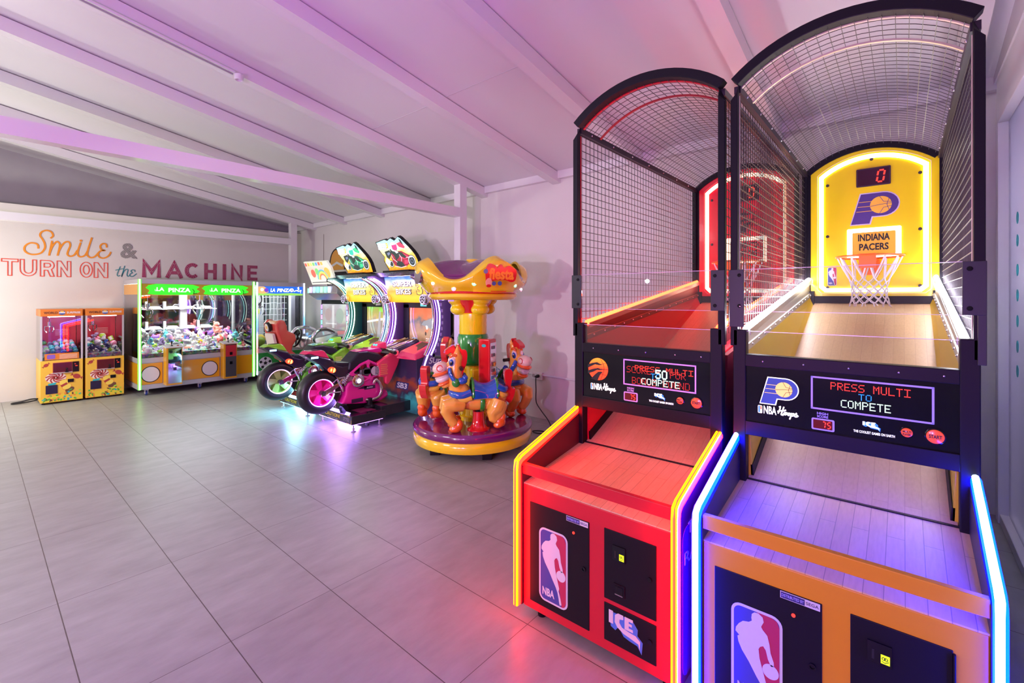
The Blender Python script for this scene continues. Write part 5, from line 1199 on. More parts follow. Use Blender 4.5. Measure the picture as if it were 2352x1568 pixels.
def bike_game(Y0, color, label):
    pink = color == 'pink'
    root = thing('motorbike_game', (0, Y0, 0), label, 'arcade machine', 'motorbike racing machines')
    c1 = mat('bike_pink', (.85, .02, .32), .18, coat=.8) if pink else mat('bike_green', (.16, .62, .05), .18, coat=.8)
    c2 = mat('bike_red_pink', (.90, .04, .16), .18, coat=.8) if pink else mat('bike_lime', (.30, .75, .04), .18, coat=.8)
    edge = led_violet if pink else led_teal; edge2 = led_wv if pink else mat('led_warm_teal', (.7, .8, .7), .4, emit=(.80, 1.0, .80), es=4.5)
    # ---- platform with undergloom lights
    pf = B().box(2.95, 3.42, -.43, .43, .095, .20).build('platform', deck_black, root, .006)
    F = FX(2.95, 0, 0); t = B(); t.text(F, 'CAUTION!', .045, .0004, .002, 0, width=.36, bold=.015, at=(-.03, .135))
    t.text(F, 'WATCH YOUR STEP', .014, .0004, .002, 1, width=.26, at=(-.03, .112)); t.text(F, 'ONE RIDER', .018, .0004, .002, 1, width=.13, at=(.30, .150)); t.text(F, 'AT A TIME', .018, .0004, .002, 1, width=.13, at=(.30, .125))
    t.text(F, 'STAND', .016, .0004, .002, 1, width=.09, at=(-.34, .150)); t.text(F, 'BACK', .016, .0004, .002, 1, width=.08, at=(-.34, .125))
    for a, z, wd in ((-.42, .188, .06), (.20, .188, .05), (.36, .188, .06), (-.40, .106, .05), (-.10, .104, .05), (.10, .104, .05), (.34, .104, .07), (.41, .104, .01)): t.fbox(F, a - wd / 2, a + wd / 2, z - .003, z + .003, .0004, .002, 0)
    t.ribbon(F, [(.40, .107), (.415, .107), (.415, .15)], .006, .0004, .002, 0)
    t.build('caution_lettering', [caution_y, grey_print], pf)
    wl = B(); wl.poly(FZ(0, 0, .2005), rrect(3.12, 3.34, -.34, -.12, .01), 0, .0008, 0); wl.build('deck_print', mat('deck_print', (.20, .02, .08), .35), pf)
    for x, y in ((3.0, -.38), (3.0, .38), (3.36, -.38), (3.36, .38)):
        B().lathe([(.030, .001), (.030, .008), (.010, .016), (.009, .03), (.014, .03), (.014, .045), (.008, .045), (.008, .10)], (x, y, 0), (0, 0, 1), 14).build('leveling_foot', steel, root)
    B().lathe([(.02, -.012), (.03, -.01), (.03, .01), (.02, .012)], (3.2, -.36, .05), (1, 0, 0), 18).box(3.19, 3.21, -.38, -.34, .05, .098).build('caster', rubber, root)
    B().box(2.97, 3.40, -.40, -.385, .085, .094).box(2.97, 3.40, .385, .40, .085, .094).box(2.965, 2.98, -.40, .40, .085, .094).build('underglow_strip', led_violet if pink else mat('led_cyan', (.3, .7, .9), .4, emit=(.20, .75, 1.0), es=7), root)
    lamp('underglow_lamp', 'AREA', (3.12, Y0, .088), 40, (.42, .22, 1.0) if pink else (.30, .80, 1.0), .5, (3.0, Y0, 0), .8)
    B().box(3.40, 4.0, -.36, .30, .10, .235).build('floor_beam', deck_black, root, .006)
    # ---- motorcycle
    mount = B(); mount.box(3.08, 3.42, -.09, .09, .20, .32); mount.lathe([(.07, 0), (.07, .02), (.035, .04), (.035, .12)], (3.36, -.16, .20), (0, 0, 1), 18)
    mount.lathe([(.05, -.03), (.05, .03)], (3.02, -.12, .235), (0, 1, 0), 18); mount.build('mount', black, root, .006)
    belly = [(2.99, .295), (3.08, .28), (3.30, .25), (3.56, .245), (3.68, .29), (3.66, .37), (3.56, .40), (3.50, .56), (3.36, .60), (3.20, .60), (3.08, .55), (3.05, .50), (3.04, .40)]
    mc = prof(belly, -.13, .13, 'motorcycle', c1, root, .03)
    c = Vector((2.76, 0, .466))
    B().lathe([(.165, -.075), (.20, -.088), (.235, -.078), (.258, -.045), (.265, 0), (.258, .045), (.235, .078), (.20, .088), (.165, .075), (.165, -.075)], c, (0, 1, 0), 48, cap=False).build('tire', rubber, mc)
    wh = B(); wh.lathe([(.172, -.060), (.172, .060), (.150, .060), (.150, -.060), (.172, -.060)], c, (0, 1, 0), 40, cap=False)
    for k in range(5):
        a = 2 * PI * k / 5 + .4; d = Vector((math.cos(a), 0, math.sin(a))); q = Vector((-math.sin(a), 0, math.cos(a)))
        p = [c + d * .03 + q * .028, c + d * .155 + q * .075, c + d * .155 - q * .02, c + d * .03 - q * .028]
        wh.hexa([v + Vector((0, -.045, 0)) for v in p] + [v + Vector((0, .045, 0)) for v in p])
    wh.lathe([(.04, -.065), (.04, .065), (0, .065), (0, -.065)], c, (0, 1, 0), 20); wh.disc(FY(c.x, .02, c.z), 0, 0, .155, -.01, .01, 0, 36); wh.build('wheel', c1 if pink else mat('bike_olive', (.32, .52, .12), .25, coat=.5), mc)
    rl = B(); n = 40
    rl.tube([c + Vector((.166 * math.cos(2 * PI * k / n), -.066, .166 * math.sin(2 * PI * k / n))) for k in range(n)], .0085, 0, 8, True)
    rlo = rl.build('rim_light', rim_led, mc)
    dt_ = B()
    for k in range(48): a = 2 * PI * k / 48; dt_.ell(c + Vector((.166 * math.cos(a), -.0745, .166 * math.sin(a))), .0052, 0, None, 6, 4)
    rl2 = B(); rl2.tube([c + Vector((.167 * math.cos(2 * PI * k / n), -.072, .167 * math.sin(2 * PI * k / n))) for k in range(n)], .0045, 0, 6, True); rl2.build('rim_light_core', rim_led2, mc)
    sw = B()
    for y in (-.10, .10): sw.box(2.96, 2.99, -.10, .10, .55, .57); sw.poly(Fr((0, y + .012, 0), (1, 0, 0), (0, 0, 1)), [(2.735, .425), (2.80, .43), (3.02, .545), (3.05, .60), (3.00, .615), (2.95, .565), (2.77, .495), (2.735, .48)], 0, .024); 
    sw.build('swingarm', chrome_v, mc, .006)
    ax = B(); ax.lathe([(.030, -.12), (.030, .12)], c, (0, 1, 0), 18); ax.lathe([(.016, -.13), (.016, .13)], c, (0, 1, 0), 14); ax.build('axle', gm, mc)
    hg = B(); hg.tube([(2.88, -.115, .70 - .12), (2.93, -.115, .62), (3.0, -.115, .50), (3.01, -.115, .45)], .013); hg.tube([(2.93, -.11, .62), (3.03, -.11, .63), (3.04, -.11, .52)], .011); hg.tube([(2.84, -.112, .46), (2.98, -.112, .45)], .011); hg.build('linkage', chrome_v, mc)
    sp = B(); a, b_ = Vector((3.00, -.118, .555)), Vector((3.12, -.10, .655)); sp.tube([a, b_], .014); dv = (b_ - a).normalized(); u1 = Vector((0, 1, 0)); u2 = dv.cross(u1)
    sp.tube([a + (b_ - a) * (k / 60) + (u1 * math.cos(k * .75) + u2 * math.sin(k * .75)) * .026 for k in range(61)], .006, 0, 6); sp.build('shock_spring', chrome_v, mc)
    spk = B(); sc_ = Vector((3.20, -.145, .565)); spk.lathe([(.085, 0), (.085, -.012), (.07, -.02), (.045, -.02), (.04, -.03), (.03, -.03)], sc_, (0, 1, 0), 32); spo = spk.build('clutch_cover', chrome_v, mc)
    B().ell(sc_ + Vector((0, -.03, 0)), (.030, .010, .030)).build('cover_lamp', mat('cover_lamp', (.9, .8, .9), .3, emit=(1, .72, .92), es=4), mc)
    # tail, seat, tank
    tl = prof([(2.53, .948), (2.60, .955), (2.86, .87), (2.93, .80), (3.02, .765), (3.14, .78), (3.16, .70), (3.05, .60), (2.98, .63), (2.88, .68), (2.72, .82)], -.10, .10, 'tail_body', dark_body, mc, .03)
    tv = B()
    Fz = lambda pts, w0, w1: None
    for pts, w0, w1 in (([(2.545, .952), (2.60, .985), (2.77, .985), (2.80, .965), (2.86, .875), (2.75, .905), (2.62, .950)], -.085, .085),): tv.poly(Fr((0, w1, 0), (1, 0, 0), (0, 0, 1)), pts, 0, w1 - w0)
    tvo = tv.build('tail_cover', c2, mc, .014, 3)
    B().fbox(FZ(2.72, 0, .986), -.05, .05, -.02, .02, 0, .003).build('tail_slot', ink, tvo)
    for s in (-1, 1):
        e = B(); e.ell((2.875, s * .098, .735), (.056, .016, .036), 0, (0, .30, 0)); e.ell((2.862, s * .104, .738), (.016, .012, .024), 1, (0, .3, 0)); e.ell((2.897, s * .104, .728), (.019, .012, .028), 1, (0, .3, 0)); e.build('tail_light', [tail_red, tail_yel], tl)
        B().box(2.615, 2.70, min(s * .094, s * .104), max(s * .094, s * .104), .895, .918).build('tail_badge_light', mat('badge_glow', (.6, .7, 1), .3, emit=(.62, .62, 1.0) if not pink else (.30, .72, 1.0), es=3.5), tl)
    st = B(); st.hexa([(2.93, -.10, .78), (3.14, -.10, .74), (3.14, .10, .74), (2.93, .10, .78), (2.93, -.09, .825), (3.14, -.10, .80), (3.14, .10, .80), (2.93, .09, .825)]); st.build('seat', seat_blk, mc, .015)
    prof([(3.08, .70), (3.10, .80), (3.17, .87), (3.23, .925), (3.36, .925), (3.52, .88), (3.60, .83), (3.585, .78), (3.46, .775), (3.30, .76), (3.16, .70)], -.125, .125, 'tank_pad', seat_blk, mc, .035, 4)
    prof([(3.21, .925), (3.30, .945), (3.45, .95), (3.56, .955), (3.60, .90), (3.50, .89), (3.36, .92)], -.10, .10, 'tank_cover', c1, mc, .02)
    for s in (-1, 1):
        # side fairing
        fy = (.10, .17) if s > 0 else (-.17, -.10)
        prof([(3.47, .755), (3.60, .83), (3.76, .90), (3.85, .83), (3.80, .70), (3.70, .52), (3.645, .45), (3.60, .47), (3.60, .56), (3.50, .57), (3.50, .66)], *fy, 'side_fairing', mat('fairing_hot', (.92, .05, .14), .2, coat=.8) if pink else c2, mc, .02)
        fl = B()
        for k in range(6): fl.fbox(Fr((3.52, fy[0] - .001 if s < 0 else fy[1] + .001, .60 + k * .025), (1, 0, 0), (0, 0, 1)), .0, .11 - .01 * (k % 2), 0, .012, -.001, .002)
        fl.build('flame_print', mat('flame_orange', (.95, .30, .12), .3) if pink else mat('flame_yellow', (.85, .85, .25), .3), mc)
        # trellis frame
        fr = B(); y = s * .135
        for pts in ([(3.10, y, .66), (3.24, y, .76), (3.36, y, .80), (3.48, y, .74)], [(3.10, y, .66), (3.38, y, .575), (3.48, y, .60)], [(3.345, y, .78), (3.385, y, .57)], [(3.38, y, .57), (3.20, y, .52)]): fr.tube(pts, .018, 0, 8)
        for p in ((3.12, .66), (3.345, .775), (3.385, .575)): fr.lathe([(.026, -.012), (.026, .012)], (p[0], y - .012 * -s, p[1]), (0, 1, 0), 14)
        fr.build('frame_tube', c1, mc)
        rd = B()
        for k in range(7):
            a = math.radians(-70 + k * 24); rd.box(3.44, 3.50, y - .03, y + .03, .60 + k * .019, .608 + k * .019)
        rd.lathe([(.060, -.03), (.060, .03), (.03, .035)], (3.44, y, .665), (0, 1, 0), 22); rd.build('cylinder_fins', chrome_v, mc)
        gb = B(); gb.lathe([(.055, -.02), (.055, .02)], (3.33, y, .665), (0, 1, 0), 18); gb.box(3.24, 3.38, y - .02, y + .02, .63, .70); gb.build('engine_block', gm, mc, .006)
        ex = B(); ex.tube(spline([(3.42, y - .02 * -s, .50), (3.45, y + s * .03, .545), (3.50, y + s * .035, .50), (3.53, y + s * .035, .40), (3.49, y + s * .035, .32), (3.40, y + s * .03, .295), (3.30, y + s * .02, .30)], 5), .021, 0, 12); ex.build('exhaust_pipe', chrome, mc)
    dp = B(); dp.fbox(FY(0, -.131, 0), 3.30, 3.46, .43, .475, 0, .004, 0); dp.poly(FY(0, -.131, 0), [(3.20, .455), (3.30, .485), (3.36, .475), (3.30, .445)], 0, .004, 0); dp.text(FY(0, -.135, 0), 'SUPER', .016, 0, .0015, 1, width=.09, bold=.02, shear=.2, at=(3.38, .445)); dp.fbox(FY(0, -.131, 0), 3.12, 3.28, .285, .335, 0, .004, 0)
    for k in range(12): dp.fbox(FY(0, -.135, 0), 3.125 + k * .013, 3.133 + k * .013, .318, .330, 0, .002, 2)
    dp.build('engine_decal', [mat('dark_decal', (.05, .01, .06), .3), pr_white, gm], mc)
    # handlebar and dash
    hb = B(); hb.tube([(3.62, -.34, .90), (3.68, -.16, .90), (3.70, 0, .92), (3.68, .16, .90), (3.62, .34, .90)], .016, 0, 8)
    hb.build('handlebar', gm, mc)
    for s in (-1, 1): B().tube([(3.605, s * .375, .90), (3.655, s * .22, .90)], .024, 0, 12).build('grip', rubber, mc)
    ds = B(); ds.hexa([(3.52, -.10, .95), (3.66, -.13, .93), (3.66, .13, .93), (3.52, .10, .95), (3.56, -.07, 1.01), (3.66, -.10, 1.03), (3.66, .10, 1.03), (3.56, .07, 1.01)]); dso = ds.build('dash_pod', c2, mc, .02, 3)
    for y in (-.035, .02): B().ell((3.545, y, .985), (.018, .022, .013), 0, (0, -.5, 0)).build('dash_button', mat('teal_button', (.05, .6, .6), .2, emit=(.1, .8, .8), es=.8), mc)
    # ---- cabinet: console nose
    for s in (-1, 1):
        lb = B(); lb.hexa([(3.72, s * .20, .80), (3.84, s * .50, .78), (4.22, s * .49, .86), (4.16, s * .20, .90), (3.80, s * .21, .90), (3.86, s * .47, .865), (4.22, s * .46, 1.00), (4.14, s * .22, 1.01)])
        lo = lb.build('console_cowl', c2, root, .02, 3)
        sl_ = B(); sl_.hexa([(3.90, s * .28, .89), (3.93, s * .42, .885), (4.14, s * .42, .965), (4.12, s * .28, .975), (3.90, s * .28, .912), (3.93, s * .42, .902), (4.14, s * .42, .992), (4.12, s * .28, 1.006)]); sl_.build('cowl_intake', dark_body, lo, .008)
    ws = B(); ws.hexa([(3.70, -.17, .84), (4.18, -.19, .90), (4.18, .19, .90), (3.70, .17, .84), (3.72, -.13, .915), (4.17, -.16, 1.03), (4.17, .16, 1.03), (3.72, .13, .915)]); ws.build('windshield', dark_body, root, .02)
    for y in (-.12, -.06, .06, .12): B().tube([(3.74, y, .925), (4.14, y * 1.1, 1.03)], .010, 0, 8).build('chrome_bar', chrome_v, root)
    for y in (-.20, .20): B().lathe([(.045, -.02), (.045, .02), (.02, .025), (.02, -.025)], (3.73, y, .88), (0, 1, 0), 20).build('fork_clamp', chrome_v, root)
    # lower body
    lo = B().box(3.86, 4.44, -.498, .498, .06, .80).build('lower_body', vgrad('bike_body_art_%s' % color, [(0.0, (.02, .10, .12)), (.22, (.04, .30, .32)), (.32, (.03, .02, .06)), (.50, (.30, .05, .02)), (.62, (.04, .02, .07)), (1, (.02, .015, .05))], .25), root, .008)
    F = FX(3.86, 0, 0); t = B(); t.poly(F, [(.02, .36), (.30, .36), (.33, .46), (.05, .46)], .0005, .002, 1); t.text(F, 'SB3', .075, .002, .004, 0, width=.23, bold=.03, shear=.15, at=(.175, .372)); t.build('body_logo', [mat('sb_white', (.8, .8, .85), .3), mat('sb_frame', (.05, .05, .2), .3)], lo)
    # side panels with the crescent cut
    crescent = [(3.76, 1.905), (3.86, 1.86), (3.98, 1.77), (4.09, 1.62), (4.14, 1.45), (4.145, 1.28), (4.12, 1.12), (4.07, .98), (3.99, .84), (3.93, .70), (3.89, .52), (3.88, .30), (3.88, .06)]
    for s in (-1, 1):
        y0 = .50 if s > 0 else -.53
        pts = crescent + [(4.44, .06), (4.44, 1.98), (4.10, 1.99), (3.74, 1.93)]
        sp_ = B().poly(Fr((0, y0 + .03, 0), (1, 0, 0), (0, 0, 1)), pts, 0, .03).build('side_panel', mat('panel_purple', (.12, .07, .26), .25) if pink else mat('panel_teal', (.02, .12, .13), .25), root, .003)
        yy = s * .515
        tb = B(); tb.tube([(x - .012, yy, z) for x, z in spline(crescent[:9], 4)], .020, 0, 10); tb.build('chrome_arc', chrome, sp_)
        l1 = B(); ys = y0 + (.033 if s > 0 else -.003); yi = y0 - .004 if s > 0 else y0 + .034
        cr2 = spline([(x + .085, z) for x, z in crescent[:9]], 4)
        for q in (ys, yi): l1.tube([(x, q, z) for x, z in cr2], .0085, 0, 6)
        l1.build('light_arc', edge2, sp_)
        l2 = B(); cr3 = spline([(x + .035, z) for x, z in crescent[:9]], 4)
        for q in (ys, yi): l2.tube([(x, q, z) for x, z in cr3], .005, 0, 6)
        l2.build('light_arc', edge, sp_)
        l3 = B()
        for q in (ys,): l3.tube([(x + .03, q, z) for x, z in spline(crescent[8:11], 4)], .009, 0, 6)
        l3.build('light_arc', edge2, sp_)
        dk = B()
        for k in range(16):
            x, z = cr2[4 + k * 2 if 4 + k * 2 < len(cr2) else -1]; dk.fbox(Fr((x + .05, ys + .001 * s, z), (1, 0, 0), (0, 0, 1)), -.012, .012, -.030, .014, -.002, .002)
        dk.build('side_print', mat('violet_print', (.40, .30, .62), .3) if pink else mat('teal_print', (.3, .6, .55), .3), sp_)
        fo = B(); fo.lathe([(.070, -.035), (.078, -.02), (.078, .02), (.070, .035)], (4.03, s * .45, 1.60), (1, 0, 0), 28); fo = fo.build('speaker_ring', chrome_v, sp_)
        f2 = B(); F = FX(3.993, s * .45, 1.60); f2.disc(F, 0, 0, .060, 0, .002, 1, 24); f2.ring(F, 0, 0, .050, .062, .002, .005, 0, 24); f2.ring(F, 0, 0, .018, .026, .002, .005, 0, 16)
        for k in range(5): a = 2 * PI * k / 5 + .3; f2.ribbon(F, [(.024 * math.cos(a), .024 * math.sin(a)), (.052 * math.cos(a), .052 * math.sin(a))], .010, .002, .005, 0, False)
        f2.build('speaker_grille', [mat('speaker_white', (.75, .72, .82), .3, emit=(.5, .42, .7), es=.35), ink], sp_)
        if s < 0:
            tx = B(); Fs = Fr((0, y0, 0), (1, 0, 0), (0, 0, 1)); tx.text(Fs, 'SUPER', .085, .0005, .002, 0, width=.36, bold=.02, shear=.2, at=(4.22, .72)); tx.text(Fs, 'BIKES', .085, .0005, .002, 0, width=.34, bold=.02, shear=.2, at=(4.18, .60)); tx.build('side_lettering', pr_white, sp_)
    # screen wall
    B().box(4.38, 4.44, -.498, .498, .80, 1.58).build('screen_wall', black_gloss, root)
    bz = B(); F = FX(4.38); bz.fbox(F, -.47, -.34, .88, 1.52, 0, .02); bz.fbox(F, .34, .47, .88, 1.52, 0, .02); bz.fbox(F, -.47, .47, .88, .95, 0, .02); bz.fbox(F, -.47, .47, 1.47, 1.56, 0, .02)
    bzo = bz.build('screen_bezel', black, root); b2 = B(); b2.fbox(F, -.05, .09, 1.495, 1.535, .021, .026); b2.build('card_reader', mat('reader_glow', (.1, .5, .6), .3, emit=(.1, .7, .8), es=.8) if pink else chrome_v, bzo)
    stops = [(0.0, (.30, .16, .08)), (.30, (.46, .30, .18)), (.48, (.40, .26, .20)), (.60, (.16, .17, .18)), (.72, (.50, .20, .10)), (1.0, (.72, .14, .05))] if pink else [(0, (.22, .17, .14)), (.3, (.34, .30, .24)), (.5, (.30, .28, .26)), (.64, (.50, .40, .16)), (.8, (.34, .38, .10)), (1, (.22, .55, .08))]
    sc = B(); F2 = FX(4.378); sc.fbox(F2, -.345, .345, .945, 1.475, 0, .004); so = sc.build('screen', vgrad('bike_screen_%s' % color, stops, .75, .08), root)
    si = B(); F3 = FX(4.374); 
    if pink:
        si.disc(F3, .07, 1.13, .05, 0, .0006, 0, 12, ry=.03, rot=.5); si.disc(F3, .08, 1.18, .022, .0006, .0012, 1, 12, ry=.03); si.ell(F3.P(.06, 1.20, .001), (.0008, .010, .012), 1); si.disc(F3, .05, 1.09, .018, .0006, .0012, 2, 12, ry=.03)
        si.poly(F3, [(.345, 1.36), (.0, 1.27), (-.05, 1.22), (.345, 1.12)], .0, .0003, 3)
    else:
        si.poly(F3, [(-.05, .96), (.02, 1.42), (.06, 1.42), (.05, .96)], 0, .0004, 4); si.poly(F3, [(-.34, 1.20), (.345, 1.28), (.345, 1.32), (-.34, 1.23)], .0, .0003, 1); si.text(F3, 'AINA', .055, .0004, .001, 5, width=.22, bold=.03, at=(.12, 1.39))
    si.text(F3, 'PRESS FOR', .020, .0012, .0018, 1, width=.15, at=(.13, 1.005)); si.text(F3, 'EXTRA CAR', .020, .0012, .0018, 1, width=.15, at=(.13, .975)); si.text(F3, 'SUPER', .022, .0012, .0018, 6, width=.13, bold=.02, at=(-.21, .995))
    si.build('screen_picture', [mat('sp_red', (.6, .2, .1), .3, emit=(.6, .25, .12), es=.8), mat('sp_white', (.8, .75, .7), .3, emit=(.85, .8, .75), es=.8), mat('sp_dark', (.1, .06, .05), .3), mat('sp_road', (.3, .34, .34), .3, emit=(.25, .33, .33), es=.5), mat('sp_grey', (.4, .4, .42), .3, emit=(.45, .45, .48), es=.6), mat('sp_green', (.2, .7, .1), .3, emit=(.25, .85, .06), es=.8), mat('sp_blue', (.1, .3, .8), .3, emit=(.2, .5, .9), es=.7)], so)
    # header
    hd = B(); hd.hexa([(4.10, -.485, 1.555), (4.40, -.485, 1.555), (4.40, .485, 1.555), (4.10, .485, 1.555), (4.02, -.485, 1.925), (4.40, -.485, 1.925), (4.40, .485, 1.925), (4.02, .485, 1.925)])
    ho = hd.build('header', vgrad('bike_header_art', [(0, (1.0, .50, .02)), (.25, (1.0, .62, .05)), (.45, (.62, .42, .06)), (.62, (.75, .62, .25)), (.78, (.32, .50, .72)), (1, (.06, .24, .75))], .8), root)
    up = Vector((-.08, 0, .37)).normalized(); F = Fr((4.10, 0, 1.555), (0, -1, 0), up); t = B()
    for k, (body, z, wd, a) in enumerate((('SUPER', .235, .44, -.08), ('BIKES', .120, .36, -.08))):
        t.text(F, body, .085, .0005, .002, 1, width=wd + .03, bold=.07, shear=.1, at=(a + .006, z - .006)); t.text(F, body, .085, .002, .0035, 0, width=wd, bold=.03, shear=.1, at=(a, z))
    t.text(F, '3', .19, .0005, .002, 1, width=.15, bold=.06, at=(.30, .105)); t.text(F, '3', .17, .002, .0035, 2, width=.12, bold=.03, at=(.30, .115)); t.build('header_lettering', [mat('hdr_silver', (.7, .68, .6), .3, emit=(.55, .55, .48), es=.8), mat('hdr_dark', (.06, .07, .10), .3), mat('hdr_gold', (.9, .6, .1), .3, emit=(.95, .62, .05), es=.8)], ho)
    cp = B(); cp.hexa([(3.92, -.50, 1.93), (4.44, -.50, 1.93), (4.44, .50, 1.93), (3.92, .50, 1.93), (3.84, -.46, 1.985), (4.44, -.46, 2.0), (4.44, .46, 2.0), (3.84, .46, 1.985)]); cp.build('visor', gm, root, .008)
    B().box(3.95, 4.4, -.20, .42, 1.985, 2.02).build('marquee_foot', black, root)
    # marquee
    tilt = Vector((-.14, 0, .48)).normalized(); F = Fr((4.08, .0, 2.01), (0, -1, 0), tilt)
    Z = lambda x, y: ((x - 1150) * .00152 - .155, (468 - y) * .00118)
    o1 = [Z(*p) for p in ((985, 470), (965, 440), (935, 370), (918, 320), (940, 270), (905, 225), (880, 180), (850, 72), (925, 60), (1000, 47), (1045, 66), (1105, 38), (1160, 76), (1190, 60), (1230, 32), (1262, 55), (1300, 100), (1355, 165), (1400, 225), (1432, 280), (1452, 340), (1462, 462))]
    mk = B().poly(F, o1, -.05, 0).build('marquee', black_gloss, root)
    cen = (-.155, .25); sh = lambda pts, k: [(cen[0] + (a - cen[0]) * k, cen[1] + (b - cen[1]) * k) for a, b in pts]
    art = B(); art.poly(F, sh(o1, .955), 0, .002, 0)
    ao = art.build('marquee_art', vgrad('bike_marquee_art', [(0, (1.0, .42, .02)), (.30, (1.0, .60, .04)), (.5, (1.0, .68, .18)), (.68, (.72, .85, .70)), (.85, (.42, .75, .90)), (1, (.45, .85, .85))], .75), mk)
    A = lambda x, y: Z(x, y); t = B()
    body_m = 0
    def PG(pts, c0, c1, mi): t.poly(F, [A(*p) for p in pts], c0, c1, mi)
    PG(((1090, 250), (1150, 215), (1230, 215), (1310, 260), (1385, 300), (1405, 345), (1330, 370), (1260, 410), (1170, 425), (1090, 400), (1060, 330)), .0020, .0026, 0)   # fairing
    PG(((1180, 235), (1260, 250), (1340, 300), (1250, 320), (1180, 290)), .0026, .0030, 4); PG(((1130, 330), (1210, 350), (1240, 400), (1170, 415), (1110, 385)), .0026, .0030, 1); PG(((1250, 330), (1330, 335), (1290, 375), (1240, 380)), .0026, .0030, 4)
    PG(((1060, 180), (1110, 165), (1170, 200), (1190, 280), (1120, 330), (1060, 300)), .0030, .0034, 1)                                                                   # rider
    PG(((965, 205), (1050, 190), (1070, 245), (1020, 305), (985, 280)), .0030, .0034, 1); PG(((1000, 225), (1045, 215), (1050, 240), (1010, 260)), .0034, .0038, 5)          # tail box
    PG(((1170, 215), (1235, 235), (1290, 290), (1265, 310), (1195, 275)), .0034, .0038, 1); PG(((1070, 230), (1105, 260), (1120, 320), (1085, 345), (1055, 300)), .0034, .0038, 0)
    t.disc(F, *A(1122, 155), .078, .0038, .0044, 2, 20, ry=.068); PG(((1100, 135), (1180, 128), (1180, 188), (1140, 205), (1105, 185)), .0044, .0048, 3); PG(((1120, 200), (1165, 205), (1185, 232), (1150, 240)), .0044, .0048, 2)
    PG(((1180, 120), (1240, 105), (1300, 165), (1285, 190), (1215, 165)), .0026, .0030, 4); PG(((1230, 60), (1262, 85), (1285, 150), (1250, 130)), .0026, .0030, 1)
    t.disc(F, *A(1360, 348), .088, .0034, .0038, 1, 24); t.ring(F, *A(1360, 348), .064, .078, .0038, .0042, 2, 24); t.ring(F, *A(1360, 348), .025, .034, .0038, .0042, 5, 16); t.disc(F, *A(1035, 365), .055, .0030, .0033, 1, 20); t.ring(F, *A(1035, 365), .038, .046, .0033, .0037, 2, 20)
    for pts in (((1065, 250), (1085, 310), (1135, 350)), ((1190, 255), (1215, 300), (1200, 345)), ((1200, 165), (1295, 200)), ((1290, 300), (1380, 300)), ((1085, 395), (1180, 420), (1260, 405))): t.ribbon(F, [A(*p) for p in pts], .008, .0042, .0046, 2, False)
    for k in range(7): PG(((965 + k * 62, 455), (985 + k * 62, 408 + (k % 3) * 12), (1000 + k * 62, 430), (1020 + k * 62, 400 + (k % 2) * 18), (1030 + k * 62, 455)), .0020, .0023, 7)
    t.poly(F, [A(*p) for p in ((975, 280), (1030, 335), (990, 412), (940, 345))], .003, .0036, 2); t.ribbon(F, [A(960, 340), A(1010, 370)], .008, .0036, .004, 5, False)
    for body, y, wd in (('SUPER', 135, .21), ('BIKES', 172, .20)):
        t.text(F, body, .042, .003, .004, 5, width=wd + .012, bold=.06, at=(A(945, y)[0] + .003, A(945, y)[1] - .003)); t.text(F, body, .042, .004, .005, 2, width=wd, bold=.03, at=A(945, y))
    t.text(F, '3', .08, .004, .005, 6, width=.05, bold=.04, at=A(1030, 165))
    cA, cB = ((.35, .02, .05), (.75, .05, .12)) if pink else ((.02, .22, .12), (.05, .62, .25))
    t.build('marquee_picture', [mat('rider_%s' % color, cA, .4, emit=cA, es=.8), mat('rider_dark', (.03, .05, .04), .4, emit=(.03, .05, .05), es=.6), mat('mq_white', (.8, .85, .85), .4, emit=(.80, .88, .90), es=.9), mat('visor_%s' % color, cB, .3, emit=(.55, .05, .35) if pink else (.05, .55, .6), es=.8), mat('rider_hi_%s' % color, cB, .4, emit=cB, es=.9), mat('mq_grey', (.2, .25, .4), .4, emit=(.2, .26, .42), es=.7), mat('hdr_gold'), mat('mq_flame', (.9, .3, .02), .4, emit=(1, .32, .02), es=.8)], mk)
    lamp('marquee_lamp', 'AREA', (3.98, Y0, 1.92), 9, (.85, .45, 1) if pink else (.8, 1, .85), .6, (3.0, Y0, .5), .1)  # unseen fill under the visor, added to brighten the bike
    return root
bike_game(5.455, 'pink', 'pink motorbike racing machine with violet light arcs, next to the fairground ride')
bike_game(6.625, 'green', 'green motorbike racing machine with teal light arcs, behind the pink motorbike')
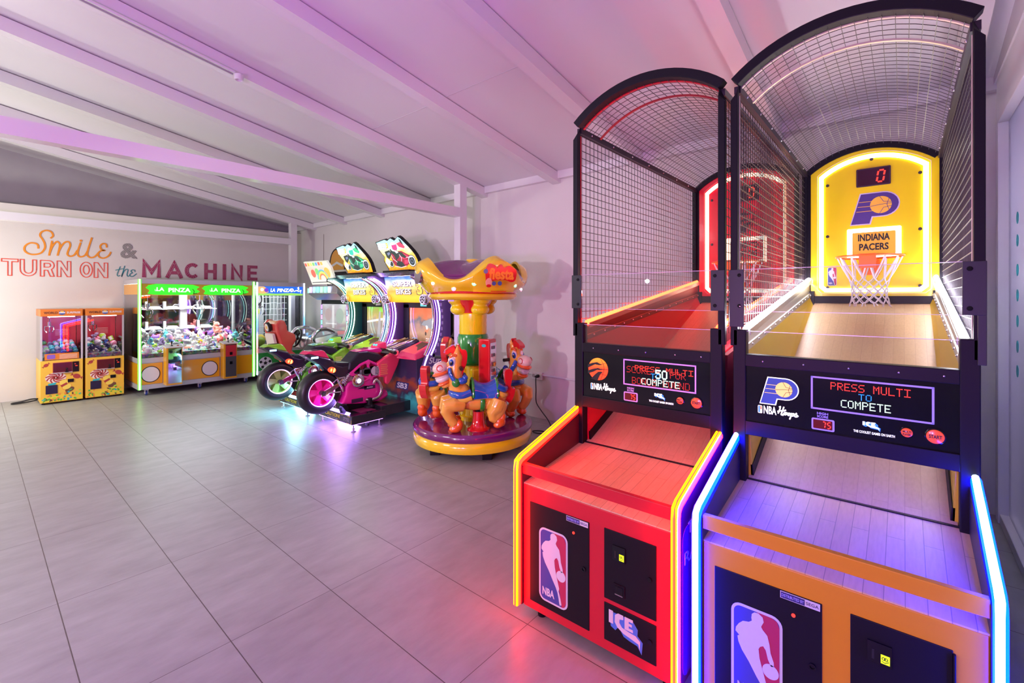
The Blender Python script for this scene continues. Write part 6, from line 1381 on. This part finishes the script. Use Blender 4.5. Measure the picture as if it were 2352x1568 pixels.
# ================================================================ kart racing game
def kart():
    Y0 = 8.20; root = thing('kart_game', (0, Y0, 0), 'kart racing machine with red bucket seat, silver steering console and row of coloured lights', 'arcade machine')
    sil = mat('silver_console', (.55, .56, .58), .2, .6); redp = mat('seat_red', (.62, .06, .05), .35, coat=.3)
    B().box(3.30, 4.9, -.42, .42, .04, .14).build('platform', deck_black, root, .01)
    for x in (3.4, 4.7):
        for y in (-.36, .36): B().lathe([(.02, .001), (.02, .02), (.012, .02), (.012, .05)], (x, y, 0), (0, 0, 1), 12).build('leveling_foot', steel, root)
    B().box(4.25, 4.9, -.50, .50, .16, .80).build('lower_body', gm, root, .01)
    B().box(4.45, 4.9, -.50, .50, .80, 1.60).build('screen_wall', black, root, .006)
    F = FX(4.45); sc = B(); sc.fbox(F, -.44, .44, .90, 1.50, 0, .012); so = sc.build('screen', vgrad('kart_screen', [(0, (.30, .32, .33)), (.3, (.36, .30, .30)), (.5, (.42, .44, .44)), (.7, (.38, .34, .36)), (1, (.48, .50, .52))], .75, .08), root)
    si = B(); Fs = FX(4.437); si.fbox(Fs, -.06, .02, 1.05, 1.48, 0, .001, 0); si.fbox(Fs, -.40, .40, 1.00, 1.03, 0, .001, 1); si.disc(Fs, -.2, 1.3, .12, 0, .001, 2, 20); si.disc(Fs, .22, 1.28, .14, 0, .001, 3, 20); si.fbox(Fs, -.3, .1, 1.12, 1.14, 0, .001, 0); si.poly(Fs, [(.1, .92), (.4, .96), (.42, 1.02), (.15, 1.0)], 0, .001, 4)
    si.build('screen_picture', [mat('ks_white', (.6, .6, .6), .3, emit=(.62, .64, .64), es=.8), mat('ks_grey', (.3, .3, .3), .3, emit=(.25, .25, .26), es=.6), mat('ks_a', (.4, .34, .34), .3, emit=(.42, .33, .33), es=.7), mat('ks_b', (.34, .42, .36), .3, emit=(.33, .42, .36), es=.7), mat('ks_red', (.6, .2, .2), .3, emit=(.62, .25, .25), es=.7)], so)
    for s in (-1, 1):
        b = B()
        for k in range(6): b.fbox(F, s * .475 - .015, s * .475 + .015, .90 + k * .10, .985 + k * .10, 0, .015, k % 4)
        b.build('side_light_row', [mat('sl%d' % k, c, .4, emit=c, es=1.4) for k, c in enumerate(((.3, .5, 1), (.55, .3, .9), (.25, .8, .65), (.9, .4, .8)))], root)
    hd = B(); hd.hexa([(4.36, -.50, 1.58), (4.9, -.48, 1.56), (4.9, .48, 1.56), (4.36, .50, 1.58), (4.20, -.55, 1.70), (4.9, -.50, 1.86), (4.9, .50, 1.86), (4.20, .55, 1.70)]); hd.hexa([(4.20, -.55, 1.70), (4.9, -.50, 1.70), (4.9, .50, 1.70), (4.20, .55, 1.70), (4.22, -.53, 1.84), (4.9, -.49, 1.86), (4.9, .49, 1.86), (4.22, .53, 1.84)]); ho = hd.build('hood', sil, root, .01)
    F = FX(4.205, 0, 0)
    for k in range(6):
        cc = ((.75, .5, 1), (.35, .8, 1), (.25, .9, .9), (.4, .9, .5), (.3, .9, .75), (.6, .7, 1))[k]
        B().fbox(F, -.47 + k * .14, -.38 + k * .14, 1.715, 1.825, -.004, .010).build('hood_light', mat('hl%d' % k, cc, .4, emit=cc, es=1.3), ho)
    B().fbox(F, -.535, -.50, 1.71, 1.80, -.004, .012).build('hood_light', mat('hl6', (.2, .9, .4), .4, emit=(.2, .9, .4), es=2.2), ho)
    t = Vector((-.16, 0, .44)).normalized(); F = Fr((4.30, .10, 1.875), (0, -1, 0), t)
    mk = B().poly(F, [(-.46, .0), (.42, .0), (.44, .30), (.36, .44), (-.50, .46)], -.04, 0).build('marquee', vgrad('kart_marquee_art', [(0, (.95, .92, .80)), (.2, (.85, .85, .75)), (.42, (.75, .80, .62)), (.6, (.85, .70, .55)), (.8, (.8, .82, .75)), (1, (.75, .8, .65))], .6), root)
    a = B()
    for k in range(5): a.ring(F, .06, .08, .10 + k * .022, .121 + k * .022, .001, .003, k, 24, 0.1, PI - .1)
    for k, (x, y) in enumerate(((-.44, .40), (-.34, .40), (-.24, .40), (-.14, .40), (-.04, .40), (.06, .40), (.16, .40))): a.fbox(F, x - .035, x + .035, y - .03, y + .03, .001, .003, k % 5)
    a.disc(F, -.26, .22, .08, .001, .003, 0, 18); a.disc(F, -.10, .25, .07, .001, .003, 3, 18); a.disc(F, .26, .22, .10, .001, .003, 1, 18); a.fbox(F, -.42, .30, .035, .05, .001, .003, 5)
    a.build('marquee_picture', [mat('km%d' % k, c, .4, emit=c, es=.8) for k, c in enumerate(((.75, .15, .10), (.9, .5, .1), (.9, .8, .2), (.25, .65, .2), (.15, .4, .8), (.06, .06, .08)))], mk)
    # console and wheel
    cs = B(); cs.hexa([(3.80, -.40, .70), (4.3, -.45, .70), (4.3, .45, .70), (3.80, .40, .70), (3.86, -.34, .92), (4.3, -.42, 1.0), (4.3, .42, 1.0), (3.86, .34, .92)]); co = cs.build('dash_console', sil, root, .03, 3)
    for s in (-1, 1):
        B().tube(spline([(3.90, s * .36, .78), (3.84, s * .40, .92), (3.92, s * .40, 1.04), (4.10, s * .38, 1.06), (4.25, s * .36, 1.0)], 5), .035, 0, 10).build('console_arch', chrome_v, co)
    ax = Vector((-1, 0, .35)).normalized(); o = Vector((3.78, .10, .90)); r1 = ax.cross(Vector((0, 1, 0))).normalized(); r2 = ax.cross(r1)
    wh = B(); wh.tube([o + (r1 * math.cos(2 * PI * k / 28) + r2 * math.sin(2 * PI * k / 28)) * .155 for k in range(28)], .018, 0, 8, True)
    for k in range(3): a_ = 2 * PI * k / 3 + .5; wh.tube([o, o + (r1 * math.cos(a_) + r2 * math.sin(a_)) * .15], .014, 0, 6)
    wh.lathe([(.045, -.02), (.045, .02), (0, .02)], o, ax, 18); wh.tube([o, o - ax * .14], .025); wh.build('steering_wheel', rubber, co)
    B().lathe([(.032, 0), (.030, .012), (0, .014)], (3.90, -.16, .935), (-.4, 0, 1), 16).build('start_button', mat('blue_button', (.05, .3, .6), .2, emit=(.1, .4, .8), es=.6), co)
    # bucket seat
    bk = [(3.62, .34), (3.60, .46), (3.46, .56), (3.40, .70), (3.36, .86), (3.30, 1.05), (3.28, 1.18), (3.34, 1.25), (3.42, 1.24), (3.46, 1.14), (3.47, 1.06), (3.60, 1.00), (3.62, .90), (3.56, .80), (3.54, .72), (3.66, .62), (3.82, .56), (3.92, .44), (3.90, .34)]
    se = B()
    for y0, y1 in ((-.27, -.18), (.18, .27)): se.poly(Fr((0, y1, 0), (1, 0, 0), (0, 0, 1)), bk, 0, y1 - y0)
    se.poly(Fr((0, .19, 0), (1, 0, 0), (0, 0, 1)), [(3.60, .36), (3.56, .52), (3.44, .62), (3.37, .86), (3.31, 1.06), (3.29, 1.18), (3.34, 1.24), (3.41, 1.22), (3.43, 1.05), (3.46, .86), (3.53, .68), (3.66, .56), (3.86, .50), (3.88, .36)], 0, .38)
    so = se.build('bucket_seat', redp, root, .03, 3)
    pn = B(); pn.hexa([(3.325, -.15, .86), (3.345, -.15, .70), (3.345, .15, .70), (3.325, .15, .86), (3.26, -.13, 1.14), (3.335, -.13, .70), (3.335, .13, .70), (3.26, .13, 1.14)])
    Fb = Fr((3.315, 0, .86), (0, -1, 0), (-.22, 0, 1)); pl = B(); pl.poly(Fb, rrect(-.16, .16, -.16, .16, .03), -.02, .02, 0); pl.disc(Fb, .0, .27, .085, -.02, .022, 1, 24); pl.disc(Fb, 0, .27, .065, .022, .026, 0, 24); pl.disc(Fb, 0, .27, .03, .026, .028, 2, 16); pl.build('seat_back_plate', [mat('warm_white', (.85, .76, .68), .3), ink, gold], so)
    B().box(3.45, 3.85, -.14, .14, .16, .38).build('seat_base', black, root, .01)
kart()
# ================================================================ fairground ride
def ride():
    root = thing('carousel_ride', (3.60, 3.63, 0), 'small yellow and purple fairground carousel with smiling toy horses', 'carousel', rz=-.781)
    yel = mat('ride_yellow', (.95, .66, .01), .16, coat=1.0); yb = mat('ride_bright_yellow', (.96, .80, .01), .16, coat=1.0); pur = mat('ride_purple', (.17, .008, .13), .18, coat=.9); rd = mat('ride_red', (.70, .012, .02), .16, coat=1.0)
    grn = mat('ride_green', (.01, .30, .03), .2, coat=.8); org = mat('ride_orange', (.88, .13, .01), .16, coat=1.0); tan = mat('horse_tan', (.90, .44, .06), .18, coat=.9); blu = mat('horse_blue', (.01, .10, .50), .15, coat=1.0)
    hgr = mat('horse_green', (.02, .28, .03), .16, coat=1.0); hye = mat('horse_yellow', (.90, .55, .06), .16, coat=1.0); wht2 = mat('horse_white', (.85, .80, .76), .2, coat=.8); pinkn = mat('muzzle_cream', (.86, .66, .55), .2, coat=.8)
    for k in range(5):
        a = 2 * PI * k / 5 + .3; x, y = .48 * math.sin(a), -.48 * math.cos(a)
        B().box(x - .05, x + .05, y - .05, y + .05, .002, .085).build('foot_block', black, root, .006)
    B().lathe([(.50, .05), (.50, .09)], n=48).build('skid_ring', black, root)
    B().lathe([(.52, .085), (.60, .082), (.638, .10), (.652, .14), (.648, .18), (.628, .205), (.60, .21), (.3, .21)], n=64).build('base_ring', yel, root)
    B().lathe([(.60, .20), (.635, .205), (.654, .235), (.650, .268), (.630, .288), (.58, .292), (.16, .292), (0, .292)], n=64).build('deck', pur, root)
    # column
    B().lathe([(.15, .29), (.15, .335), (.115, .345), (.11, .90), (0, .90)], n=24).build('lower_column', yel, root)
    cb = B()
    for k in range(4):
        a = 2 * PI * k / 4 + .25; c = Vector((math.sin(a), -math.cos(a), 0)); q = Vector((c.y, -c.x, 0))
        P = lambda r, t, z: c * r + q * t + Vector((0, 0, z))
        cb.hexa([P(.09, -.06, .34), P(.15, -.05, .34), P(.15, .05, .34), P(.09, .06, .34), P(.09, -.06, .86), P(.145, -.05, .86), P(.145, .05, .86), P(.09, .06, .86)])
    cb.build('column_rib', yb, root, .02)
    B().lathe([(.13, .885), (.155, .90), (.172, .94), (.172, 1.19), (.16, 1.225), (.14, 1.235), (0, 1.235)], n=40).build('green_drum', grn, root)
    B().lathe([(.150, 1.225), (.155, 1.24), (.155, 1.45), (.145, 1.46), (0, 1.46)], n=40).build('yellow_drum', yb, root)
    B().lathe([(.135, 1.44), (.15, 1.47), (.215, 1.60), (.24, 1.63), (.24, 1.66), (0, 1.66)], n=40).build('capital', rd, root)
    for k in range(4):
        a = 2 * PI * (k + .5) / 4 + .44 - PI / 4; c = Vector((math.sin(a), -math.cos(a), 0)); 
        b = B(); b.ell(c * .178 + Vector((0, 0, 1.498)), (.105, .085, .062), 0, (0, 0, a)); b.ell(c * .212 + Vector((0, 0, 1.602)), (.098, .078, .060), 0, (0, 0, a)); b.ell(c * .178 + Vector((0, 0, 1.55)), (.080, .070, .09), 0, (0, 0, a))
        o = b.build('capital_scroll', yb, root); md = o.modifiers.new('r', 'REMESH'); md.mode = 'VOXEL'; md.voxel_size = .009; md.use_smooth_shade = True; m2 = o.modifiers.new('s', 'SMOOTH'); m2.iterations = 6
    # canopy
    B().lathe([(.20, 1.615), (.44, 1.60), (.475, 1.61), (.492, 1.635), (.485, 1.662), (.46, 1.675), (.2, 1.675)], n=64).build('canopy_rim', yel, root)
    B().lathe([(.44, 1.665), (.475, 1.67), (.53, 1.78), (.50, 1.80), (.30, 1.80), (0, 1.80)], n=64).build('canopy_skirt', rd, root)
    PH = .44
    lobe = lambda a: max(0, math.cos(2 * (a - PH))) ** 2 if math.cos(2 * (a - PH)) > 0 else 0
    def lob(a):
        c = .5 + .5 * math.cos(4 * (a - PH)); return c ** 1.15
    def band(u, v):
        a = 2 * PI * u; t = lob(a); top = 1.80 + .235 * t; low = 1.70 + .004 * (1 - t) - .012 * t
        r0 = .495 - .005 * (1 - t); r1 = .565 + .045 * t
        z = low + (top - low) * v; r = r0 + (r1 - r0) * math.sin(v * PI * .62) / math.sin(PI * .62) + .02 * math.sin(v * PI) * t
        if v > .85: r -= (v - .85) * (.20 + .35 * t)
        return (r * math.sin(a), -r * math.cos(a), z)
    cn = B().grid(band, 128, 16, 0, .028).build('canopy_band', yel, root)
    # purple tent roof, lifted behind each lobe
    def roof(u, v):
        a = 2 * PI * u; t = lob(a); r = .02 + .53 * v
        z = 2.02 - .06 * v - .15 * v * v * (1 - t) + .03 * t * math.sin(PI * v)
        return (r * math.sin(a), -r * math.cos(a), z)
    B().grid(roof, 96, 12, 0, .02).build('tent_roof', pur, root)
    B().lathe([(.08, 2.02), (.075, 2.045), (.04, 2.055), (0, 2.057)], n=24).build('roof_cap', yel, root)
    B().grid(lambda u, v: ((.50 + .02 * v) * math.sin(2 * PI * u), -(.50 + .02 * v) * math.cos(2 * PI * u), 1.76 + .10 * v), 64, 3, 0, .01).build('roof_wall', pur, root)
    # lobe plates, sign and lamps
    for k in range(4):
        a = PH + k * PI / 2; c = Vector((math.sin(a), -math.cos(a), 0)); q = Vector((math.cos(a), math.sin(a), 0))
        if k == 0:
            def plate(u, v):
                aa = a + (u - .5) * .88; t = lob(aa); top = 1.80 + .235 * t - .045; z = 1.685 + (top - 1.685) * v
                vv = (z - 1.70) / .32; r = .515 + .105 * math.sin(max(0, vv) * PI * .6) / math.sin(PI * .6) + .018
                return (r * math.sin(aa), -r * math.cos(aa), z)
            pl = B().grid(plate, 20, 10, 0, .02).build('sign_plate', yel, root)
            n = (c + Vector((0, 0, -.10))).normalized(); F = Fr(c * .652 + Vector((0, 0, 1.845)), q, n.cross(q) if n.cross(q).z > 0 else q.cross(n))
            F = Fr(c * .655 + Vector((0, 0, 1.845)), q, (Vector((0, 0, 1)) + c * .12)); sg = B()
            KS = 1.3; F = Fr(F.o, F.r, F.u); P0 = F.P; F.P = lambda a_, b_, c_=0.0: P0(a_ * KS, b_ * KS, c_)
            sg.poly(F, spline([(-.125, -.055), (-.135, .03), (-.11, .085), (-.06, .075), (-.04, .055), (-.01, .085), (.02, .06), (.06, .075), (.10, .06), (.13, .035), (.125, -.03), (.09, -.05), (.03, -.035), (-.06, -.04), (-.125, -.055)], 5)[:-1], -.012, .002, 0)
            sg.text(F, 'fiesta', .088, .002, .005, 1, width=.215, bold=.04, at=(.0, -.032))
            sg.disc(F, -.135, .028, .018, .002, .006, 2, 14); sg.disc(F, -.06, -.062, .016, -.004, .004, 2, 12); sg.disc(F, -.01, -.060, .017, -.004, .004, 2, 12); sg.disc(F, -.105, -.055, .026, .0, .006, 3, 14, ry=.034); sg.disc(F, -.105, -.08, .02, .0, .007, 0, 12, ry=.012); sg.fbox(F, -.08, .05, -.125, -.119, -.010, -.002, 0)
            sg.build('fiesta_sign', [rd, mat('sign_orange', (.92, .30, .02), .2, coat=.5), mat('balloon_blue', (.05, .12, .35), .2), mat('sign_peach', (.85, .40, .28), .25)], pl)
        else:
            n = (c + Vector((0, 0, .05))).normalized(); F = Fr(c * .632 + Vector((0, 0, 1.86)), q, Vector((0, 0, 1)) - c * .05); w_ = B()
            w_.disc(F, 0, 0, .105, -.02, .004, 0, 28, ry=.095)
            w_.build('lobe_mirror', mat('lobe_mirror', (.72, .74, .74), .10, .9), root)
    for da, z, r, m in ((-.42, 1.765, .565, ('lamp_green', (.25, 1, .55))), (-.80, 1.715, .530, ('lamp_violet', (.62, .32, 1))), (-1.20, 1.775, .572, ('lamp_white', (.8, 1, .8))), (.42, 1.755, .562, ('lamp_green', (.25, 1, .55))), (.85, 1.715, .53, ('lamp_pink', (1, .35, .5)))):
        a = PH + da; c = Vector((math.sin(a), -math.cos(a), 0)); o = c * (r + .012) + Vector((0, 0, z))
        l = B(); l.ell(o, (.0115, .0115, .0115)); lo = l.build('canopy_lamp', mat('lamp_hot', (.9, .95, .95), .3, emit=(.95, 1, 1), es=14), root)
        B().lathe([(.022, -.004), (.023, .004), (.012, .006)], o, c, 20).build('lamp_collar', mat(m[0], m[1], .3, emit=m[1], es=1.5), lo)
    B().box(-.25, -.19, -.46, -.43, 1.588, 1.604).build('rim_fitting', steel, root)
    # coin box
    a = -.55; F = Fr((.0, 0, 0), (math.cos(a), math.sin(a), 0), (0, 0, 1)); bx = B(); bx.fbox(F, .165, .305, .60, 1.19, .02, .165)
    bo = bx.build('coin_box', rd, root, .014, 3); fc = B(); fs = Fr(F.P(.305, 0, .0925), F.n * -1, (0, 0, 1)); fc.fbox(fs, -.062, .062, .72, 1.15, 0, .004); fco = fc.build('coin_panel', chrome_v, bo, .002)
    d = B()
    for z in (1.10, 1.02, .93, .86): d.fbox(fs, -.035, .025, z - .016, z + .016, .004, .012, 0)
    d.fbox(fs, -.045, .045, .745, .80, .004, .007, 1); d.fbox(fs, -.01, .02, .90, .94, .012, .018, 2); d.build('coin_slot', [gm, mat('slot_blue', (.1, .3, .6), .2), gold], fco)
    st = B(); st.disc(F, .235, 1.12, .026, .165, .167, 0, 20, ry=.016); st.build('oval_badge', mat('teal_badge', (.05, .55, .50), .2), bo)
    lo = B(); lo.fbox(F, .08, .27, .50, .66, .03, .205); lo = lo.build('lower_box', rd, root, .012); ls = B(); ls.fbox(F, .13, .20, .535, .605, .205, .2065, 0)
    for k in range(4): ls.fbox(F, .135, .195, .545 + k * .014, .550 + k * .014, .2065, .2072, 1)
    ls.build('spec_label', [pr_white, grey_print], lo)
    # ---- horses
    proto = {}
    def part(key, fn, name, m, parent, bevel=0, rem=0, sm=0):
        if key not in proto:
            b = B(); fn(b); o = b.build(name, m, parent, bevel, 3); proto[key] = o
            if rem:
                md = o.modifiers.new('r', 'REMESH'); md.mode = 'VOXEL'; md.voxel_size = rem; md.use_smooth_shade = True
                if sm: m2 = o.modifiers.new('s', 'SMOOTH'); m2.iterations = sm; m2.factor = .5
        else:
            o = proto[key].copy(); COL.objects.link(o); o.parent = parent
        return o
    def body(b):
        b.ell((.0, 0, .575), (.235, .100, .092)); b.ell((.17, 0, .64), (.105, .098, .13)); b.ell((-.20, 0, .635), (.100, .100, .115))
        b.tube([(.20, 0, .66), (.235, 0, .78), (.235, 0, .92), (.225, 0, 1.02)], [.092, .080, .070, .064], 0, 14); b.ell((.225, 0, 1.02), (.072, .068, .085)); b.tube([(.25, 0, .97), (.33, 0, .90)], [.055, .045], 0, 12)
        b.tube([(.228, 0, 1.06), (.235, .0, 1.10)], .05)
        for s in (-1, 1):
            b.tube([(.21, s * .035, 1.07), (.218, s * .050, 1.115), (.215, s * .052, 1.155)], [.026, .022, .008], 0, 10)
            b.tube([(.16, s * .075, .56), (.26, s * .100, .575), (.335, s * .098, .565), (.335, s * .096, .52), (.29, s * .092, .43), (.245, s * .088, .375)], [.066, .072, .068, .062, .052, .048], 0, 14)
            b.tube([(-.20, s * .085, .60), (-.165, s * .098, .52), (-.125, s * .095, .47), (-.135, s * .093, .42), (-.17, s * .090, .405)], [.088, .080, .062, .052, .05], 0, 14)
            b.tube([(-.22, s * .088, .56), (-.20, s * .09, .48), (-.16, s * .088, .42)], [.07, .06, .05], 0, 12)
    def horse(k):
        a = .13 + k * 2 * PI / 3
        h = bpy.data.objects.new('toy_horse', None); COL.objects.link(h); h.parent = root; h.location = (.425 * math.sin(a), -.425 * math.cos(a), 0); h.rotation_euler = (0, 0, a + PI)
        part('pole', lambda b: b.lathe([(.115, .290), (.115, .302), (.085, .318), (.066, .345), (.058, .40), (.056, .475), (0, .475)], n=28), 'pedestal', rd, h)
        part('joint', lambda b: b.lathe([(.034, .47), (.034, .53), (0, .53)], n=18).lathe([(.02, -.05), (.02, .05)], (0, 0, .495), (0, 1, 0), 14), 'pedestal_joint', black_gloss, h)
        part('body', body, 'body', tan, h, 0, .0085, 8)
        for s in (-1, 1):
            part(('hf', s), lambda b: b.ell((.235, s * .088, .342), (.066, .052, .050), 0, (0, .25, 0)).ell((.262, s * .088, .330), (.045, .048, .036)).ell((.205, s * .088, .375), (.04, .05, .05)), 'hoof', org, h, 0, .008, 5)
            part(('hr', s), lambda b: b.ell((-.205, s * .09, .380), (.055, .052, .062), 0, (0, .9, 0)).ell((-.235, s * .09, .43), (.032, .046, .045)).ell((-.185, s * .09, .345), (.05, .05, .032)), 'hoof', org, h, 0, .008, 5)
            part(('eye', s), lambda b: b.ell((.268, s * .050, .990), (.036, .026, .050), 0, (0, -.15, 0)).ell((.276, s * .060, .984), (.027, .020, .038), 1, (0, -.15, 0)).ell((.281, s * .070, .980), (.017, .013, .024), 2, (0, -.15, 0)).ell((.284, s * .080, .992), (.006, .005, .007), 0), 'eye', [wht2, blu, ink], h)
            part(('brow', s), lambda b: b.tube(spline([(.225, s * .062, 1.045), (.262, s * .058, 1.055), (.292, s * .046, 1.03)], 4), [.006] + [.014] * 7 + [.006], 0, 8), 'eyebrow', org, h)
        part('muz', lambda b: b.ell((.385, 0, .925), (.082, .082, .062), 0, (0, .35, 0)), 'muzzle', pinkn, h)
        part('nos', lambda b: [b.tube([(.395 + .028 * math.cos(2 * PI * i / 16), s * .0735, .930 + .030 * math.sin(2 * PI * i / 16)) for i in range(16)], .0045, 0, 6, True) for s in (-1, 1)], 'nostril_ring', rd, h)
        part('lip', lambda b: b.ell((.378, 0, .872), (.090, .086, .026), 0, (0, .30, 0)).ell((.345, 0, .775), (.070, .070, .026), 0, (0, .45, 0)), 'lip', org, h)
        part('tth', lambda b: b.ell((.358, 0, .824), (.078, .074, .046), 0, (0, .38, 0)).ell((.37, 0, .842), (.074, .078, .016), 0, (0, .34, 0)), 'teeth', wht2, h)
        part('jaw', lambda b: b.ell((.325, 0, .752), (.050, .052, .026), 0, (0, .45, 0)), 'jaw', tan, h)
        part('mane', lambda b: b.poly(Fr((0, .036, 0), (1, 0, 0), (0, 0, 1)), spline([(.19, .86), (.185, 1.0), (.205, 1.09), (.215, 1.155), (.20, 1.165), (.175, 1.11), (.13, 1.10), (.115, 1.05), (.125, .96), (.15, .90), (.165, .85), (.19, .86)], 3)[:-1], 0, .072), 'mane', rd, h, .022)
        part('fore', lambda b: b.poly(Fr((0, .045, 0), (1, 0, 0), (0, 0, 1)), spline([(.225, 1.08), (.245, 1.15), (.275, 1.145), (.335, 1.105), (.348, 1.075), (.325, 1.055), (.285, 1.075), (.255, 1.06), (.225, 1.08)], 3)[:-1], 0, .09), 'forelock', rd, h, .024)
        part('tail', lambda b: b.poly(Fr((0, .040, 0), (1, 0, 0), (0, 0, 1)), spline([(-.255, .60), (-.275, .72), (-.262, .84), (-.275, .885), (-.32, .895), (-.35, .86), (-.342, .78), (-.33, .72), (-.355, .69), (-.375, .70), (-.37, .64), (-.34, .57), (-.31, .55), (-.255, .60)], 3)[:-1], 0, .08), 'tail', rd, h, .028)
        def saddle(u, v):
            x = .065 - .245 * u; th = (v - .5) * 2 * 1.62; zt = .748 + .055 * (2 * abs(u - .52)) ** 2; r = .112 + .010 * math.cos(2 * PI * u)
            return (x + .012 * math.sin(v * PI) * 0, r * 1.02 * math.sin(th), .635 + (zt - .635) * math.cos(th) if abs(th) < PI / 2 else .635 - .08 * (abs(th) - PI / 2) * 3)
        part('sad', lambda b: b.grid(saddle, 14, 24, 0, .022), 'saddle', blu, h)
        def sedge(u0):
            return lambda b: b.tube([saddle(u0, .02 + .96 * i / 24) for i in range(25)], .0155, 0, 8)
        part('se1', sedge(0.0), 'saddle_edge', hgr, h); part('se2', sedge(1.0), 'saddle_edge', hgr, h)
        part('gir', lambda b: b.tube([(-.03 + .012 * math.cos(th) * 0, .112 * math.sin(th), .575 - .100 * math.cos(th)) for th in [PI * (-.62 + 1.24 * i / 20) for i in range(21)]], .024, 0, 8, flat=(1, .35), up=(1, 0, 0)), 'girth_strap', hgr, h)
        part('har', lambda b: b.tube(spline([(.09, -.122, .69), (.17, -.125, .665), (.245, -.105, .665), (.29, 0, .675), (.245, .105, .665), (.17, .125, .665), (.09, .122, .69)], 5), .034, 0, 10, flat=(1, .55), up=(0, 0, 1)), 'breast_band', blu, h)
        part('har2', lambda b: b.tube(spline([(.085, -.118, .635), (.16, -.122, .615), (.235, -.110, .605), (.27, 0, .60), (.235, .110, .605), (.16, .122, .615), (.085, .118, .635)], 5), .026, 0, 10, flat=(1, .6), up=(0, 0, 1)), 'breast_fringe', hye, h)
        part('rmp', lambda b: b.tube(spline([(-.18, -.112, .735), (-.25, -.095, .705), (-.295, 0, .70), (-.25, .095, .705), (-.18, .112, .735)], 5), .032, 0, 10, flat=(1, .6), up=(0, 0, 1)), 'rump_band', blu, h)
        part('rmp2', lambda b: b.tube(spline([(-.19, -.112, .67), (-.25, -.100, .645), (-.30, 0, .64), (-.25, .100, .645), (-.19, .112, .67)], 5), .024, 0, 10, flat=(1, .6), up=(0, 0, 1)), 'rump_fringe', hye, h)
        part('bow', lambda b: b.tube(spline([(.295, -.045, .915), (.290, -.072, .87), (.262, -.082, .82), (.24, -.08, .80)], 4), .030, 0, 10, flat=(1, .7)).tube(spline([(.295, .045, .915), (.290, .072, .87), (.262, .082, .82), (.24, .08, .80)], 4), .030, 0, 10, flat=(1, .7)).ell((.175, -.075, .80), (.055, .040, .035)).ell((.175, .075, .80), (.055, .040, .035)).ell((.145, -.075, .83), (.03, .035, .03)).ell((.145, .075, .83), (.03, .035, .03)), 'scarf', blu, h)
        part('knt', lambda b: [b.ell((.235, s * .088, .785), (.043, .030, .045)) for s in (-1, 1)], 'scarf_knot', hgr, h)
        part('hbar', lambda b: b.tube([(.185, -.135, .925), (.19, 0, .925), (.185, .135, .925)], .019, 0, 12), 'grip_handle', rubber, h)
        return h
    for k in range(3): horse(k)
    return root
ride()
# ================================================================ conduit, socket, cables
cg = mat('conduit_white', (.70, .68, .72), .4)
B().tube([(WX - .014, 2.2, .565), (WX - .014, 4.55, .60)], .013, 0, 10).build('trim_conduit_1', cg); COL.objects['trim_conduit_1']['kind'] = 'structure'
so = thing('wall_socket', (WX - .001, 3.77, .575), 'double white wall socket with a black plug, on the conduit behind the carousel', 'socket')
s = B(); s.box(-.045, 0, -.10, .075, -.05, .045); so1 = s.build('socket_box', white_pl, so, .006)
B().lathe([(.024, 0), (.024, .004), (.020, .004), (.018, -.004), (0, -.004)], (-.0455, .035, 0), (-1, 0, 0), 18).build('socket_well', mat('socket_grey', (.45, .43, .47), .4), so1)
B().box(WX - .028, WX - .002, 2.96, 3.02, .55, .60).build('trim_conduit_2', cg, None, .004); COL.objects['trim_conduit_2']['kind'] = 'structure'
cbm = B(); cbm.tube(spline([(WX - .05, 3.725, .575), (WX - .10, 3.725, .56), (WX - .105, 3.72, .40), (WX - .10, 3.72, .24), (WX - .14, 3.62, .16), (WX - .26, 3.40, .07), (WX - .42, 3.24, .012), (WX - .52, 3.22, .010), (WX - .60, 3.32, .010), (WX - .56, 3.42, .010), (WX - .50, 3.30, .012), (4.36, 2.98, .010), (4.18, 3.02, .010), (4.06, 3.10, .010), (4.03, 3.14, .012)], 8), .0065, 0, 6)
cbo = tag(cbm.build('power_cable', ink), 'black power cable hanging from the wall socket and coiled on the floor by the carousel', 'cable')
B().lathe([(.022, 0), (.022, .03), (.014, .05), (.010, .07)], (WX - .048, 3.725, .575), (-1, 0, 0), 14).build('plug', ink, cbo)
tag(B().tube(spline([(.665, 10.2, .06), (.60, 10.3, .05), (.50, 10.33, .025), (.40, 10.34, .012), (.42, 10.28, .012), (.55, 10.25, .02), (.66, 10.22, .04)], 8), .011, 0, 6).build('power_cable', ink), 'black cable loop lying on the floor beside the leftmost orange crane machine', 'cable')
tag(B().tube([(WX - .004, 9.6, 3.0), (WX - .006, 9.6, 2.3), (WX - .004, 9.59, 2.0)], .004, 0, 6).build('hanging_wire', mat('brown_wire', (.18, .12, .10), .6)), 'thin brown wire hanging down the wall near the corner pillar', 'wire')
